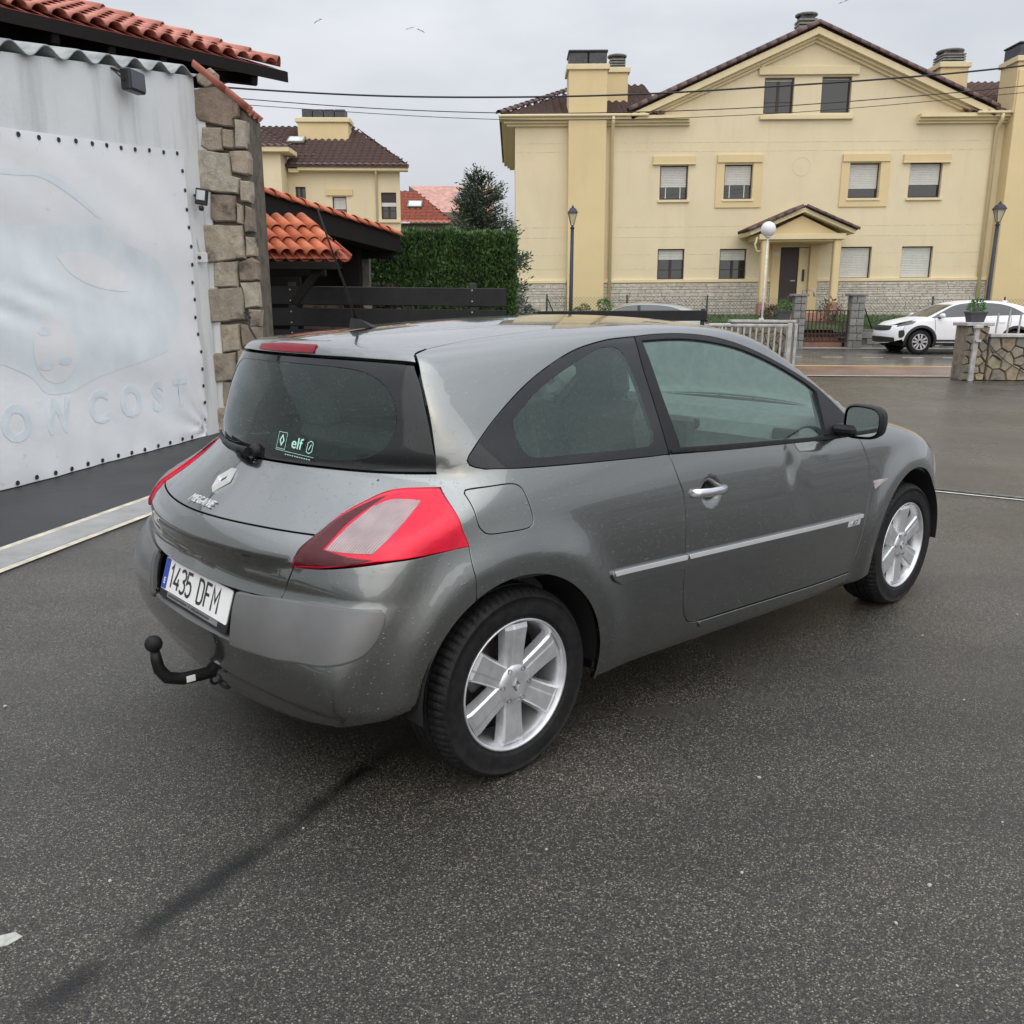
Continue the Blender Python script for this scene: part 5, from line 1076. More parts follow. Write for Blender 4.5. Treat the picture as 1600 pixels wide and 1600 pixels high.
# porch
po = empty('porch', (0, 0, 0), 0, H1)
for x in (8.50, 10.92): pb(po, 'column', X(x) - .12, X(x) + .12, -1.45, -1.20, 1.60, 3.66, 'yellow_render', .03); pb(po, 'column_foot', X(x) - .15, X(x) + .15, -1.48, -1.17, 1.20, 1.60, 'step_tile', .01)
pb(po, 'architrave', X(8.25), X(11.15), -1.52, -.02, 3.66, 3.84, 'trim_render', .01); pb(po, 'ceiling', X(8.35), X(11.05), -1.4, -.02, 3.60, 3.655, 'yellow_render')
MB().prism([(X(8.45), 3.842), (X(10.95), 3.842), (X(9.68), 4.42)], -.0, .10, Matrix(((1, 0, 0, 0), (0, 0, -1, -1.25), (0, 1, 0, 0), (0, 0, 0, 1)))).build('tympanum', 'yellow_render', po)
pkp = Vector((X(9.68), -1.6, 4.52))
for foot in (Vector((X(7.95), -1.6, 3.80)), Vector((X(11.40), -1.6, 3.82))):
    d = pkp - foot; L_ = d.length; d.normalize(); nrm = Vector((-d.z * (1 if d.x > 0 else -1), 0, abs(d.x)))
    q = [foot, pkp, pkp + Vector((0, 0, .13)), foot + nrm * .12]; vs = [(p.x, -1.60, p.z) for p in q] + [(p.x, -.02, p.z) for p in q]
    MB().add(vs, [(0, 1, 2, 3), (3, 2, 6, 7), (0, 4, 5, 1), (0, 3, 7, 4)] if d.x > 0 else [(3, 2, 1, 0), (7, 6, 2, 3), (1, 5, 4, 0), (4, 7, 3, 0)]).build('raking_board', 'trim_render', po)
    n = 6; vm = tile_me('porch_tile', 'tile_brown', .38, .12, .105)
    for k in range(n):
        for yy in (-1.62, -1.36, -1.10, -.84, -.58, -.32):
            o = link('porch_tile', vm, po); o.matrix_local = Matrix.Translation(foot + d * (k * L_ / n - .05) + nrm * .13 + Vector((0, yy + 1.6, 0))) @ axes((0, 0, 0), Vector((0, -1 if d.x > 0 else 1, 0)), d).to_3x3().to_4x4() @ Matrix.Rotation(R(3), 4, 'X')
MB().tube([(X(8.18), -1.5, 3.74), (X(8.12), -1.5, 3.5), (X(8.2), -1.4, 3.30), (X(8.45), -1.3, 3.28)], .035, 8).build('porch_drain', 'trim_render', po)
for (p, q) in ((9.10, 9.40), (10.45, 10.75)): pb(po, 'door_surround', X(p), X(q), -.10, 0, 1.1, 3.56, 'yellow_render')
pb(po, 'door_head', X(9.1), X(10.75), -.10, 0, 3.562, 3.70, 'yellow_render'); pb(po, 'door', X(9.42), X(10.10), .10, .16, 1.15, 3.48, 'brown_frame'); pb(po, 'door_side', X(10.10), X(10.44), .06, .20, 1.15, 3.48, 'trim_render'); pb(po, 'letter_slot', X(9.85), X(10.02), .085, .10, 2.35, 2.39, 'galvanised'); pb(po, 'intercom', X(10.24), X(10.32), .03, .06, 2.35, 2.75, 'brown_frame')
pb(po, 'name_plate', X(9.66), X(9.98), -.115, -.10, 3.56, 3.69, 'shutter_white'); pb(po, 'number_plate', X(9.15), X(9.36), -.115, -.10, 3.20, 3.33, 'shutter_white')
MB().tube([(X(9.62), -2.2, 1.1), (X(9.62), -2.2, 2.0), (X(9.95), -2.2, 2.02), (X(10.02), -2.2, 1.8)], .03, 8).build('handrail', 'galvanised', po)
# balcony on the left end
bc = empty('balcony', (0, 0, 0), 0, H1); pb(bc, 'slab', X(-.30), X(.12), 1.6, 4.5, 3.6, 3.80, 'trim_render'); pb(bc, 'parapet', X(-.28), X(-.2), 1.6, 4.5, 3.8, 4.6, 'iron_dark2'); 
# ---- second house
H2 = empty('brown_roofed_house', (-8, 42, 0)); tag(H2, 'cream house with a wide brown tiled roof and a broad chimney behind the orange canopy', 'house'); X2 = lambda x: x + 8
h2w = [(-9.61, -9.16, 5.5, 6.50, 0, 'two'), (-8.00, -7.38, 5.2, 6.10, .55, 'two'), (-5.85, -5.18, 5.16, 6.28, 0, 'two')]
wall_sheet([(X2(-9.9), 0), (X2(-5.0), 0), (X2(-5.0), 7.35), (X2(-9.9), 7.35)], [rect(X2(a), X2(b_), c, d) for a, b_, c, d, _, _ in h2w], .2).build('front_wall', 'cream_render', H2)
for a, b_, c, d, s, g in h2w: window(H2, X2(a), X2(b_), c, d, s, glazing=g)
pb(H2, 'shutter_panel', X2(-5.84), X2(-5.19), .08, .12, 5.86, 6.27, 'brown_frame'); pb(H2, 'shutter_band', X2(-5.84), X2(-5.19), .06, .10, 5.70, 5.86, 'shutter_white'); pb(H2, 'lintel', X2(-8.25), X2(-7.1), -.08, 0, 6.14, 6.40, 'yellow_render'); pb(H2, 'sill', X2(-5.98), X2(-5.02), -.1, 0, 5.02, 5.14, 'trim_render')
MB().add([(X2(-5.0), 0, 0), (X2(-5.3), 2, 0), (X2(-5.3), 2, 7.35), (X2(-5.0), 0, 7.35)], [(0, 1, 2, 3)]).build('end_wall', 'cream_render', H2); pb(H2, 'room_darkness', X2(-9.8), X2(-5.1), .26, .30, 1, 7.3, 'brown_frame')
pb(H2, 'projecting_bay', X2(-16), X2(-9.9), -1.2, 1, 0, 7.75, 'cream_render'); pb(H2, 'bay_cornice', X2(-16), X2(-9.45), -1.5, 0, 7.70, 7.90, 'trim_render', .02)
pb(H2, 'eave_board', X2(-9.9), X2(-4.56), -.46, -.30, 7.25, 7.385, 'shingle_brown'); pb(H2, 'cornice', X2(-9.40), X2(-4.62), -.40, 0, 7.12, 7.34, 'trim_render', .02); pb(H2, 'side_step', X2(-9.8), X2(-9.35), -.35, 0, 7.05, 7.2, 'trim_render'); MB().tube([(X2(-6.0), -.35, 7.15), (X2(-6.03), -.06, 6.95), (X2(-6.05), -.06, 1)], .05, 8).build('downpipe', 'trim_render', H2)
tile_field(H2, 'main_slope', 'tile_brown', (X2(-10.0), -.5, 7.32), (5.5, 0, 0), (0, 4.6, 2.35), keep=lambda u, v: u < 5.5 - v * .62, per=.30); tile_field(H2, 'upper_slope', 'tile_brown', (X2(-17), .6, 7.85), (8.2, 0, 0), (0, 3.6, 1.84), per=.30)
tile_field(H2, 'bay_slope', 'tile_brown', (X2(-16), -1.55, 7.92), (6.7, 0, 0), (0, 2.2, 1.0), keep=lambda u, v: u < 6.75 - v * .75, per=.30); MB().add([(X2(-4.5), -.5, 7.32), (X2(-5.6), 3.0, 7.9), (X2(-7.5), 4.1, 9.66)], [(0, 1, 2)]).build('hip_slope', 'shingle_brown', H2)
c2 = empty('chimney', (X2(-9.9), 2.4, 0), 0, H2); pb(c2, 'stack', 0, 2.3, 0, .9, 8.6, 9.55, 'yellow_render'); pb(c2, 'cornice', -.1, 2.4, -.1, 1.0, 9.55, 9.75, 'trim_render', .02); [pb(c2, 'cowl', .2 + .5 * k, .66 + .5 * k, .1, .8, 9.75, 10.12, 'cowl_black') for k in range(4)]
sk = empty('skylight', (X2(-10.3), 1.75, 8.50), 0, H2); sk.rotation_euler = (math.atan2(1.84, 3.6), 0, 0); pb(sk, 'frame', 0, .78, 0, .70, .06, .14, 'cowl_grey'); pb(sk, 'pane', .07, .71, .07, .63, .142, .15, 'lamp_lens')
s2 = empty('skylight', (X2(-12.6), 1.6, 8.44), 0, H2); s2.rotation_euler = (math.atan2(1.84, 3.6), 0, 0); pb(s2, 'frame', 0, .78, 0, .70, .06, .14, 'cowl_grey'); pb(s2, 'pane', .07, .71, .07, .63, .142, .15, 'lamp_lens')
# ---- red roofed houses farther off
H3 = empty('red_roofed_house', (-5.5, 58, 0)); tag(H3, 'low house with a red tiled roof and a skylight behind the brown roofed house', 'house'); X3 = lambda x: x + 5.5
tile_field(H3, 'front_slope', 'tile_red', (X3(-9), -.5, 6.35), (5.4, 0, 0), (0, 3.6, 2.2), keep=lambda u, v: u < 5.35 - v * .62, per=.34, row=.42); pb(H3, 'front_wall', X3(-8.8), X3(-3.8), 0, 5, 0, 6.35, 'mortar'); MB().add([(X3(-3.5), -.5, 6.33), (X3(-3.5), 6, 6.33), (X3(-6.2), 3.1, 8.5)], [(0, 1, 2)]).build('hip_slope', 'sheet_pink', H3)
s3 = empty('skylight', (X3(-6.6), 1.0, 7.32), 0, H3); s3.rotation_euler = (.55, 0, 0); pb(s3, 'frame', 0, .9, 0, .8, .05, .12, 'cowl_grey'); pb(s3, 'pane', .07, .83, .07, .73, .122, .13, 'lamp_lens')
H4 = empty('pink_roofed_hall', (-5, 72, 0)); tag(H4, 'long hall with a faded pink sheet roof at the far back between the houses', 'building')
MB().add([(-2.9, 0, 10.2), (3.6, 0, 10.2), (3.6, -4.5, 7.9), (-.2, -4.5, 7.9)], [(3, 2, 1, 0)]).build('roof_sheet', 'sheet_pink', H4); MB().add([(-2.9, 0, 10.2), (-.2, -4.5, 7.9), (-.2, -4.5, 0), (-2.9, 0, 0)], [(0, 1, 2, 3)]).build('gable_wall', 'mortar', H4); MB().add([(-.2, -4.5, 7.9), (3.6, -4.5, 7.9), (3.6, -4.5, 0), (-.2, -4.5, 0)], [(0, 1, 2, 3)]).build('front_wall', 'mortar', H4)
pb(H4, 'roof_light', .9, 2.4, -2.6, -1.2, 9.0, 9.6, 'lamp_lens')
# ------------------------------------------------------------------ the grey hatchback (car frame: x forward, y left, rear axle at x=0)
PROF = spl([.10,.17,.25,.40,.55,.70,.80,.90,.97,1.02,1.10,1.20,1.30,1.36,1.42,1.50], [.800,.822,.842,.862,.870,.868,.860,.846,.828,.808,.770,.716,.655,.613,.56,.46], sm=.03)
TRL = spl([-.9,-.7,-.5,-.3,-.1,.1,.4,.9,3.6], [.20,.125,.075,.042,.020,.008,.001,0,0], sm=.03)
TRG = spl([-.9,-.5,-.3,-.17,0,.2,.5,.9,1.3,3.6], [.22,.135,.092,.070,.046,.026,.008,.0,.0,.0], sm=.03)
TFL = spl([-1,1.6,2.2,2.6,2.9,3.1,3.3,3.5], [0,0,.012,.03,.06,.10,.17,.30], sm=.03)
TFG = spl([-1,1.0,1.5,1.9,2.3,3.5], [0,0,.02,.05,.09,.2], sm=.03)
RC = spl([.10,.17,.22,.30,.40,.48,.56,.62,.66,.70,.76,.82,.85,.908,.95,.985,1.0,1.02,1.10,1.20,1.28,1.32,1.345,1.37,1.45],
         [-.54,-.585,-.620,-.668,-.698,-.705,-.70,-.688,-.678,-.690,-.695,-.662,-.620,-.537,-.482,-.441,-.435,-.432,-.404,-.364,-.325,-.306,-.305,-.30,-.28])
RA = spl([.10,.22,.40,.52,.62,.74,.82,.90,.97,1.05,1.15,1.30,1.45], [.20,.16,.15,.19,.25,.35,.40,.49,.52,.47,.44,.43,.43], sm=.03)
HC = spl([-.9,-.5,-.31,-.15,0,.2,.4,.7,1.0,1.25,1.45,1.60,1.80,2.0,2.25,2.4,2.6,2.9,3.1,3.25,3.4,3.6],
         [1.26,1.31,1.345,1.370,1.386,1.402,1.415,1.428,1.434,1.428,1.409,1.372,1.278,1.168,1.028,.995,.962,.888,.815,.75,.66,.5], sm=.02)
HA = spl([-.9,0,1.0,1.5,2.0,2.4,3.5], [.13,.13,.115,.115,.13,.085,.11], sm=.03)
FR = spl([.1,.2,.35,.5,.6,.7,.8,.9], [3.36,3.40,3.425,3.42,3.40,3.34,3.24,3.1])
def flare(x, z, xc, r0, amp, wid):
    t = np.hypot(x - xc, z - .33) - r0
    return amp * np.where(t < 0, 1.0, np.exp(-(t / wid)**2 * 1.2)) * sstep(.05, .25, z)
def g2d(x, z, cx, cz, sx, sz, rot=0.0):
    c, s = math.cos(rot), math.sin(rot); u = (x - cx) * c + (z - cz) * s; v = -(x - cx) * s + (z - cz) * c
    return np.exp(-(u / sx)**2 - (v / sz)**2)
def F_car(P):
    x, y, z = P[..., 0], P[..., 1], P[..., 2]; ay = np.abs(y)
    g = sstep(.85, 1.12, z)
    w = PROF(z) - (TRL(x) + TFL(x)) * (1 - g) - (TRG(x) + TFG(x)) * g
    w = w + flare(x, z, 0.0, .40, .022, .085) + flare(x, z, 2.625, .40, .026, .085)
    # handle cup, both doors; dent and creases on the right door only
    w = w - .020 * np.maximum(0, 1 - ((x - .945) / .066)**2 - ((z - .808) / .060)**2)**1.5
    dent = -.0125 * g2d(x, z, 1.485, .842, .030, .055, .05) + .0015 * g2d(x, z, 1.42, .84, .045, .08) + .003 * g2d(x, z, 1.545, .83, .022, .05, -.2) - .0035 * g2d(x, z, 1.59, .70, .05, .07) + .002 * g2d(x, z, 1.70, .875, .10, .018, -.15) - .002 * g2d(x, z, 1.66, .900, .12, .02, -.1)
    w = w + dent * (y < 0)
    g1 = ay - w
    zk = .656 + .150 * ay; zc = .757; am = np.clip((zc - zk) / .10, 0, 1)
    tri = np.where(z > zk, np.clip((zc - z) / np.maximum(zc - zk, 1e-3), 0, 1), np.clip((z - .60) / (zk - .60), 0, 1))
    crease = .027 * am * tri - .004 * np.exp(-((z - zc) / .010)**2) * (ay < .56)
    crease = crease + .010 * sstep(.345, .330, z)
    g2 = crease + RC(z) + RA(z) * ay * ay + .10 * np.maximum(ay - .45, 0)**2 - x
    g3 = z - (HC(x) - HA(x) * ay * ay)
    g4 = x - (FR(z) - .30 * ay * ay - .5 * np.maximum(ay - .5, 0)**2)
    g5 = (.185 + .035 * sstep(2.2, .2, x) + (.17 * ay * ay) * sstep(0, -.25, x) - .02 * sstep(-.2, -.5, x)) - z
    a = smax(g1, g2, .10 + .09 * np.exp(-((z - .97) / .10)**2) - .04 * sstep(1.05, 1.2, z)); a = smax(a, g4, .20); a = smax(a, g3, .07 + .06 * sstep(2.0, 2.4, x)); a = smax(a, g5, .05)
    return a
pS = Planar((0, 1, 0), (1, 0, 0)); pT = Planar((0, 0, -1), (1, 0, 0)); pR = Planar((1, 0, 0), (0, 1, 0), L=2.3); pK = Planar((0, .88, -.475), (1, 0, 0), L=1.9)
pT.B = np.array([0, 1., 0])
def surf(proj, pts3): return proj.project(F_car, proj.to2(np.array(pts3, float)))
def SS(l): return surf(pS, [(x, -.8, z) for x, z in l])
def ST(l): return surf(pT, [(x, y, 1.2) for x, y in l])
def SR(l): return surf(pR, [(-.5, y, z) for y, z in l])
def mir(c): return [(p[0], -p[1], p[2]) for p in c][::-1]

def car_materials():
    m, nt, b = newmat('car_paint')
    out, n, src = noise_mix(nt, (.148, .157, .149), (.180, .190, .181), 900, detail=2)
    nt.links.new(out, b.inputs['Base Color'])
    b.inputs['Metallic'].default_value = 1.0; b.inputs['Roughness'].default_value = .235
    b.inputs['Coat Weight'].default_value = 1.0; b.inputs['Coat Roughness'].default_value = .035; b.inputs['Coat IOR'].default_value = 1.95
    h, _ = drops(nt, 105, .72); h2, _ = drops(nt, 240, .80)
    ad = node(nt, 'ShaderNodeMath', operation='ADD'); nt.links.new(h, ad.inputs[0])
    ml = node(nt, 'ShaderNodeMath', operation='MULTIPLY'); nt.links.new(h2, ml.inputs[0]); ml.inputs[1].default_value = .5; nt.links.new(ml.outputs[0], ad.inputs[1])
    bp = bump(nt, b, ad.outputs[0], .9, .004, 'Coat Normal')
    # thin road film: duller low on the body
    dn = node(nt, 'ShaderNodeTexNoise', inp={'Scale': 5, 'Detail': 6, 'Roughness': .7}); nt.links.new(src, dn.inputs['Vector'])
    sx = node(nt, 'ShaderNodeSeparateXYZ'); nt.links.new(src, sx.inputs[0])
    mr = node(nt, 'ShaderNodeMapRange', inp={'From Min': .85, 'From Max': .2, 'To Min': .0, 'To Max': .10}); nt.links.new(sx.outputs[2], mr.inputs[0])
    mm = node(nt, 'ShaderNodeMath', operation='MULTIPLY_ADD'); nt.links.new(dn.outputs[0], mm.inputs[0]); nt.links.new(mr.outputs[0], mm.inputs[1]); mm.inputs[2].default_value = .02
    nt.links.new(mm.outputs[0], b.inputs['Coat Roughness'])
    simple('bumper_plastic', (.135, .135, .133), .40, .25, .08, 6, .08, 500, coat=.15)
    simple('trim_silver', (.60, .61, .61), .35, .35, .05)
    m, nt, b = newmat('black_gloss'); b.inputs['Base Color'].default_value = (.008, .009, .010, 1); b.inputs['Roughness'].default_value = .06
    h, _ = drops(nt, 150, .45); bump(nt, b, h, .4, .003)
    simple('black_trim', (.010, .010, .011), .45, 0, .2, 20, spec=.28)
    simple('under_black', (.008, .008, .008), .9, 0, .2, 5)
    simple('rubber', (.013, .013, .0135), .6, 0, .35, 30, .35, 120, spec=.22, bdist=.004)
    simple('tread_rubber', (.02, .02, .021), .55, 0, .4, 60, .4, 90, bdist=.004)
    simple('alloy', (.66, .67, .685), .34, .72, .10, 25)
    simple('alloy_dirty', (.30, .30, .31), .5, .7, .25, 25)
    simple('iron', (.05, .045, .042), .6, .6, .3, 30)
    simple('emblem_silver', (.78, .79, .80), .22, .35, .03)
    simple('chrome', (.80, .81, .83), .09, 1.0, .03)
    simple('mirror', (.75, .80, .80), .02, 1.0, .01)
    simple('cabin', (.09, .094, .092), .75, 0, .15, 30, .2, 200)
    simple('cabin_light', (.26, .27, .265), .8, 0, .1, 20)
    simple('seat_cloth', (.10, .105, .105), .9, 0, .2, 80, .3, 300)
    simple('plate_white', (.78, .78, .76), .35, 0, .03)
    simple('plate_blue', (.01, .05, .33), .35, 0, .03)
    simple('letter_black', (.01, .01, .011), .4, 0, .03)
    simple('sticker', (.42, .74, .62), .5, 0, .02)
    simple('headliner', (.38, .38, .36), .9, 0, .05)
    # window glass: tinted, with a little condensation and rain
    for nm, tint, fog, thr in (('glass_side', (.80, .96, .89), .055, .66), ('glass_rear', (.40, .56, .50), .022, .60), ('glass_dark', (.10, .13, .13), .05, .9)):
        m = bpy.data.materials.new(nm); m.use_nodes = True; MATS[nm] = m; nt = m.node_tree; nt.nodes.clear()
        o = node(nt, 'ShaderNodeOutputMaterial'); tr = node(nt, 'ShaderNodeBsdfTransparent'); tr.inputs[0].default_value = (*tint, 1)
        gl = node(nt, 'ShaderNodeBsdfGlossy'); gl.inputs['Roughness'].default_value = .015; gl.inputs[0].default_value = (.95, .98, .97, 1)
        df = node(nt, 'ShaderNodeBsdfDiffuse'); df.inputs[0].default_value = (.36, .56, .49, 1)
        fr = node(nt, 'ShaderNodeFresnel'); fr.inputs[0].default_value = 1.52
        tc = node(nt, 'ShaderNodeTexCoord'); mp = node(nt, 'ShaderNodeMapping'); mp.inputs['Scale'].default_value = (1, 1, .22); nt.links.new(tc.outputs['Object'], mp.inputs[0])
        nz = node(nt, 'ShaderNodeTexNoise', inp={'Scale': 150, 'Detail': 3, 'Roughness': .6}); nt.links.new(mp.outputs[0], nz.inputs['Vector'])
        mr = node(nt, 'ShaderNodeMapRange', inp={'From Min': .35, 'From Max': .68, 'To Min': fog * .75, 'To Max': fog * 1.25}); nt.links.new(nz.outputs[0], mr.inputs[0])
        h, hh = drops(nt, 170, thr); bp = node(nt, 'ShaderNodeBump', inp={'Strength': .5, 'Distance': .003}); nt.links.new(h, bp.inputs['Height'])
        nt.links.new(bp.outputs[0], gl.inputs['Normal']); nt.links.new(bp.outputs[0], fr.inputs['Normal'])
        mk = node(nt, 'ShaderNodeMath', operation='MULTIPLY_ADD'); nt.links.new(hh, mk.inputs[0]); mk.inputs[1].default_value = .5; nt.links.new(mr.outputs[0], mk.inputs[2])
        m1 = node(nt, 'ShaderNodeMixShader'); m2 = node(nt, 'ShaderNodeMixShader')
        nt.links.new(mk.outputs[0], m1.inputs[0]); nt.links.new(tr.outputs[0], m1.inputs[1]); nt.links.new(df.outputs[0], m1.inputs[2])
        f2 = node(nt, 'ShaderNodeMath', operation='MULTIPLY'); nt.links.new(fr.outputs[0], f2.inputs[0]); f2.inputs[1].default_value = .95; f2.use_clamp = True
        nt.links.new(f2.outputs[0], m2.inputs[0]); nt.links.new(m1.outputs[0], m2.inputs[1]); nt.links.new(gl.outputs[0], m2.inputs[2]); nt.links.new(m2.outputs[0], o.inputs[0])
    m = bpy.data.materials.new('lamp_cover'); m.use_nodes = True; MATS['lamp_cover'] = m; nt = m.node_tree; nt.nodes.clear()
    o = node(nt, 'ShaderNodeOutputMaterial'); tr = node(nt, 'ShaderNodeBsdfTransparent'); tr.inputs[0].default_value = (1, .95, .955, 1); gl = node(nt, 'ShaderNodeBsdfGlossy'); gl.inputs['Roughness'].default_value = .02
    fr = node(nt, 'ShaderNodeFresnel'); fr.inputs[0].default_value = 1.36; h, _ = drops(nt, 130, .6); bp = node(nt, 'ShaderNodeBump', inp={'Strength': .6, 'Distance': .003}); nt.links.new(h, bp.inputs['Height']); nt.links.new(bp.outputs[0], gl.inputs['Normal']); nt.links.new(bp.outputs[0], fr.inputs['Normal'])
    mx = node(nt, 'ShaderNodeMixShader'); nt.links.new(fr.outputs[0], mx.inputs[0]); nt.links.new(tr.outputs[0], mx.inputs[1]); nt.links.new(gl.outputs[0], mx.inputs[2]); nt.links.new(mx.outputs[0], o.inputs[0])
    for nm, c, rough in (('lamp_red', (.98, .003, .055), .07), ('lamp_dark', (.10, .004, .010), .06), ('lamp_clear', (.52, .47, .47), .22), ('lamp_high', (.24, .008, .02), .12)):
        m, nt, b = newmat(nm)
        out, n, src = noise_mix(nt, tuple(k * .75 for k in c), c, 14, detail=3); nt.links.new(out, b.inputs['Base Color'])
        b.inputs['Roughness'].default_value = rough + .2; b.inputs['Specular IOR Level'].default_value = .3
        if nm == 'lamp_clear':
            w = node(nt, 'ShaderNodeTexWave', bands_direction='Y', inp={'Scale': 42, 'Distortion': 0.2}); nt.links.new(src, w.inputs['Vector']); bump(nt, b, w.outputs[0], .45, .005)
            b.inputs['Metallic'].default_value = .35
        else:
            w = node(nt, 'ShaderNodeTexWave', bands_direction='DIAGONAL', inp={'Scale': 60, 'Distortion': .2}); nt.links.new(src, w.inputs['Vector']); bump(nt, b, w.outputs[0], .10, .003)

def make_wheel(name, parent, x, side, camber=0.0, steer=0.0):
    """side -1 = right; outer face at local +z, turned to the side"""
    root = empty(name, (0, 0, 0), 0, parent)
    M = axes((x, side * .846, .308), (1, 0, 0), (0, 0, 1 if side < 0 else -1))   # z = x cross y
    M = Matrix.Translation((x, side * .846, .308)) @ Matrix.Rotation(steer, 4, 'Z') @ (Matrix.Rotation(R(90), 4, 'X') if side < 0 else Matrix.Rotation(R(-90), 4, 'X'))
    # tyre
    n = 216; Rt = .316; w = .205
    prof = [(.214, -.012), (.220, -.003), (.228, -.001), (.229, .0025), (.236, .0035), (.268, .0055), (.287, .003), (.2875, .0045), (.293, .003), (.301, -.006), (.3085, -.017), (.3125, -.028),
            (.3145, -.058), (.307, -.0595), (.307, -.066), (.3155, -.0675), (.316, -.094), (.308, -.0955), (.308, -.104), (.316, -.1055), (.3155, -.132), (.307, -.1335), (.307, -.140), (.3145, -.1415),
            (.3135, -.166), (.305, -.186), (.284, -.206), (.25, -.208), (.215, -.190)]
    vs = []; fs = []
    for i, (r_, h) in enumerate(prof):
        for k in range(n):
            rr = r_; th = 2 * math.pi * k / n
            if 9 <= i <= 12 and k % 3 == 0: rr -= .006 if i > 9 else .0025
            if 16 <= i <= 19 and k % 4 == 0: rr -= .004
            vs.append((rr * math.cos(th), rr * math.sin(th), h))
    for i in range(len(prof) - 1):
        for k in range(n): fs.append((i*n + k, i*n + (k+1) % n, (i+1)*n + (k+1) % n, (i+1)*n + k))
    ty = MB().add([tuple(M @ Vector(v)) for v in vs], [f[::-1] for f in fs], True); ty.sm = [not (8 <= q // n <= 21) for q in range(len(fs))]; ty.build('tyre', 'rubber', root)
    # rim barrel and lip
    rim = MB().lathe([(.2175, -.010), (.2185, -.003), (.2165, .000), (.2120, -.001), (.2085, -.006), (.2060, -.016), (.2030, -.024), (.1985, -.034), (.196, -.060), (.190, -.15), (.20, -.19)], 72, M)
    ro = rim.build('rim', 'alloy', root)
    for k in range(6):
        a0 = R(88 + 60 * k) if side < 0 else R(92 + 60 * k)
        sp = MB(); vs = []; fs = []
        stations = [(.045, .038, -.016), (.075, .0375, -.016), (.11, .039, -.0145), (.15, .042, -.012), (.185, .046, -.010), (.2005, .048, -.015)]
        sec = [(-1.18, -.034), (-1.0, -.006), (-.86, 0), (.22, 0), (.36, -.0015), (.44, -.0015), (.86, -.001), (1.0, -.008), (1.15, -.034)]
        for r_, wd, h in stations:
            for s_, dz in sec:
                ang = a0; cx, cy = r_, s_ * wd
                vs.append((cx * math.cos(ang) - cy * math.sin(ang), cx * math.sin(ang) + cy * math.cos(ang), h + dz))
        q = len(sec)
        for i in range(len(stations) - 1):
            for j in range(q - 1): fs.append((i*q + j, (i+1)*q + j, (i+1)*q + j + 1, i*q + j + 1))
        fs.append(tuple((len(stations) - 1) * q + j for j in range(q)))
        sp.add([tuple(M @ Vector(v)) for v in vs], fs).build('spoke', 'alloy', ro)
    MB().lathe([(.0, -.0095), (.030, -.0095), (.040, -.0085), (.060, -.0115), (.0655, -.0165), (.066, -.024), (.07, -.05)], 48, M).build('centre_cap', 'alloy', ro)
    nut = MB()
    for k in range(6):
        a = R(58 + 60 * k); nut.lathe([(.0075, -.0055), (.0075, -.014), (.0, -.014)], 10, M @ Matrix.Translation((.056 * math.cos(a), .056 * math.sin(a), 0)))
    nut.build('cap_notch', 'alloy_dirty', ro)
    # diamond emblem on the cap
    d = MB(); o_ = [(0, .024), (.016, 0), (0, -.024), (-.016, 0)]; i_ = [(p[0] * .45, p[1] * .45) for p in o_]
    vs = [(*p, -.0095) for p in o_] + [((o[0] + i[0]) / 2, (o[1] + i[1]) / 2, -.0035) for o, i in zip(o_, i_)] + [(*p, -.0090) for p in i_]
    fs = [(a * 4 + k, a * 4 + (k + 1) % 4, (a + 1) * 4 + (k + 1) % 4, (a + 1) * 4 + k) for a in (0, 1) for k in range(4)]
    d.add([tuple(M @ Vector(v)) for v in vs], fs).build('emblem', 'alloy_dirty', ro)
    MB().lathe([(.0, -.105), (.135, -.105), (.137, -.11), (.137, -.125), (0, -.125)], 40, M).build('brake_disc', 'iron', root)
    MB().box((0, 0, 0), (.07, .16, .06), None, .01).build('brake_caliper', 'alloy_dirty', root).matrix_local = M @ Matrix.Translation((-.12 if side < 0 else .12, .06, -.11)) @ Matrix.Rotation(.45, 4, 'Z')
    MB().lathe([(.196, -.13), (.0, -.135)], 40, M).build('wheel_back', 'under_black', root)
    return root

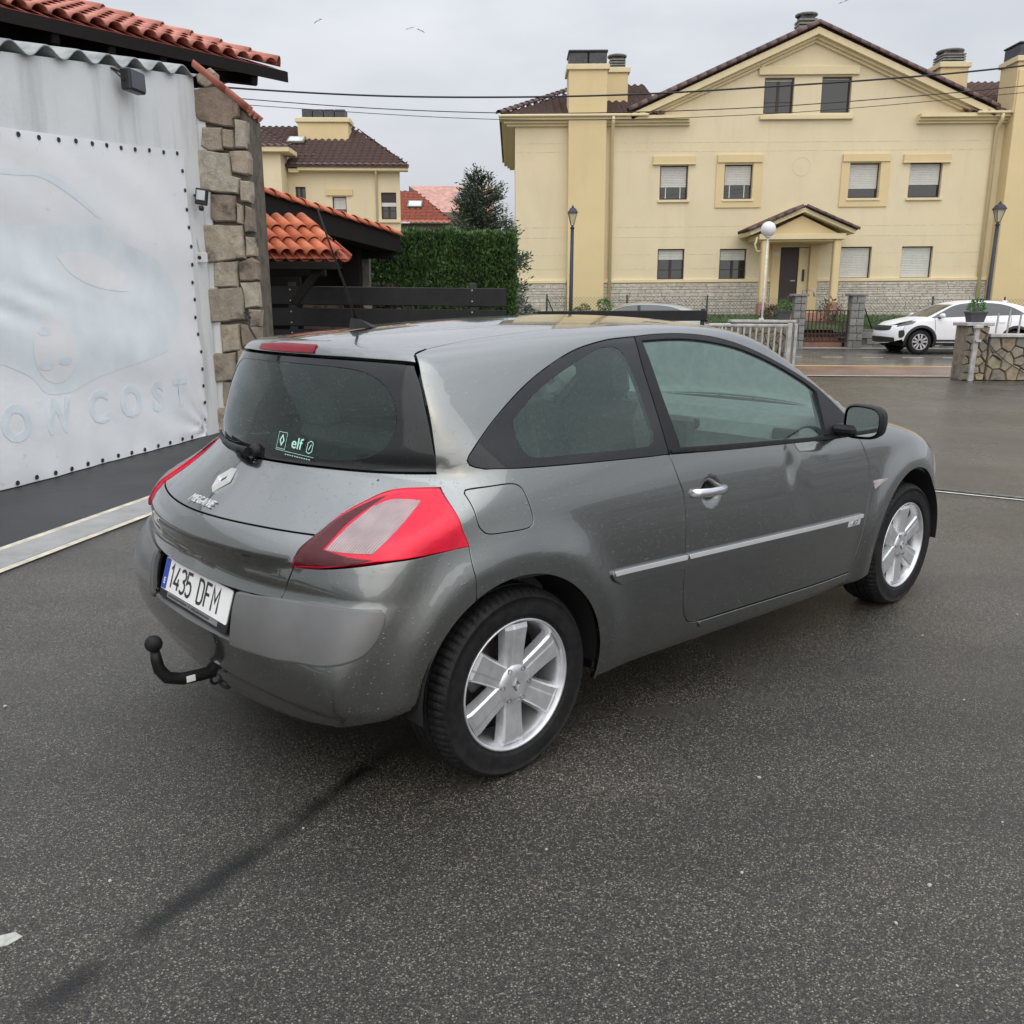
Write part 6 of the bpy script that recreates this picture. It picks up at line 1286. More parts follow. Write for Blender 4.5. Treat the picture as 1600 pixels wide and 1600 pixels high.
def make_car():
    car = empty('grey_hatchback', (-.5431, 3.2531, 0), R(41.8785))
    tag(car, 'wet dark grey three-door hatchback with a dented door and tow bar in the foreground', 'car')
    # shared curves (right side)
    d_rear = [(.897,.309),(.862,.318),(.832,.346),(.813,.389),(.800,.471),(.797,.587),(.795,.699),(.790,.773),(.779,.832),(.756,.884),(.727,.966)]
    d_bot = [(2.094,.268),(1.832,.273),(1.497,.286),(1.173,.299),(.897,.309)]
    d_front = [(2.094,.268),(2.122,.359),(2.145,.453),(2.166,.574),(2.175,.666),(2.167,.742),(2.145,.802),(2.105,.858),(2.067,.913)]
    belt = [(.727,.966),(1.04,.951),(1.407,.936),(1.837,.919),(2.067,.913)]
    f_rear = [(.727,.966),(.726,1.03),(.732,1.16),(.745,1.27),(.775,1.364)]
    f_top = [(.775,1.364),(.9,1.370),(1.045,1.370),(1.185,1.361),(1.307,1.344),(1.43,1.315),(1.555,1.275),(1.681,1.226),(1.818,1.168),(1.91,1.122),(1.985,1.065),(2.045,.995),(2.067,.913)]
    q_top = [(.775,1.364),(.735,1.3625),(.61,1.354),(.443,1.325),(.279,1.270),(.152,1.212),(.027,1.138),(-.064,1.074),(-.105,1.038)]
    q_tip = [(-.105,1.038),(-.113,1.022),(-.103,1.006),(-.066,.996)]
    q_bot = [(-.066,.996),(.063,.989),(.308,.979),(.593,.969),(.727,.966)]
    flap = [(-.153,.935),(-.142,.945),(-.07,.950),(-.006,.951),(.022,.944),(.040,.922),(.057,.845),(.048,.823),(.022,.815),(-.05,.815),(-.112,.818),(-.137,.833),(-.148,.860),(-.153,.935)]
    lamp_side = [(-.187,.797),(-.201,.840),(-.206,.885),(-.205,.925),(-.200,.950)]
    arch_r = [(-.01 + .355 * math.cos(R(a)), .322 + .355 * math.sin(R(a))) for a in np.linspace(-15, 119, 22)]
    arch_f = [(2.64 + .378 * math.cos(R(a)), .325 + .378 * math.sin(R(a))) for a in np.linspace(50, 196, 22)]
    gate = [(-.200,-.728,.950),(-.190,-.703,.985),(-.190,-.690,1.04),(-.188,-.672,1.10),(-.183,-.640,1.18),(-.172,-.595,1.262),(-.151,-.541,1.326)]
    ditch = [(-.098,-.527),(.03,-.508),(.164,-.495),(.457,-.480),(.8,-.478),(1.1,-.485),(1.40,-.503)]
    apil = [(1.40,-.503),(1.5,-.535),(1.62,-.570),(1.75,-.605),(1.9,-.640),(2.05,-.676),(2.15,-.705)]
    bs_bot = [(2.12,.192),(1.6,.208),(1.1,.222),(.6,.235),(.36,.245)]
    P = 'car_paint'
    # ---- right and left body sides: quarter, roof rail, sill
    panel('body_side', [ST(ditch), ST(apil), np.vstack([ST([(2.15,-.705)]), SS([(2.067,.913)])]), SS(f_top[::-1]), SS(q_top), SS(q_tip), SS(q_bot), SS(d_rear[::-1]), SS(d_bot[::-1]),
          SS([(2.094,.268),(2.12,.192)]), SS(bs_bot), SS([(.36,.245), arch_r[0]]), SS(arch_r), SS([arch_r[-1],(-.181,.69),(-.187,.74),(-.187,.797)]), SS(lamp_side),
          surf(pK, gate), np.vstack([surf(pK, [gate[-1]]), ST([(-.098,-.527)])])], pK, F_car, P, car, holes=[[SS(flap)]], step=.03, mirror=True)
    panel('fuel_flap', [SS(flap)], pS, F_car, P, car, step=.02)
    # ---- doors
    dr = panel('door', [SS(d_front), SS(belt[::-1]), SS(d_rear[::-1]), SS(d_bot[::-1])], pS, F_car, P, car, step=.032,
               refine=[((1.52,-.85,.80), 0, .19, .013), ((.945,-.85,.808), 0, .085, .009)], label='right door with a deep vertical dent below the window')
    d0, dl = panel('door', [SS(d_front), SS(belt[::-1]), SS(d_rear[::-1]), SS(d_bot[::-1])], pS, lambda Q: F_car(Q * np.array([1, -1, 1])), P, car, step=.05, mirror=True)
    bpy.data.objects.remove(d0, do_unlink=True)
    glass = [(.802,1.347),(.994,1.350),(1.159,1.340),(1.327,1.316),(1.455,1.285),(1.622,1.228),(1.802,1.150),(1.869,1.110)]
    gl2 = [(1.869,1.110),(1.838,1.05),(1.812,.985),(1.795,.938)]; gl3 = [(1.795,.938),(1.619,.944),(1.224,.963),(.798,.984)]; gl4 = [(.798,.984),(.787,1.15),(.802,1.347)]
    GL = [SS(glass), SS(gl2), SS(gl3), SS(gl4)]
    fr = panel('window_frame', [SS(f_rear), SS(f_top), SS(belt[::-1])], pS, F_car, 'black_trim', car, holes=[GL], step=.03, off=.001, mirror=True)
    gd = panel('door_glass', GL, pS, F_car, 'glass_side', car, off=-.006, gap=-.004, flange=0, step=.04, mirror=True)
    # belt sealing strip, proud of the frame
    st = [(.735,.982),(1.04,.966),(1.407,.949),(1.80,.935),(2.0,.931)]
    panel('belt_strip', [SS(st), SS([st[-1],(2.0,.920)]), SS([(2.0,.920)] + [(x, z - .003) for x, z in belt[::-1][1:4]] + [(.735,.969)]), SS([(.735,.969), st[0]])], pS, F_car, 'rubber', car, off=.006, step=.03, mirror=True)
    # quarter window: black printed border behind the glass edge, clear pane inside
    qp = [(.09,1.128),(.080,1.08),(.086,1.045),(.100,1.024),(.135,1.016),(.324,1.011),(.588,1.004),(.645,1.010),(.672,1.040),(.676,1.161),(.676,1.282),(.662,1.318),(.617,1.330),(.531,1.318),(.359,1.262),(.209,1.199),(.09,1.128)]
    QG = [SS(q_top), SS(q_tip), SS(q_bot), SS(f_rear)]
    panel('quarter_glass_border', QG, pS, F_car, 'black_gloss', car, holes=[[SS(qp)]], step=.03, off=-.001, gap=.003, mirror=True)
    panel('quarter_glass', [SS(qp)], pS, F_car, 'glass_side', car, off=-.003, gap=-.002, flange=0, step=.04, mirror=True)
    # ---- roof, hatch top, rear glass
    def sym(l): return [(x, -y) for x, y in l][::-1]
    seam = [(-.079,0),(-.076,-.15),(-.076,-.294),(-.081,-.419),(-.092,-.495),(-.098,-.527)]
    head = [(1.40,-.503),(1.445,-.30),(1.46,0)]
    dR = ditch
    panel('roof', [ST(sym(seam)[:-1] + seam), ST(ditch), ST(head[:-1] + sym(head)), ST(sym(ditch))], pT, F_car, P, car, step=.045)
    # hatch top / spoiler, seen along a slanted direction so lip and top are one sheet
    pQ = Planar((.72, 0, -.69), (0, 1, 0), L=1.6, c=(-.2, 0, 1.3))
    lipc = SR([(0,1.3125),(-.2,1.312),(-.383,1.3095),(-.50,1.306),(-.566,1.301)]) ; lip = np.vstack([lipc, surf(pK, [(-.163,-.566,1.312),(-.151,-.541,1.326)])[:0]])
    hs = ST(seam)
    sideh = np.vstack([ST([(-.098,-.527)]), surf(pK, [(-.151,-.541,1.326)]), SR([(-.566,1.301)])])
    panel('hatch_spoiler', [np.vstack([np.array(mir(hs))[:-1], hs]), sideh, np.vstack([lipc[::-1], np.array(mir(lipc))[::-1][1:]]) if False else np.vstack([lipc[::-1][:-1], np.array(mir(lipc[::-1]))]), np.array(mir(sideh))], pQ, F_car, P, car, step=.03, off=.002)
    bl = SR([(-.178,1.338),(-.178,1.318),(0,1.3175)])
    blt = SR([(-.178,1.340),(0,1.341)])
    panel('high_brake_light', [np.vstack([np.array(mir(blt))[:-1][::1], blt[::-1]]), SR([(-.178,1.340),(-.184,1.318)]), SR([(-.184,1.318),(0,1.317),(.184,1.318)]), SR([(.184,1.318),(.178,1.340)])], pR, F_car, 'lamp_high', car, off=.007, step=.015, gap=0)
    rg_top = [(0,1.3075),(-.2,1.307),(-.383,1.3045),(-.50,1.301),(-.566,1.297)]
    rg_side = [(-.566,1.297),(-.600,1.25),(-.625,1.207),(-.655,1.14),(-.674,1.08),(-.686,1.03),(-.690,.988)]
    rg_bot = [(-.690,.988),(-.62,.985),(-.527,.983),(-.278,.983),(0,.982)]
    fullr = lambda top: np.vstack([SR([(-y, z) for y, z in top[::-1]])[:-1], SR(top)])
    RG = [fullr(rg_top), SR(rg_side), np.vstack([SR(rg_bot)[:-1], SR([(-y, z) for y, z in rg_bot[::-1]])]), SR([(-y, z) for y, z in rg_side[::-1]])]
    rp = [(0,1.283),(-.224,1.281),(-.375,1.274),(-.461,1.253),(-.524,1.214),(-.560,1.158),(-.568,1.108),(-.552,1.061),(-.503,1.028),(-.432,1.014),(-.328,1.011),(-.177,1.011),(-.11,1.02),(-.07,1.045),(0,1.055)]
    RP = [np.vstack([SR(rp)[:-1], SR([(-y, z) for y, z in rp[::-1]])])]
    panel('rear_glass_border', RG, pR, F_car, 'black_gloss', car, holes=[RP], step=.03, off=-.001, gap=.004)
    panel('rear_glass', RP, pR, F_car, 'glass_rear', car, off=-.003, gap=-.002, flange=0, step=.04)
    # ---- hatch: upper skin and lower strip, tail lamps
    l_up = [(-.554,.829),(-.553,.879),(-.578,.915),(-.600,.934),(-.636,.945),(-.700,.950),(-.728,.950)]
    g_seam = [(-.554,.829),(-.45,.8295),(-.321,.830),(-.161,.8295),(0,.829)]
    g_low = [(-.493,.640),(-.40,.634),(-.2,.628),(0,.626)]; g_lo_side = [(-.554,.829),(-.540,.775),(-.534,.742),(-.511,.683),(-.493,.640)]
    my = lambda l: [(-y, z) for y, z in l[::-1]]
    gt_side = [(-.728,.950),(-.703,.985)]
    gu = [fullr([(0,.980),(-.278,.981),(-.527,.981),(-.62,.983),(-.703,.986)]), SR([(-.703,.986),(-.728,.951)]), SR(l_up[::-1]), np.vstack([SR(g_seam)[:-1], SR(my(g_seam))]), SR(my(l_up[::-1])), SR([(.728,.951),(.703,.986)])]
    panel('tailgate', gu, pR, F_car, P, car, step=.03)
    panel('tailgate_lower', [fullr(g_seam[::-1]), SR(g_lo_side), np.vstack([SR(g_low)[:-1], SR(my(g_low))]), SR(my(g_lo_side))], pR, F_car, P, car, step=.028)
    pD = Planar((.66, .75, 0), (.75, -.66, 0), L=1.4, c=(-.3, -.7, .85))
    L_top = np.vstack([SR(l_up)[:-1], surf(pK, [(-.200,-.728,.950)])]); L_side = SS(lamp_side[::-1])
    L_bot = surf(pD, [(-.187,-.836,.797),(-.198,-.835,.792),(-.333,-.815,.786),(-.441,-.776,.780),(-.481,-.738,.773),(-.542,-.646,.753),(-.594,-.534,.742)])
    L_tip = SR([(-.534,.742),(-.540,.775),(-.554,.829)])
    tl = panel('tail_lamp', [L_top, L_side, L_bot, L_tip], pD, F_car, 'lamp_red', car, step=.022, gap=.003, off=.002, mirror=True)
    rv = surf(pD, [(-.530,-.618,.797),(-.50,-.68,.7955),(-.455,-.742,.798),(-.36,-.742,.86),(-.268,-.716,.916),(-.290,-.68,.918),(-.325,-.645,.915),(-.37,-.618,.897),(-.45,-.612,.850),(-.530,-.618,.797)])
    panel('reverse_lens', [rv[:3], rv[2:5], rv[4:8], rv[7:]], pD, F_car, 'lamp_clear', tl[0], step=.014, off=.0045, gap=0, flange=.002, round_=.001)
    dk = surf(pD, [(-.588,-.540,.750),(-.576,-.545,.790),(-.515,-.562,.836),(-.43,-.566,.878),(-.36,-.595,.910),(-.325,-.622,.925),(-.36,-.613,.905),(-.45,-.604,.857),(-.535,-.610,.797),(-.50,-.69,.785),(-.46,-.745,.783),(-.50,-.70,.769),(-.545,-.63,.757),(-.588,-.540,.750)])
    panel('smoked_lens', [dk[:6], dk[5:9], dk[8:11], dk[10:]], pD, F_car, 'lamp_dark', tl[0], step=.014, off=.0035, gap=0, flange=.002, round_=.001)
    panel('lamp_cover', [L_top, L_side, L_bot, L_tip], pD, F_car, 'lamp_cover', car, step=.022, gap=.005, off=.011, flange=.010, round_=.004, mirror=True)
    # ---- rear bumper: one wrap-round skin, inserts, plate well
    pC = Cyl(.05)
    b_side = SS([(-.187,.797),(-.187,.74),(-.181,.69), arch_r[-1]])
    a_low = [(-.01 + .355 * math.cos(R(a)), .322 + .355 * math.sin(R(a))) for a in np.linspace(119, 178, 10)]
    c3 = lambda pts: pC.project(F_car, pC.to2(np.array(pts, float)))
    b_bot = c3([(-.365,-.83,.335),(-.36,-.8,.285),(-.46,-.72,.27),(-.56,-.5,.24),(-.60,-.25,.205),(-.61,0,.198)])
    bt = c3([(-.187,-.836,.795),(-.333,-.815,.783),(-.441,-.776,.777),(-.542,-.646,.750),(-.594,-.534,.739)])
    bg = SR([(-.534,.739),(-.511,.683),(-.493,.637)])
    be = SR([(-.493,.637),(-.40,.631),(-.31,.628)])
    well = SR([(-.31,.628),(-.308,.482),(-.295,.474)]); well2 = SR([(-.295,.474),(0,.470)])
    halfR = [b_bot[::-1], np.vstack([b_bot[:1], SS([a_low[-1]])]), SS(a_low[::-1]), b_side[::-1], bt, bg, be, well, well2]
    halfL = [np.array(mir(c)) for c in halfR[::-1]]
    panel('rear_bumper', halfR + halfL, pC, F_car, P, car, step=.026, gap=.002)
    ins = [(-.318,.622),(-.40,.627),(-.472,.634),(-.56,.640)]
    i_top = np.vstack([SR(ins), c3([(-.568,-.646,.641),(-.483,-.784,.646),(-.470,-.794,.644)])])
    i_end = c3([(-.470,-.794,.644),(-.463,-.799,.632),(-.475,-.797,.60),(-.494,-.795,.569),(-.528,-.785,.535),(-.574,-.757,.513)])
    i_bot = np.vstack([c3([(-.574,-.757,.513),(-.609,-.702,.499)]), SR([(-.60,.490),(-.533,.481),(-.42,.474),(-.315,.469)])])
    panel('bumper_insert', [i_top, i_end, i_bot, SR([(-.315,.469),(-.318,.622)])], pC, F_car, 'bumper_plastic', car, step=.024, gap=.001, off=.015, flange=.014, round_=.008, mirror=True)
    panel('insert_gap_shade', [i_top, i_end, i_bot, SR([(-.315,.469),(-.318,.622)])], pC, F_car, 'black_trim', car, step=.03, gap=-.004, off=.003, flange=.004, mirror=True)  # black sheet under the insert, paints the shade of the gap round it
    panel('plate_well', [SR([(.318,.66),(-.318,.66)]), SR([(-.318,.66),(-.318,.462)]), SR([(-.318,.462),(.318,.462)]), SR([(.318,.462),(.318,.66)])], pR, F_car, 'bumper_plastic', car, off=-.035, step=.05, flange=.01)
    # lower step of the well
    wp = [(x, y, z) for (x, y, z) in SR([(-.30 + .06 * i, .473) for i in range(11)])]
    t = MB()
    vs = [(p[0] - .003, p[1], p[2]) for p in wp] + [(p[0] + .04, p[1], p[2] + .012) for p in wp]
    t.add(vs, [(i, i + 1, i + 12, i + 11) for i in range(10)], True); t.build('well_sill', 'bumper_plastic', car)
    # licence plate
    pl = empty('licence_plate', (0, 0, 0), 0, car)
    Mp = axes((-.668, 0, .563), (0, -1, 0), (.30, 0, .954))    # x right as seen, y up, z = outward
    if (Mp.to_3x3() @ Vector((0, 0, 1))).x > 0: Mp = Mp @ Matrix.Diagonal((1, 1, -1, 1))
    def onp(mb, mat, nm, par): o = mb.build(nm, mat, par); o.matrix_local = Mp; return o
    rr = lambda w, h, r_: [(sx * (w/2 - r_) + r_ * math.cos(R(a)), sy * (h/2 - r_) + r_ * math.sin(R(a))) for sx, sy, a0 in ((1, 1, 0), (-1, 1, 90), (-1, -1, 180), (1, -1, 270)) for a in (a0, a0 + 30, a0 + 60, a0 + 90)]
    onp(MB().prism([(p[0], p[1] - .012) for p in rr(.534, .140, .008)], -.012, -.002), 'black_trim', 'plate_holder', pl)
    onp(MB().prism(rr(.52, .11, .007), -.002, .0008), 'plate_white', 'plate_face', pl)
    onp(MB().prism([(-.2585 + p[0] + .02, p[1]) for p in rr(.040, .106, .005)], .0008, .0014), 'plate_blue', 'country_band', pl)
    onp(MB().prism([(p[0] + .0, p[1] - .0665) for p in rr(.40, .017, .002)], -.002, -.001), 'alloy_dirty', 'holder_strip', pl)
    def letters(txt, x, y, size, sx, mat, nm, par, h=.0018, bold=0.0, shear=0.0, M_=None, space=1.0, ext=.0006):
        me = text_mesh(txt, size, ext, bold, sx, shear, space=space); o = link(nm, me, par, mat); o.matrix_local = (M_ or Mp) @ Matrix.Translation((x, y, h)); return o
    # plate characters drawn as strokes of even width
    arc = lambda cx, cy, rx, ry, a0, a1, n=10: [(cx + rx * math.cos(R(a)), cy + ry * math.sin(R(a))) for a in np.linspace(a0, a1, n)]
    GLY = {'1': [[(.12, .80), (.30, 1.0), (.30, 0)]], '4': [[(.36, 1.0), (.02, .26), (.56, .26)], [(.42, .52), (.42, 0)]],
           '3': [[(.03, .90)] + arc(.27, .76, .25, .24, 130, -80) + arc(.27, .26, .27, .26, 80, -140)], '5': [[(.52, 1.0), (.08, 1.0), (.05, .52)] + arc(.27, .31, .27, .31, 125, -145)],
           'D': [[(.04, 0), (.04, 1.0), (.24, 1.0)] + arc(.26, .72, .27, .28, 90, 0, 6) + arc(.26, .28, .27, .28, 0, -90, 6) + [(.04, 0)]], 'F': [[(.05, 0), (.05, 1.0), (.52, 1.0)], [(.05, .55), (.42, .55)]],
           'M': [[(.03, 0), (.03, 1.0), (.31, .42), (.59, 1.0), (.59, 0)]]}
    def glyph(mb, ch, x, y, h, w):
        for line in GLY[ch]:
            P_ = [Vector((x + p[0] * h, y + p[1] * h, 0)) for p in line]; n = len(P_); L_, R_ = [], []
            for i in range(n):
                d0 = (P_[i] - P_[i - 1]).normalized() if i else (P_[1] - P_[0]).normalized(); d1 = (P_[i + 1] - P_[i]).normalized() if i < n - 1 else d0
                n0 = Vector((-d0.y, d0.x, 0)); n1 = Vector((-d1.y, d1.x, 0)); m_ = (n0 + n1).normalized(); k_ = min(1.9, 1 / max(.35, m_.dot(n0)))
                L_.append(P_[i] + m_ * w / 2 * k_); R_.append(P_[i] - m_ * w / 2 * k_)
            mb.add([(*q.xy, 0) for q in L_ + R_], [(n + i, n + i + 1, i + 1, i) for i in range(n - 1)])
    x = -.208; H_ = .077
    for grp, nm in (('1435', 'plate_number'), ('DFM', 'plate_letter')):
        for ch in grp:
            mb = MB(); glyph(mb, ch, x, -H_ / 2, H_, .0105); o = onp(mb, 'letter_black', nm, pl); o.matrix_local = Mp @ Matrix.Translation((0, 0, .0016)); x += .0485 if ch != '1' else .0430
            if grp == 'DFM': x += .006
        x += .045
    letters('E', -.2385, -.026, .030, .9, 'plate_white', 'country_letter', pl, bold=.0006)
    hp = MB()
    for x0, x1 in ((-.19, -.13), (-.12, -.035), (-.02, -.012), (0, .03), (.037, .065), (.072, .10), (.107, .135)):
        xx = x0
        while xx < x1: hp.add([(xx, -.0705, 0), (xx + .0055, -.0705, 0), (xx + .0055, -.0625, 0), (xx, -.0625, 0)], [(0, 1, 2, 3)]); xx += .0085
    o = onp(hp, 'letter_black', 'holder_print', pl); o['kind'] = 'stuff'; o.matrix_local = Mp @ Matrix.Translation((0, 0, -.0005))
    # emblems
    def frame_at(y, z, up=(0, 0, 1)):
        p = SR([(y, z)])[0]; n = gradient(F_car, p[None])[0]; n = Vector(n); xr = Vector((0, -1, 0)); xr = (xr - n * xr.dot(n)).normalized(); u = n.cross(xr)
        return Matrix(((xr.x, u.x, n.x, p[0]), (xr.y, u.y, n.y, p[1]), (xr.z, u.z, n.z, p[2]), (0, 0, 0, 1)))
    Me = frame_at(0, .908); em = empty('tailgate_emblem', (0, 0, 0), 0, car)
    o_ = [(0, .057), (.038, 0), (0, -.057), (-.038, 0)]; k_ = .6
    i_ = [(p[0] * k_, p[1] * k_) for p in o_]; md = [((a[0] + b[0]) / 2, (a[1] + b[1]) / 2) for a, b in zip(o_, i_)]
    vs = [(*p, 0) for p in o_] + [(*p, .016) for p in md] + [(*p, .002) for p in i_]; fs = [(a*4 + k, a*4 + (k+1) % 4, (a+1)*4 + (k+1) % 4, (a+1)*4 + k) for a in (0, 1) for k in range(4)]
    d = MB().add(vs, fs).build('diamond', 'emblem_silver', em); d.matrix_local = Me
    o_b = MB().prism([(p[0] * 1.12, p[1] * 1.08) for p in o_], -.002, .0008).build('diamond_base', 'letter_black', em); o_b.matrix_local = Me
    Mt = frame_at(-.004, .850)
    letters('MEGANE', 0, 0, .044, .84, 'emblem_silver', 'model_name', car, h=.0035, bold=.0, shear=.2, M_=Mt, ext=.002, space=1.22)
    # sticker on the rear glass (white print)
    Ms = frame_at(-.24, 1.045); sk = empty('window_sticker', (0, 0, 0), 0, car); z0 = .004
    def ring(pts, w): q = inset(pts if area2(pts) > 0 else pts[::-1], w); p = pts if area2(pts) > 0 else pts[::-1]; n = len(p); return [(*a, 0) for a in p] + [(*a, 0) for a in q], [(k, (k+1) % n, n + (k+1) % n, n + k) for k in range(n)]
    sm = MB(); sm.add(*ring([(-.087, -.028), (-.046, -.028), (-.046, .026), (-.087, .026)], .0014)); sm.add(*ring([(-.0665, .020), (-.055, 0), (-.0665, -.020), (-.078, 0)], .0045))
    sm.add([(-.090, -.033, 0), (.090, -.033, 0), (.090, -.0318, 0), (-.090, -.0318, 0)], [(0, 1, 2, 3)]); sm.add(*ring([(.052, -.02), (.066, -.024), (.078, -.016), (.078, .012), (.066, .018), (.052, .010)], .0022))
    sm.add([(.060, -.012, 0), (.063, -.012, 0), (.071, .006, 0), (.068, .006, 0)], [(0, 1, 2, 3)])
    for k in range(11): sm.add([(-.04 + k * .011, -.043, 0), (-.034 + k * .011, -.043, 0), (-.034 + k * .011, -.040, 0), (-.04 + k * .011, -.040, 0)], [(0, 1, 2, 3)])
    q = sm.build('sticker_frame', 'sticker', sk); q.matrix_local = Ms @ Matrix.Translation((0, 0, z0))
    letters('elf', .004, -.002, .050, 1.05, 'sticker', 'sticker_word', sk, h=z0, bold=.0005, M_=Ms, ext=.0003)
    # wiper
    wp = empty('rear_wiper', (0, 0, 0), 0, car)
    a = SR([(-.03, 1.005), (.04, 1.008), (.15, 1.012), (.29, 1.020), (.40, 1.030)])
    a[:, 0] -= [.030, .034, .030, .024, .02]; a[:, 2] -= .006
    MB().tube(a[:4], [.017, .014, .010, .007], 8).build('arm', 'black_trim', wp); b_ = a.copy(); b_[:, 0] += .012; b_[:, 2] -= .012
    MB().tube(b_[1:], [.006, .008, .008, .004], 6).build('blade', 'rubber', wp)
    MB().lathe([(0, .02), (.018, .018), (.024, .008), (.026, -.02)], 16, frame_at(-.03, 1.0)).build('pivot_cap', 'black_trim', wp)
    se = [(x_, z_ - .0045) for x_, z_ in d_bot[:-1]] + [(.93, .304)]; se2 = [(x_, z_ - .020) for x_, z_ in se[::-1]]
    panel('sill_edge', [SS(se), SS([se[-1], se2[0]]), SS(se2), SS([se2[-1], se[0]])], pS, F_car, P, car, off=.008, step=.02, gap=0, flange=.008, round_=.003, mirror=True)
    # side mouldings with bright top edge
    up = lambda x: .612 - (x - .388) * .0355; dn = lambda x: .560 - (x - .42) * .030
    for (x0, x1, tip) in ((.392, .797, 0), (.803, 2.118, 1)):
        top = [(x, up(x)) for x in np.linspace(x0 + (.0 if not tip else 0), x1, 7)]; bot = [(x, dn(x)) for x in np.linspace(x1 - (.035 if tip else 0), x0 + (.05 if not tip else 0), 7)]
        panel('side_moulding', [SS(top), SS([top[-1], bot[0]]), SS(bot), SS([bot[-1], top[0]] if tip else [bot[-1], (x0 + .005, .585), top[0]])], pS, F_car, P, car, off=.011, step=.03, gap=0, flange=.012, round_=.003, mirror=True)
        t2 = [(x, up(x) - .001) for x in np.linspace(x0 + .004, x1 - .002, 7)]; b2 = [(x, up(x) - .016) for x in np.linspace(x1 - .006, x0 + .008, 7)]
        panel('moulding_strip', [SS(t2), SS([t2[-1], b2[0]]), SS(b2), SS([b2[-1], t2[0]])], pS, F_car, 'trim_silver', car, off=.0145, step=.03, gap=0, flange=.004, round_=.0012, mirror=True)
    bd = [(1.985,.542),(2.095,.538),(2.085,.508),(1.975,.511)]
    panel('moulding_badge', [SS(bd[:2]), SS(bd[1:3]), SS(bd[2:]), SS([bd[3], bd[0]])], pS, F_car, 'trim_silver', car, off=.0125, step=.02, gap=0, flange=.002)
    def frame_side(x, z):
        p = SS([(x, z)])[0]; n = Vector(gradient(F_car, p[None])[0]); xr = Vector((1, 0, 0)); xr = (xr - n * xr.dot(n)).normalized(); u = n.cross(xr)
        return Matrix(((xr.x, u.x, n.x, p[0]), (xr.y, u.y, n.y, p[1]), (xr.z, u.z, n.z, p[2]), (0, 0, 0, 1)))
    letters('dCi', 0, 0, .03, 1.1, 'chrome', 'engine_badge', car, h=.0145, bold=.0012, shear=.3, M_=frame_side(2.03, .525), ext=.0015)
    # door handle
    for s in (-1, 1):
        hd = MB(); M_ = frame_side(.940, .811)
        path = [(-.112, .004, .004), (-.108, .004, .020), (-.09, .003, .031), (-.03, .0, .040), (.04, -.002, .039), (.088, -.004, .030), (.106, -.005, .018), (.110, -.005, .004)]
        n = 12; vs = []; fs = []
        for i, p in enumerate(path):
            hgt = [.010, .0155, .017, .0165, .0165, .017, .0155, .010][i]
            for k in range(n): th = 2 * math.pi * k / n; vs.append((p[0] + (.004 * math.cos(th) if i in (0, 7) else 0), p[1] + hgt * math.sin(th), p[2] + .010 * math.cos(th)))
        for i in range(len(path) - 1):
            for k in range(n): fs.append((i*n + k, i*n + (k+1) % n, (i+1)*n + (k+1) % n, (i+1)*n + k))
        fs += [tuple(range(n))[::-1], tuple((len(path) - 1) * n + k for k in range(n))]
        vs = [M_ @ Vector(v) for v in vs]
        if s > 0: vs = [(v[0], -v[1], v[2]) for v in vs]; fs = [f_[::-1] for f_ in fs]
        hd.add(vs, fs, True).build('door_handle', 'chrome', car)
    # side repeater
    tri = [(2.212,.690),(2.33,.690),(2.222,.652)]
    panel('side_repeater', [SS(tri[:2]), SS(tri[1:]), SS([tri[2], tri[0]])], pS, F_car, 'lamp_clear', car, off=.004, gap=0, step=.02, flange=.005, mirror=True)
    # ---- front: fenders, bonnet, windscreen, bumper, lamps
    bon = [(2.15,-.705),(2.35,-.735),(2.6,-.752),(2.8,-.752),(2.95,-.735)]
    a_fr = [(2.64 + .378 * math.cos(R(a)), .325 + .378 * math.sin(R(a))) for a in (50, 40)]
    fe = [np.vstack([SS([(2.067,.913)]), ST([(2.15,-.705)])]), ST(bon), np.vstack([ST([(2.95,-.735)]), SS([(2.985,.72),(2.94,.62)])]), SS([(2.94,.62), arch_f[0]]), SS(arch_f), SS([arch_f[-1],(2.20,.20),(2.12,.192)]), SS([(2.12,.192),(2.094,.268)]), SS(d_front)]
    panel('front_wing', fe, pK, F_car, P, car, step=.03, mirror=True)
    cowl = [(2.15,-.705),(2.25,-.55),(2.31,-.3),(2.33,0)]
    nose = [(2.95,-.735),(3.08,-.62),(3.16,-.4),(3.19,0)]
    panel('bonnet', [ST(sym(cowl)[:-1] + cowl[::-1][:0] + cowl[::-1]), ST(bon), ST(nose[:-1] + sym(nose)), ST(sym(bon))] if False else [ST(cowl[::-1]), ST(bon), ST(nose[:-1] + sym(nose)), ST(sym(bon)), ST(sym(cowl[::-1]))], pT, F_car, P, car, step=.05)
    pW = Planar((-.5, 0, -.866), (0, 1, 0), L=1.6, c=(1.8, 0, 1.2))
    ws = [np.vstack([ST(head[:-1] + sym(head))]), ST(sym(apil)), np.vstack([ST(sym(cowl[::-1]))[::-1][:0], ST(sym(cowl))[:0], ST(cowl + sym(cowl)[1:])[::-1]]), ST(apil[::-1])]
    panel('windscreen', ws, pW, F_car, 'glass_side', car, step=.07, gap=.003, off=-.002, flange=.004)
    pF = Cyl(2.6, -1)
    cf3 = lambda pts: pF.project(F_car, pF.to2(np.array(pts, float)))
    fb_top = np.vstack([SS([(2.94,.62)]), cf3([(3.10,-.74,.62),(3.25,-.6,.63),(3.36,-.3,.66),(3.38,0,.67)])])
    fb_bot = np.vstack([SS([(3.005,.25)]), cf3([(3.12,-.72,.22),(3.3,-.45,.20),(3.38,0,.20)])])
    a_f2 = [(2.64 + .378 * math.cos(R(a)), .325 + .378 * math.sin(R(a))) for a in np.linspace(50, -10, 8)]
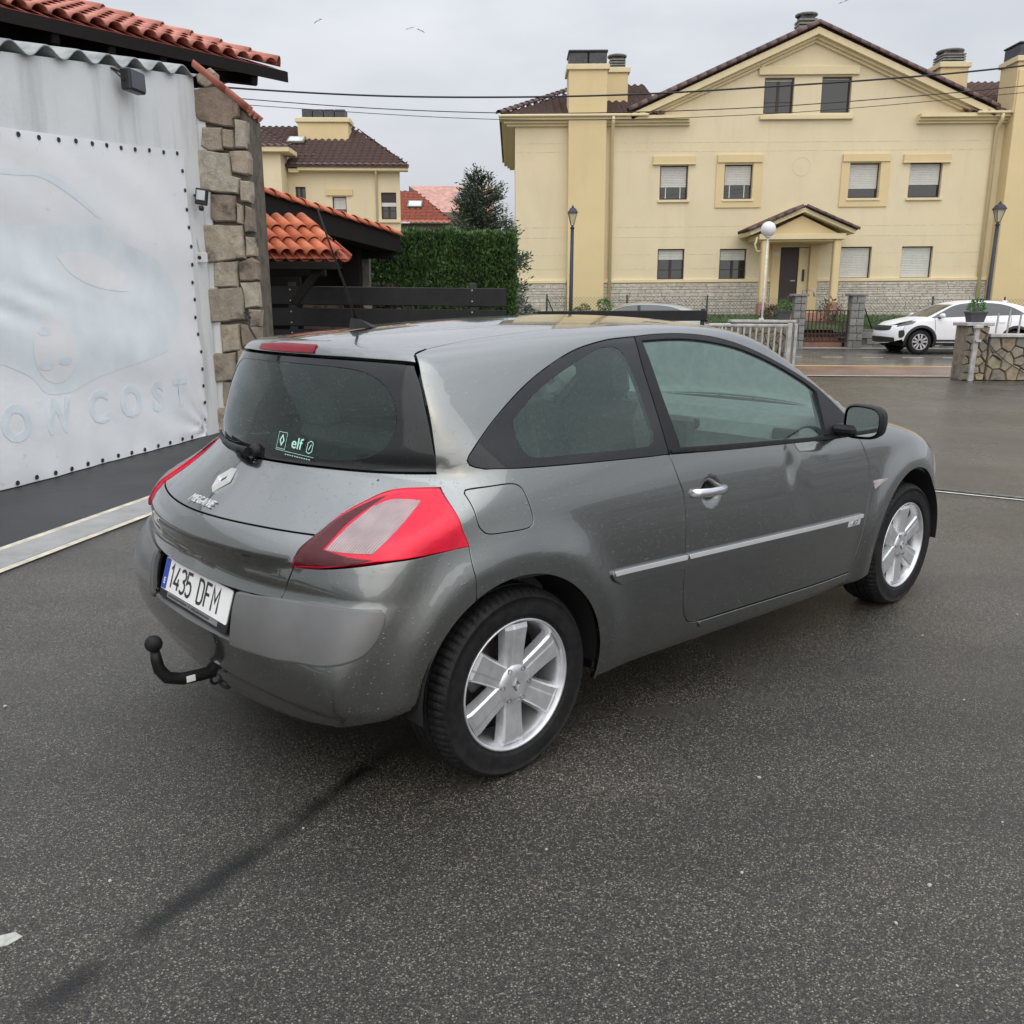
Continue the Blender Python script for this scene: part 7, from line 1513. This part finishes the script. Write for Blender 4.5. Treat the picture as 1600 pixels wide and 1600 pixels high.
    hb = [SS([(2.94,.62), a_f2[0]]), SS(a_f2), np.vstack([SS([a_f2[-1]]), fb_bot[:1]]), fb_bot]
    hl_ = [np.array(mir(c)) for c in (hb + [fb_top[::-1]])[::-1]]
    panel('front_bumper', [fb_top[::-1]] + hb + hl_[:4][::1] + [hl_[4]] if False else hb + [np.array(mir(fb_bot))] + [np.array(mir(c)) for c in hb[:3][::-1]] + [np.array(mir(fb_top[::-1]))] + [fb_top[::-1]], pF, F_car, P, car, step=.04)
    hl = [np.vstack([ST([(2.95,-.735)]), SS([(2.985,.72),(2.94,.62)])]), fb_top[:4], np.vstack([fb_top[3:4], ST([(3.16,-.4)])]), ST([(3.16,-.4),(3.08,-.62),(2.95,-.735)])]
    panel('headlamp', hl, pF, F_car, 'lamp_clear', car, step=.03, mirror=True)
    gr = [fb_top[3:], np.vstack([fb_top[-1:], ST([(3.19,0)])]), ST([(3.19,0),(3.16,-.4)]), np.vstack([ST([(3.16,-.4)]), fb_top[3:4]])]
    panel('grille', gr, pF, F_car, 'black_trim', car, step=.04, mirror=True)
    # ---- under the skin
    for x in (0.0, 2.63):
        for s in (-1, 1):
            v = []; f_ = []; n = 20
            for i in range(n + 1):
                a = R(-6 + 192 * i / n)
                for yy in (.845, .52): v.append((x + .372 * math.cos(a), s * yy, .322 + .372 * math.sin(a)))
            for i in range(n): f_.append((2*i, 2*i + 1, 2*i + 3, 2*i + 2))
            m = len(v); v += [(x + .372 * math.cos(R(-6 + 192 * i / n)), s * .52, .322 + .372 * math.sin(R(-6 + 192 * i / n))) for i in range(n + 1)]; f_.append(tuple(range(m, m + n + 1)))
            MB().add(v, f_, True).build('wheel_well', 'under_black', car)
    fl = MB(); fl.box((1.25, 0, .225), (3.3, 1.02, .05)); fl.box((1.32, 0, .24), (1.75, 1.55, .06)); fl.build('floor', 'under_black', car)
    fw = MB(); fw.box((2.33, 0, .56), (.04, 1.35, .60)); fw.box((-.42, 0, .50), (.04, 1.15, .50)); fw.build('bulkhead', 'under_black', car)
    # door inner trim (so that no light shows through the skins)
    for s in (-1, 1):
        v = [(x, s * (.79 - .02 * (z > .8)), z) for x in (.40, 2.2) for z in (.24, .55, .94)]
        MB().add(v, [(0, 1, 4, 3), (1, 2, 5, 4)]).build('door_trim', 'cabin', car)
        v = [(x, s * y_, z) for x, y_ in ((-.12, .64), (.12, .70), (.42, .77)) for z in (.60, .95)]
        MB().add(v, [(0, 1, 3, 2), (2, 3, 5, 4)]).build('rear_trim', 'cabin', car)
    # cabin: seats, dash, wheel
    def seat(x, y):
        r_ = empty('front_seat', (0, 0, 0), 0, car)
        MB().box((x, y, .50), (.50, .50, .16), None, .06).build('cushion', 'seat_cloth', r_)
        b = MB().box((0, 0, 0), (.13, .48, .60), None, .055).build('backrest', 'seat_cloth', r_); b.matrix_local = Mx((x - .30, y, .83), 0, R(-16), 0)
        h = MB().box((0, 0, 0), (.09, .27, .19), None, .04).build('headrest', 'seat_cloth', r_); h.matrix_local = Mx((x - .405, y, 1.215), 0, R(-10), 0)
        MB().tube([(x - .38, y - .06, 1.05), (x - .40, y - .06, 1.18)], .007, 6).tube([(x - .38, y + .06, 1.05), (x - .40, y + .06, 1.18)], .007, 6).build('headrest_posts', 'alloy_dirty', r_)
    seat(1.28, -.36); seat(1.28, .36)
    rs = empty('rear_bench', (0, 0, 0), 0, car)
    MB().box((.42, 0, .50), (.48, 1.24, .16), None, .05).build('cushion', 'seat_cloth', rs)
    b = MB().box((0, 0, 0), (.13, 1.22, .56), None, .05).build('backrest', 'seat_cloth', rs); b.matrix_local = Mx((.13, 0, .76), 0, R(-20), 0)
    for y in (-.36, .36):
        h = MB().box((0, 0, 0), (.09, .26, .15), None, .035).build('headrest', 'seat_cloth', rs); h.matrix_local = Mx((.03, y, 1.07), 0, R(-14), 0)
    MB().box((-.14, 0, .955), (.34, 1.12, .018), None, .004).build('parcel_shelf', 'cabin', car)
    ds = MB(); prof = [(2.36, .98), (2.20, 1.005), (1.98, .985), (1.86, .945), (1.80, .89), (1.79, .78), (1.88, .62), (2.36, .60)]
    ds.prism([(p[0], p[1]) for p in prof], -.74, .74, Matrix(((1, 0, 0, 0), (0, 0, 1, 0), (0, 1, 0, 0), (0, 0, 0, 1)))); ds.build('dashboard', 'cabin_light', car)
    cl = MB().box((0, 0, 0), (.16, .36, .10), None, .04).build('instrument_hood', 'cabin', car); cl.matrix_local = Mx((1.88, .36, .985), 0, R(8), 0)
    ct = MB(); ct.box((1.80, 0, .82), (.06, .26, .26), None, .02); ct.build('centre_stack', 'cabin', car)
    vt = MB(); [vt.box((1.815, y, .915), (.03, .13, .055), None, .008) for y in (-.08, .08, -.62, .62)]; vt.build('air_vents', 'black_trim', car)
    sw = empty('steering_wheel', (0, 0, 0), 0, car); Msw = Mx((1.66, .36, .90), 0, R(-64), 0)
    MB().tube([(.185 * math.cos(t_), .185 * math.sin(t_), 0) for t_ in np.linspace(0, 2 * math.pi, 41)], .016, 8, False).build('rim', 'black_trim', sw).matrix_local = Msw
    hb_ = MB(); hb_.lathe([(0, .03), (.06, .028), (.085, .01), (.07, -.03)], 20); [hb_.box((.11 * math.cos(a), .11 * math.sin(a), 0), (.16, .035, .02), Matrix.Rotation(a, 4, 'Z')) for a in (0, R(180), R(270))]
    hb_.build('hub', 'cabin', sw).matrix_local = Msw
    MB().box((1.43, 0, 1.335), (.03, .20, .07), None, .02).build('rear_view_mirror', 'black_trim', car)
    hd_ = ST([(x, y) for x in np.linspace(-.06, 1.40, 9) for y in np.linspace(-.46, .46, 7)]); hd_[:, 2] -= .035
    MB().add(hd_, [(i*7 + j, i*7 + j + 1, (i+1)*7 + j + 1, (i+1)*7 + j) for i in range(8) for j in range(6)], True).build('headliner', 'headliner', car)
    # ---- door mirrors
    for s in (-1, 1):
        r_ = empty('door_mirror', (0, 0, 0), 0, car)
        def put(mb, nm, mat):
            o = mb.build(nm, mat, r_)
            if s > 0: o.data.transform(Matrix.Diagonal((1, -1, 1, 1))); o.data.flip_normals()
            return o
        sh = MB(); n = 28; vs = []; fs = []; prof = [(0, .93), (.006, 1.0), (.03, 1.02), (.06, .97), (.085, .86), (.105, .66), (.118, .38), (.122, .0)]
        for (dx, k_) in prof:
            for i in range(n):
                t_ = 2 * math.pi * i / n; c_, s_ = math.cos(t_), math.sin(t_); e_ = 2 / 3.4
                yy = math.copysign(abs(c_)**e_, c_) * .088 * k_; zz = math.copysign(abs(s_)**e_, s_) * .072 * k_
                zz *= 1.0 + .10 * c_
                vs.append((1.855 + dx + .10 * (yy + .1) * .9, -.945 + yy, .998 + zz))
        for a in range(len(prof) - 1):
            for i in range(n): fs.append((a*n + i, a*n + (i+1) % n, (a+1)*n + (i+1) % n, (a+1)*n + i))
        put(sh.add(vs, fs, True), 'housing', 'black_trim')
        cap = MB(); m0 = 3 * n; put(cap.add([(v[0] + .003, v[1], v[2]) for v in vs[m0:]], fs[:(len(prof) - 4) * n], True), 'cap', P)
        g = MB(); gp = [((1.861 + .10 * (yy * .85 + .1) * .9), -.945 + yy * .86, .998 + zz * .84 * (1 + .1 * c_)) for yy, zz, c_ in [(math.copysign(abs(math.cos(t_))**.55, math.cos(t_)) * .088, math.copysign(abs(math.sin(t_))**.55, math.sin(t_)) * .072, math.cos(t_)) for t_ in np.linspace(0, 2 * math.pi, n, endpoint=False)]]
        g.add(gp, [tuple(range(n))[::-1]]); put(g, 'mirror_glass', 'mirror')
        ar = MB(); ar.box((1.90, -.865, .955), (.09, .12, .05), None, .018); ar.add([tuple(p) for p in SS([(1.79, .94), (2.05, .935), (1.97, 1.06), (1.865, 1.112)]) + np.array([0, -.008, 0])] + [tuple(p) for p in SS([(1.79, .94), (2.05, .935), (1.97, 1.06), (1.865, 1.112)]) + np.array([0, .03, 0])], [(0, 1, 2, 3), (0, 4, 5, 1), (1, 5, 6, 2), (2, 6, 7, 3), (3, 7, 4, 0)]); put(ar, 'mirror_foot', 'black_trim')
    # ---- wheels
    for nm, x, s, st_ in (('rear_wheel', 0, -1, 0), ('rear_wheel', 0, 1, 0), ('front_wheel', 2.625, -1, R(0)), ('front_wheel', 2.625, 1, 0)): make_wheel(nm, car, x, s, 0, st_)
    # ---- antenna
    an = empty('roof_antenna', (0, 0, 0), 0, car)
    zr = float(ST([(.02, 0)])[0][2])
    MB().add([(.085, 0, zr + .002), (.04, -.022, zr + .004), (-.035, -.016, zr), (-.045, 0, zr), (-.035, .016, zr), (.04, .022, zr + .004), (.0, -.008, zr + .032), (-.028, -.006, zr + .036), (-.03, .006, zr + .036), (.0, .008, zr + .032)],
             [(0, 1, 6), (1, 2, 7, 6), (2, 3, 7), (3, 4, 8), (3, 8, 7), (4, 5, 9, 8), (5, 0, 9), (0, 6, 9), (6, 7, 8, 9)]).build('antenna_base', 'black_trim', an)
    MB().tube([(-.012, 0, zr + .03), (-.05, 0, 1.525), (-.095, 0, 1.64), (-.147, 0, 1.78)], [.0055, .0042, .0036, .003], 8).build('antenna_rod', 'black_trim', an)
    # ---- tow bar
    tw = empty('tow_bar', (0, 0, 0), 0, car)
    MB().tube([(-.38, 0, .262), (-.60, 0, .262), (-.68, 0, .262), (-.74, 0, .266), (-.785, 0, .283), (-.808, 0, .318), (-.814, 0, .352), (-.816, 0, .385)], [.021, .021, .021, .021, .021, .020, .019, .015], 12).build('neck', 'black_trim', tw)
    MB().lathe([(.028 * math.sin(t_), -.028 * math.cos(t_)) for t_ in np.linspace(0, math.pi, 13)], 20, Matrix.Translation((-.818, 0, .409))).build('ball', 'rubber', tw)
    MB().box((-.715, -.0205, .266), (.030, .003, .022), None, .001).build('warning_label', 'plate_white', tw)
    ch = MB(); ch.tube([(-.60 + .02 * math.cos(t_), -.03 + .02 * math.sin(t_), .222 + .01 * math.sin(t_)) for t_ in np.linspace(0, 2 * math.pi, 13)], .006, 6, False); ch.tube([(-.625 + .016 * math.cos(t_), .0, .232 + .016 * math.sin(t_)) for t_ in np.linspace(0, 2 * math.pi, 13)], .005, 6, False); ch.box((-.56, -.06, .215), (.05, .07, .05), None, .012)
    ch.build('safety_eyes', 'black_trim', tw); MB().box((-.44, 0, .26), (.07, .90, .07), None, .01).build('cross_beam', 'under_black', tw)
    return car
# ------------------------------------------------------------------ parked cars in the street (local x: nose to -x, so they face left; near side is -y)
simple('white_car_paint', (.74, .75, .77), .3, 0, .02, 4, spec=.35, coat=.25); simple('silver_car_paint', (.24, .25, .23), .3, .5, .04, 4, coat=1.0); simple('dark_car_paint', (.035, .038, .045), .3, .2, .1, 4, coat=1.0)
simple('cladding', (.016, .016, .017), .6, 0, .15, 20); simple('car_window', (.02, .025, .026), .04, 0, .1, 3, spec=.9); simple('alloy_bright', (.50, .50, .51), .3, .8, .1)
def hatch_field(hs=1.0, rear=1.0):
    top = spl([0, .05, .25, .8, 1.05, 1.25, 1.75, 2.1, 2.6, 3.1, 3.55, 3.9, 4.2, 4.35, 4.40], [.62, .74, .86, 1.00, 1.05, 1.14, 1.37, 1.455, 1.49, 1.475, 1.41, 1.30, 1.08, .95, .80], sm=.02)
    prof = spl([.15, .3, .5, .7, .9, 1.0, 1.1, 1.3, 1.45, 1.5], [.80, .87, .905, .912, .895, .86, .81, .70, .60, .55], sm=.03); nose = spl([.1, .3, .5, .7, .85], [.06, .0, -.02, .03, .2]); tail = spl([.1, .3, .55, .8, 1.0, 1.3, 1.5], [4.30, 4.38, 4.41, 4.40, 4.34, 4.12, 3.8])
    def F(P):
        x, y, z = P[..., 0], np.abs(P[..., 1]), P[..., 2]; z = z / hs
        w = prof(z) - .16 * sstep(.9, -.15, x)**2 - .14 * sstep(3.5, 4.5, x)**2 - .05 * sstep(1.6, .9, x) * sstep(.9, 1.1, z)
        for xc in (.86, 3.51): w = w + .018 * np.exp(-(np.maximum(np.hypot(x - xc, z - .33) - .40, 0) / .06)**2)
        a = smax(y - w, (nose(z) + .28 * y * y) - x, .22); a = smax(a, x - (tail(z) - .22 * y * y), .18); a = smax(a, z - (top(x) - .09 * y * y), .09); return smax(a, .20 - z, .06)
    return F
def street_car(name, label, loc, paint, hs=1.0, xceed=True, step=.055, flip=False):
    F = hatch_field(hs); r_ = empty(name, loc, math.pi if flip else 0); tag(r_, label, 'car'); c_ = (2.2, 0, .75)
    qS = Planar((0, 1, 0), (1, 0, 0), L=1.4, c=c_); qT = Planar((0, 0, -1), (1, 0, 0), L=1.4, c=c_); qT.B = np.array([0, 1., 0]); qN = Cyl(.9, 1); qR = Cyl(3.4, -1); qK = Planar((0, .82, -.57), (1, 0, 0), L=1.8, c=c_)
    sS = lambda l: qS.project(F, qS.to2(np.array([(x, -.8, z * hs) for x, z in l], float))); sT = lambda l: qT.project(F, qT.to2(np.array([(x, y, 1) for x, y in l], float)))
    ar = lambda xc, a0, a1: [(xc + .385 * math.cos(R(a)), .34 + .385 * math.sin(R(a))) for a in np.linspace(a0, a1, 18)]
    A1, A2 = ar(.86, 200, -18), ar(3.51, 198, -20)
    gl = [(1.13,1.00),(1.45,1.17),(1.80,1.33),(2.15,1.395),(2.6,1.41),(3.05,1.385),(3.40,1.30),(3.72,1.135)]; gb = [(3.72,1.135),(3.66,1.09),(3.3,1.075),(2.4,1.045),(1.6,1.01),(1.13,.985)]
    up = [(.75,-.66),(1.05,-.69),(1.35,-.66),(1.8,-.58),(2.2,-.54),(2.8,-.53),(3.3,-.54),(3.7,-.56),(3.95,-.58)]
    G = [sS(gl), sS(gb), sS([gb[-1], gl[0]])]
    side = [sT(up), np.vstack([sT([up[-1]]), sS([(4.05,1.10),(4.12,.92)])]), sS([(4.12,.92),(4.06,.45),(3.96,.34)]), sS([(3.96,.34), A2[-1]]), sS(A2[::-1]), sS([A2[0],(2.2,.30), A1[-1]]), sS(A1[::-1]), sS([A1[0],(.36,.40),(.33,.55)]), sS([(.33,.55),(.42,.80)]), np.vstack([sS([(.42,.80)]), sT([up[0]])])]
    panel('body_side', side, qK, F, paint, r_, holes=[G], step=step, gap=.003, mirror=True)
    panel('side_window', G, qS, F, 'car_window', r_, off=-.004, step=.09, gap=0, flange=.004, mirror=True)
    for xx in (2.28,): panel('window_pillar', [sS([(xx, 1.036),(xx + .09, 1.04)]), sS([(xx + .09, 1.04),(xx + .10, 1.40)]), sS([(xx + .10, 1.40),(xx + .02, 1.40)]), sS([(xx + .02, 1.40),(xx, 1.036)])], qS, F, 'cladding', r_, off=.001, step=.06, gap=0, flange=.003, mirror=True)
    sy = lambda l: [(x, -y) for x, y in l][::-1]
    panel('roof', [sT([(1.80,-.58),(2.2,-.54),(2.8,-.53),(3.3,-.54),(3.7,-.56)]), sT([(3.7,-.56),(3.76,0),(3.7,.56)]), sT(sy([(1.80,-.58),(2.2,-.54),(2.8,-.53),(3.3,-.54),(3.7,-.56)])), sT([(1.8,.58),(1.72,0),(1.8,-.58)])], qT, F, paint, r_, step=.09)
    panel('windscreen', [sT([(1.80,-.58),(1.35,-.66),(1.08,-.69)]), sT([(1.08,-.69),(.92,0),(1.08,.69)]), sT([(1.08,.69),(1.35,.66),(1.8,.58)]), sT([(1.8,.58),(1.72,0),(1.8,-.58)])], qT, F, 'car_window', r_, off=-.002, step=.09)
    panel('bonnet', [sT([(1.08,-.69),(.75,-.66)]), sT([(.75,-.66),(.40,-.60),(.20,-.45),(.12,0),(.20,.45),(.40,.60),(.75,.66)]), sT([(.75,.66),(1.08,.69)]), sT([(1.08,.69),(.92,0),(1.08,-.69)])], qT, F, paint, r_, step=.07)
    n3 = lambda p: qN.project(F, qN.to2(np.array([(x, y, z * hs) for x, y, z in p], float)))
    eN = sS([(.36,.40),(.33,.55),(.42,.80)]); mN = eN * np.array([1, -1, 1])
    panel('nose', [eN, np.vstack([eN[2:], n3([(.25,-.6,.79),(.1,-.3,.79),(.05,0,.79),(.1,.3,.79),(.25,.6,.79)]), mN[2:]]), mN[::-1], np.vstack([mN[:1], n3([(.1,.5,.30),(.02,0,.29),(.1,-.5,.30)]), eN[:1]])], qN, F, paint, r_, step=.06)
    r3 = lambda p: qR.project(F, qR.to2(np.array([(x, y, z * hs) for x, y, z in p], float)))
    panel('tail', [r3([(4.06,-.8,.45),(4.12,-.8,.92)]), r3([(4.12,-.8,.92),(4.3,-.4,.94),(4.34,0,.95),(4.3,.4,.94),(4.12,.8,.92)]), r3([(4.12,.8,.92),(4.06,.8,.45)]), r3([(4.06,.8,.45),(4.3,.4,.34),(4.36,0,.32),(4.3,-.4,.34),(4.06,-.8,.45)])], qR, F, paint, r_, step=.08)
    panel('tailgate', [r3([(4.10,-.62,.955),(4.3,-.3,.965),(4.34,0,.965),(4.3,.3,.965),(4.10,.62,.955)]), r3([(4.1,.62,.955),(3.9,.58,1.25),(3.80,.52,1.37)]), r3([(3.80,.52,1.37),(3.85,0,1.40),(3.80,-.52,1.37)]), r3([(3.80,-.52,1.37),(3.9,-.58,1.25),(4.1,-.62,.955)])], qR, F, 'car_window', r_, step=.09)
    # cladding round the arches and along the sill
    for A_, xc in ((A1, .86), (A2, 3.51)):
        o_ = [(xc + .455 * math.cos(R(a)), .34 + .455 * math.sin(R(a))) for a in np.linspace(-14, 194, 18)]
        panel('arch_trim', [sS(A_), sS([A_[-1], o_[0]]), sS(o_), sS([o_[-1], A_[0]])], qS, F, 'cladding', r_, off=.006, step=.05, gap=0, flange=.01, mirror=True)
    panel('sill_trim', [sS([(1.28,.40),(3.08,.40)]), sS([(3.08,.40),(3.12,.26)]), sS([(3.12,.26),(1.24,.26)]), sS([(1.24,.26),(1.28,.40)])], qS, F, 'cladding', r_, off=.012, step=.07, gap=0, flange=.01, mirror=True)
    panel('sill_strip', [sS([(1.30,.345),(3.06,.345)]), sS([(3.06,.345),(3.06,.325)]), sS([(3.06,.325),(1.30,.325)]), sS([(1.30,.325),(1.30,.345)])], qS, F, 'trim_silver', r_, off=.018, step=.05, gap=0, flange=.004, mirror=True)
    for (x0, x1) in ((2.0, 2.17), (3.0, 3.16)): panel('door_handle', [sS([(x0,.90),(x1,.905)]), sS([(x1,.905),(x1,.875)]), sS([(x1,.875),(x0,.87)]), sS([(x0,.87),(x0,.90)])], qS, F, paint, r_, off=.02, step=.03, gap=0, flange=.015, mirror=True)
    for x in (1.22, 2.32, 3.30):
        zz = [(x, .42), (x + .01, .70), (x - .02, .985)] if x < 3 else [(3.16, .62), (3.30, .80), (3.36, 1.07)]
        panel('door_gap', [sS(zz), sS([zz[-1], (zz[-1][0] + .012, zz[-1][1])]), sS([(a + .012, b_) for a, b_ in zz[::-1]]), sS([(zz[0][0] + .012, zz[0][1]), zz[0]])], qS, F, 'cladding', r_, off=.001, step=.05, gap=0, flange=.0)
    # lamps, grille, fog surrounds, plate
    hl = [(.36,-.70,.83),(.52,-.78,.885),(.72,-.80,.905),(.62,-.80,.83),(.40,-.74,.77),(.30,-.64,.75)]
    H_ = n3(hl + hl[:1]); panel('headlamp', [H_[:3], H_[2:5], H_[4:]], qN, F, 'car_window', r_, off=.004, step=.035, gap=0, flange=.006, mirror=True)
    g1 = n3([(.20,-.52,.77),(.10,-.2,.775),(.08,0,.775),(.10,.2,.775),(.20,.52,.77)]); g2 = n3([(.20,.52,.77),(.18,.50,.66),(.08,.2,.63),(.06,0,.63),(.08,-.2,.63),(.18,-.50,.66),(.20,-.52,.77)]); panel('grille', [g1, g2], qN, F, 'cladding', r_, off=.006, step=.05, gap=0, flange=.008)
    g1 = n3([(.28,-.64,.45),(.10,-.3,.47),(.04,0,.47),(.10,.3,.47),(.28,.64,.45)]); g2 = n3([(.28,.64,.45),(.26,.62,.34),(.08,.2,.31),(.04,0,.31),(.08,-.2,.31),(.26,-.62,.34),(.28,-.64,.45)]); panel('lower_intake', [g1, g2], qN, F, 'cladding', r_, off=.006, step=.05, gap=0, flange=.008)
    fg_ = n3([(.33,-.73,.64),(.42,-.80,.65),(.44,-.81,.52),(.38,-.79,.45),(.33,-.75,.47),(.33,-.73,.64)]); panel('fog_surround', [fg_], qN, F, 'cladding', r_, off=.006, step=.03, gap=0, flange=.006, mirror=True)
    o = MB().box((0, 0, 0), (.012, .50, .11), None, .003).build('number_plate', 'plate_white', r_); o.location = (.005, 0, .55 * hs)
    tl = r3([(4.20,-.70,.93),(4.05,-.82,.90),(3.98,-.83,.85),(4.10,-.80,.80),(4.25,-.66,.82),(4.20,-.70,.93)]); panel('tail_lamp', [tl], qR, F, 'lamp_red', r_, off=.006, step=.04, gap=0, flange=.006, mirror=True)
    for s in (-1, 1):
        mr_ = empty('door_mirror', (0, 0, 0), 0, r_); o = MB().box((0, 0, 0), (.13, .19, .13), None, .045).build('housing', paint, mr_); o.location = (1.36, s * .99, 1.055 * hs); o = MB().box((0, 0, 0), (.06, .16, .04), None, .01).build('foot', 'cladding', mr_); o.location = (1.33, s * .88, .995 * hs)
    # wheels
    for x in (.86, 3.51):
        for s in (-1, 1):
            w = empty('wheel', (0, 0, 0), 0, r_); M_ = Matrix.Translation((x, s * .885, .335)) @ (Matrix.Rotation(R(90), 4, 'X') if s < 0 else Matrix.Rotation(R(-90), 4, 'X'))
            MB().lathe([(.215, -.01), (.24, .0), (.29, .004), (.322, -.012), (.335, -.04), (.335, -.18), (.31, -.21), (.215, -.2)][::-1], 40, M_).build('tyre', 'rubber', w); MB().lathe([(.222, -.008), (.215, .0), (.205, -.01), (.198, -.05), (.19, -.16)][::-1], 36, M_).build('rim', 'alloy_bright', w); MB().lathe([(.2, -.10), (0, -.10)], 24, M_).build('wheel_back', 'under_black', w)
            for k in range(5):
                a = R(90 + 72 * k); 
                for dv in (-1, 1):
                    sp_ = [(.03, dv * .005), (.05, dv * .035), (.17, dv * .075), (.205, dv * .06), (.205, dv * .030), (.12, dv * .012)]
                    MB().prism([(p[0] * math.cos(a) - p[1] * math.sin(a), p[0] * math.sin(a) + p[1] * math.cos(a)) for p in sp_], -.05, -.012, M_).build('spoke', 'alloy_bright', w)
            v = [(x + .39 * math.cos(R(a)), s * yy, .34 + .39 * math.sin(R(a))) for a in np.linspace(-25, 205, 15) for yy in (.90, .55)]; MB().add(v, [(2*i, 2*i + 1, 2*i + 3, 2*i + 2) for i in range(14)] + [tuple(2*i + 1 for i in range(15))], True).build('wheel_well', 'under_black', r_)
    pb(r_, 'floor', .4, 4.0, -.55, .55, .22, .30, 'under_black')
    sf = MB().box((3.55, 0, 1.455 * hs), (.16, .04, .05), None, .018).build('roof_fin', paint, r_)
    return r_
car_materials()
make_car()
street_car('white_crossover', 'white crossover with black wheel arch trim parked facing left across the street', (10.57, 26.65, .21), 'white_car_paint')
street_car('silver_hatchback', 'silver hatchback whose roof shows above the grey car, facing left', (1.05, 25.6, .13), 'silver_car_paint', .98, step=.08)
street_car('dark_estate', 'dark blue-black car whose roof shows beside the hedge end', (-3.3, 25.2, .12), 'dark_car_paint', 1.02, step=.08)
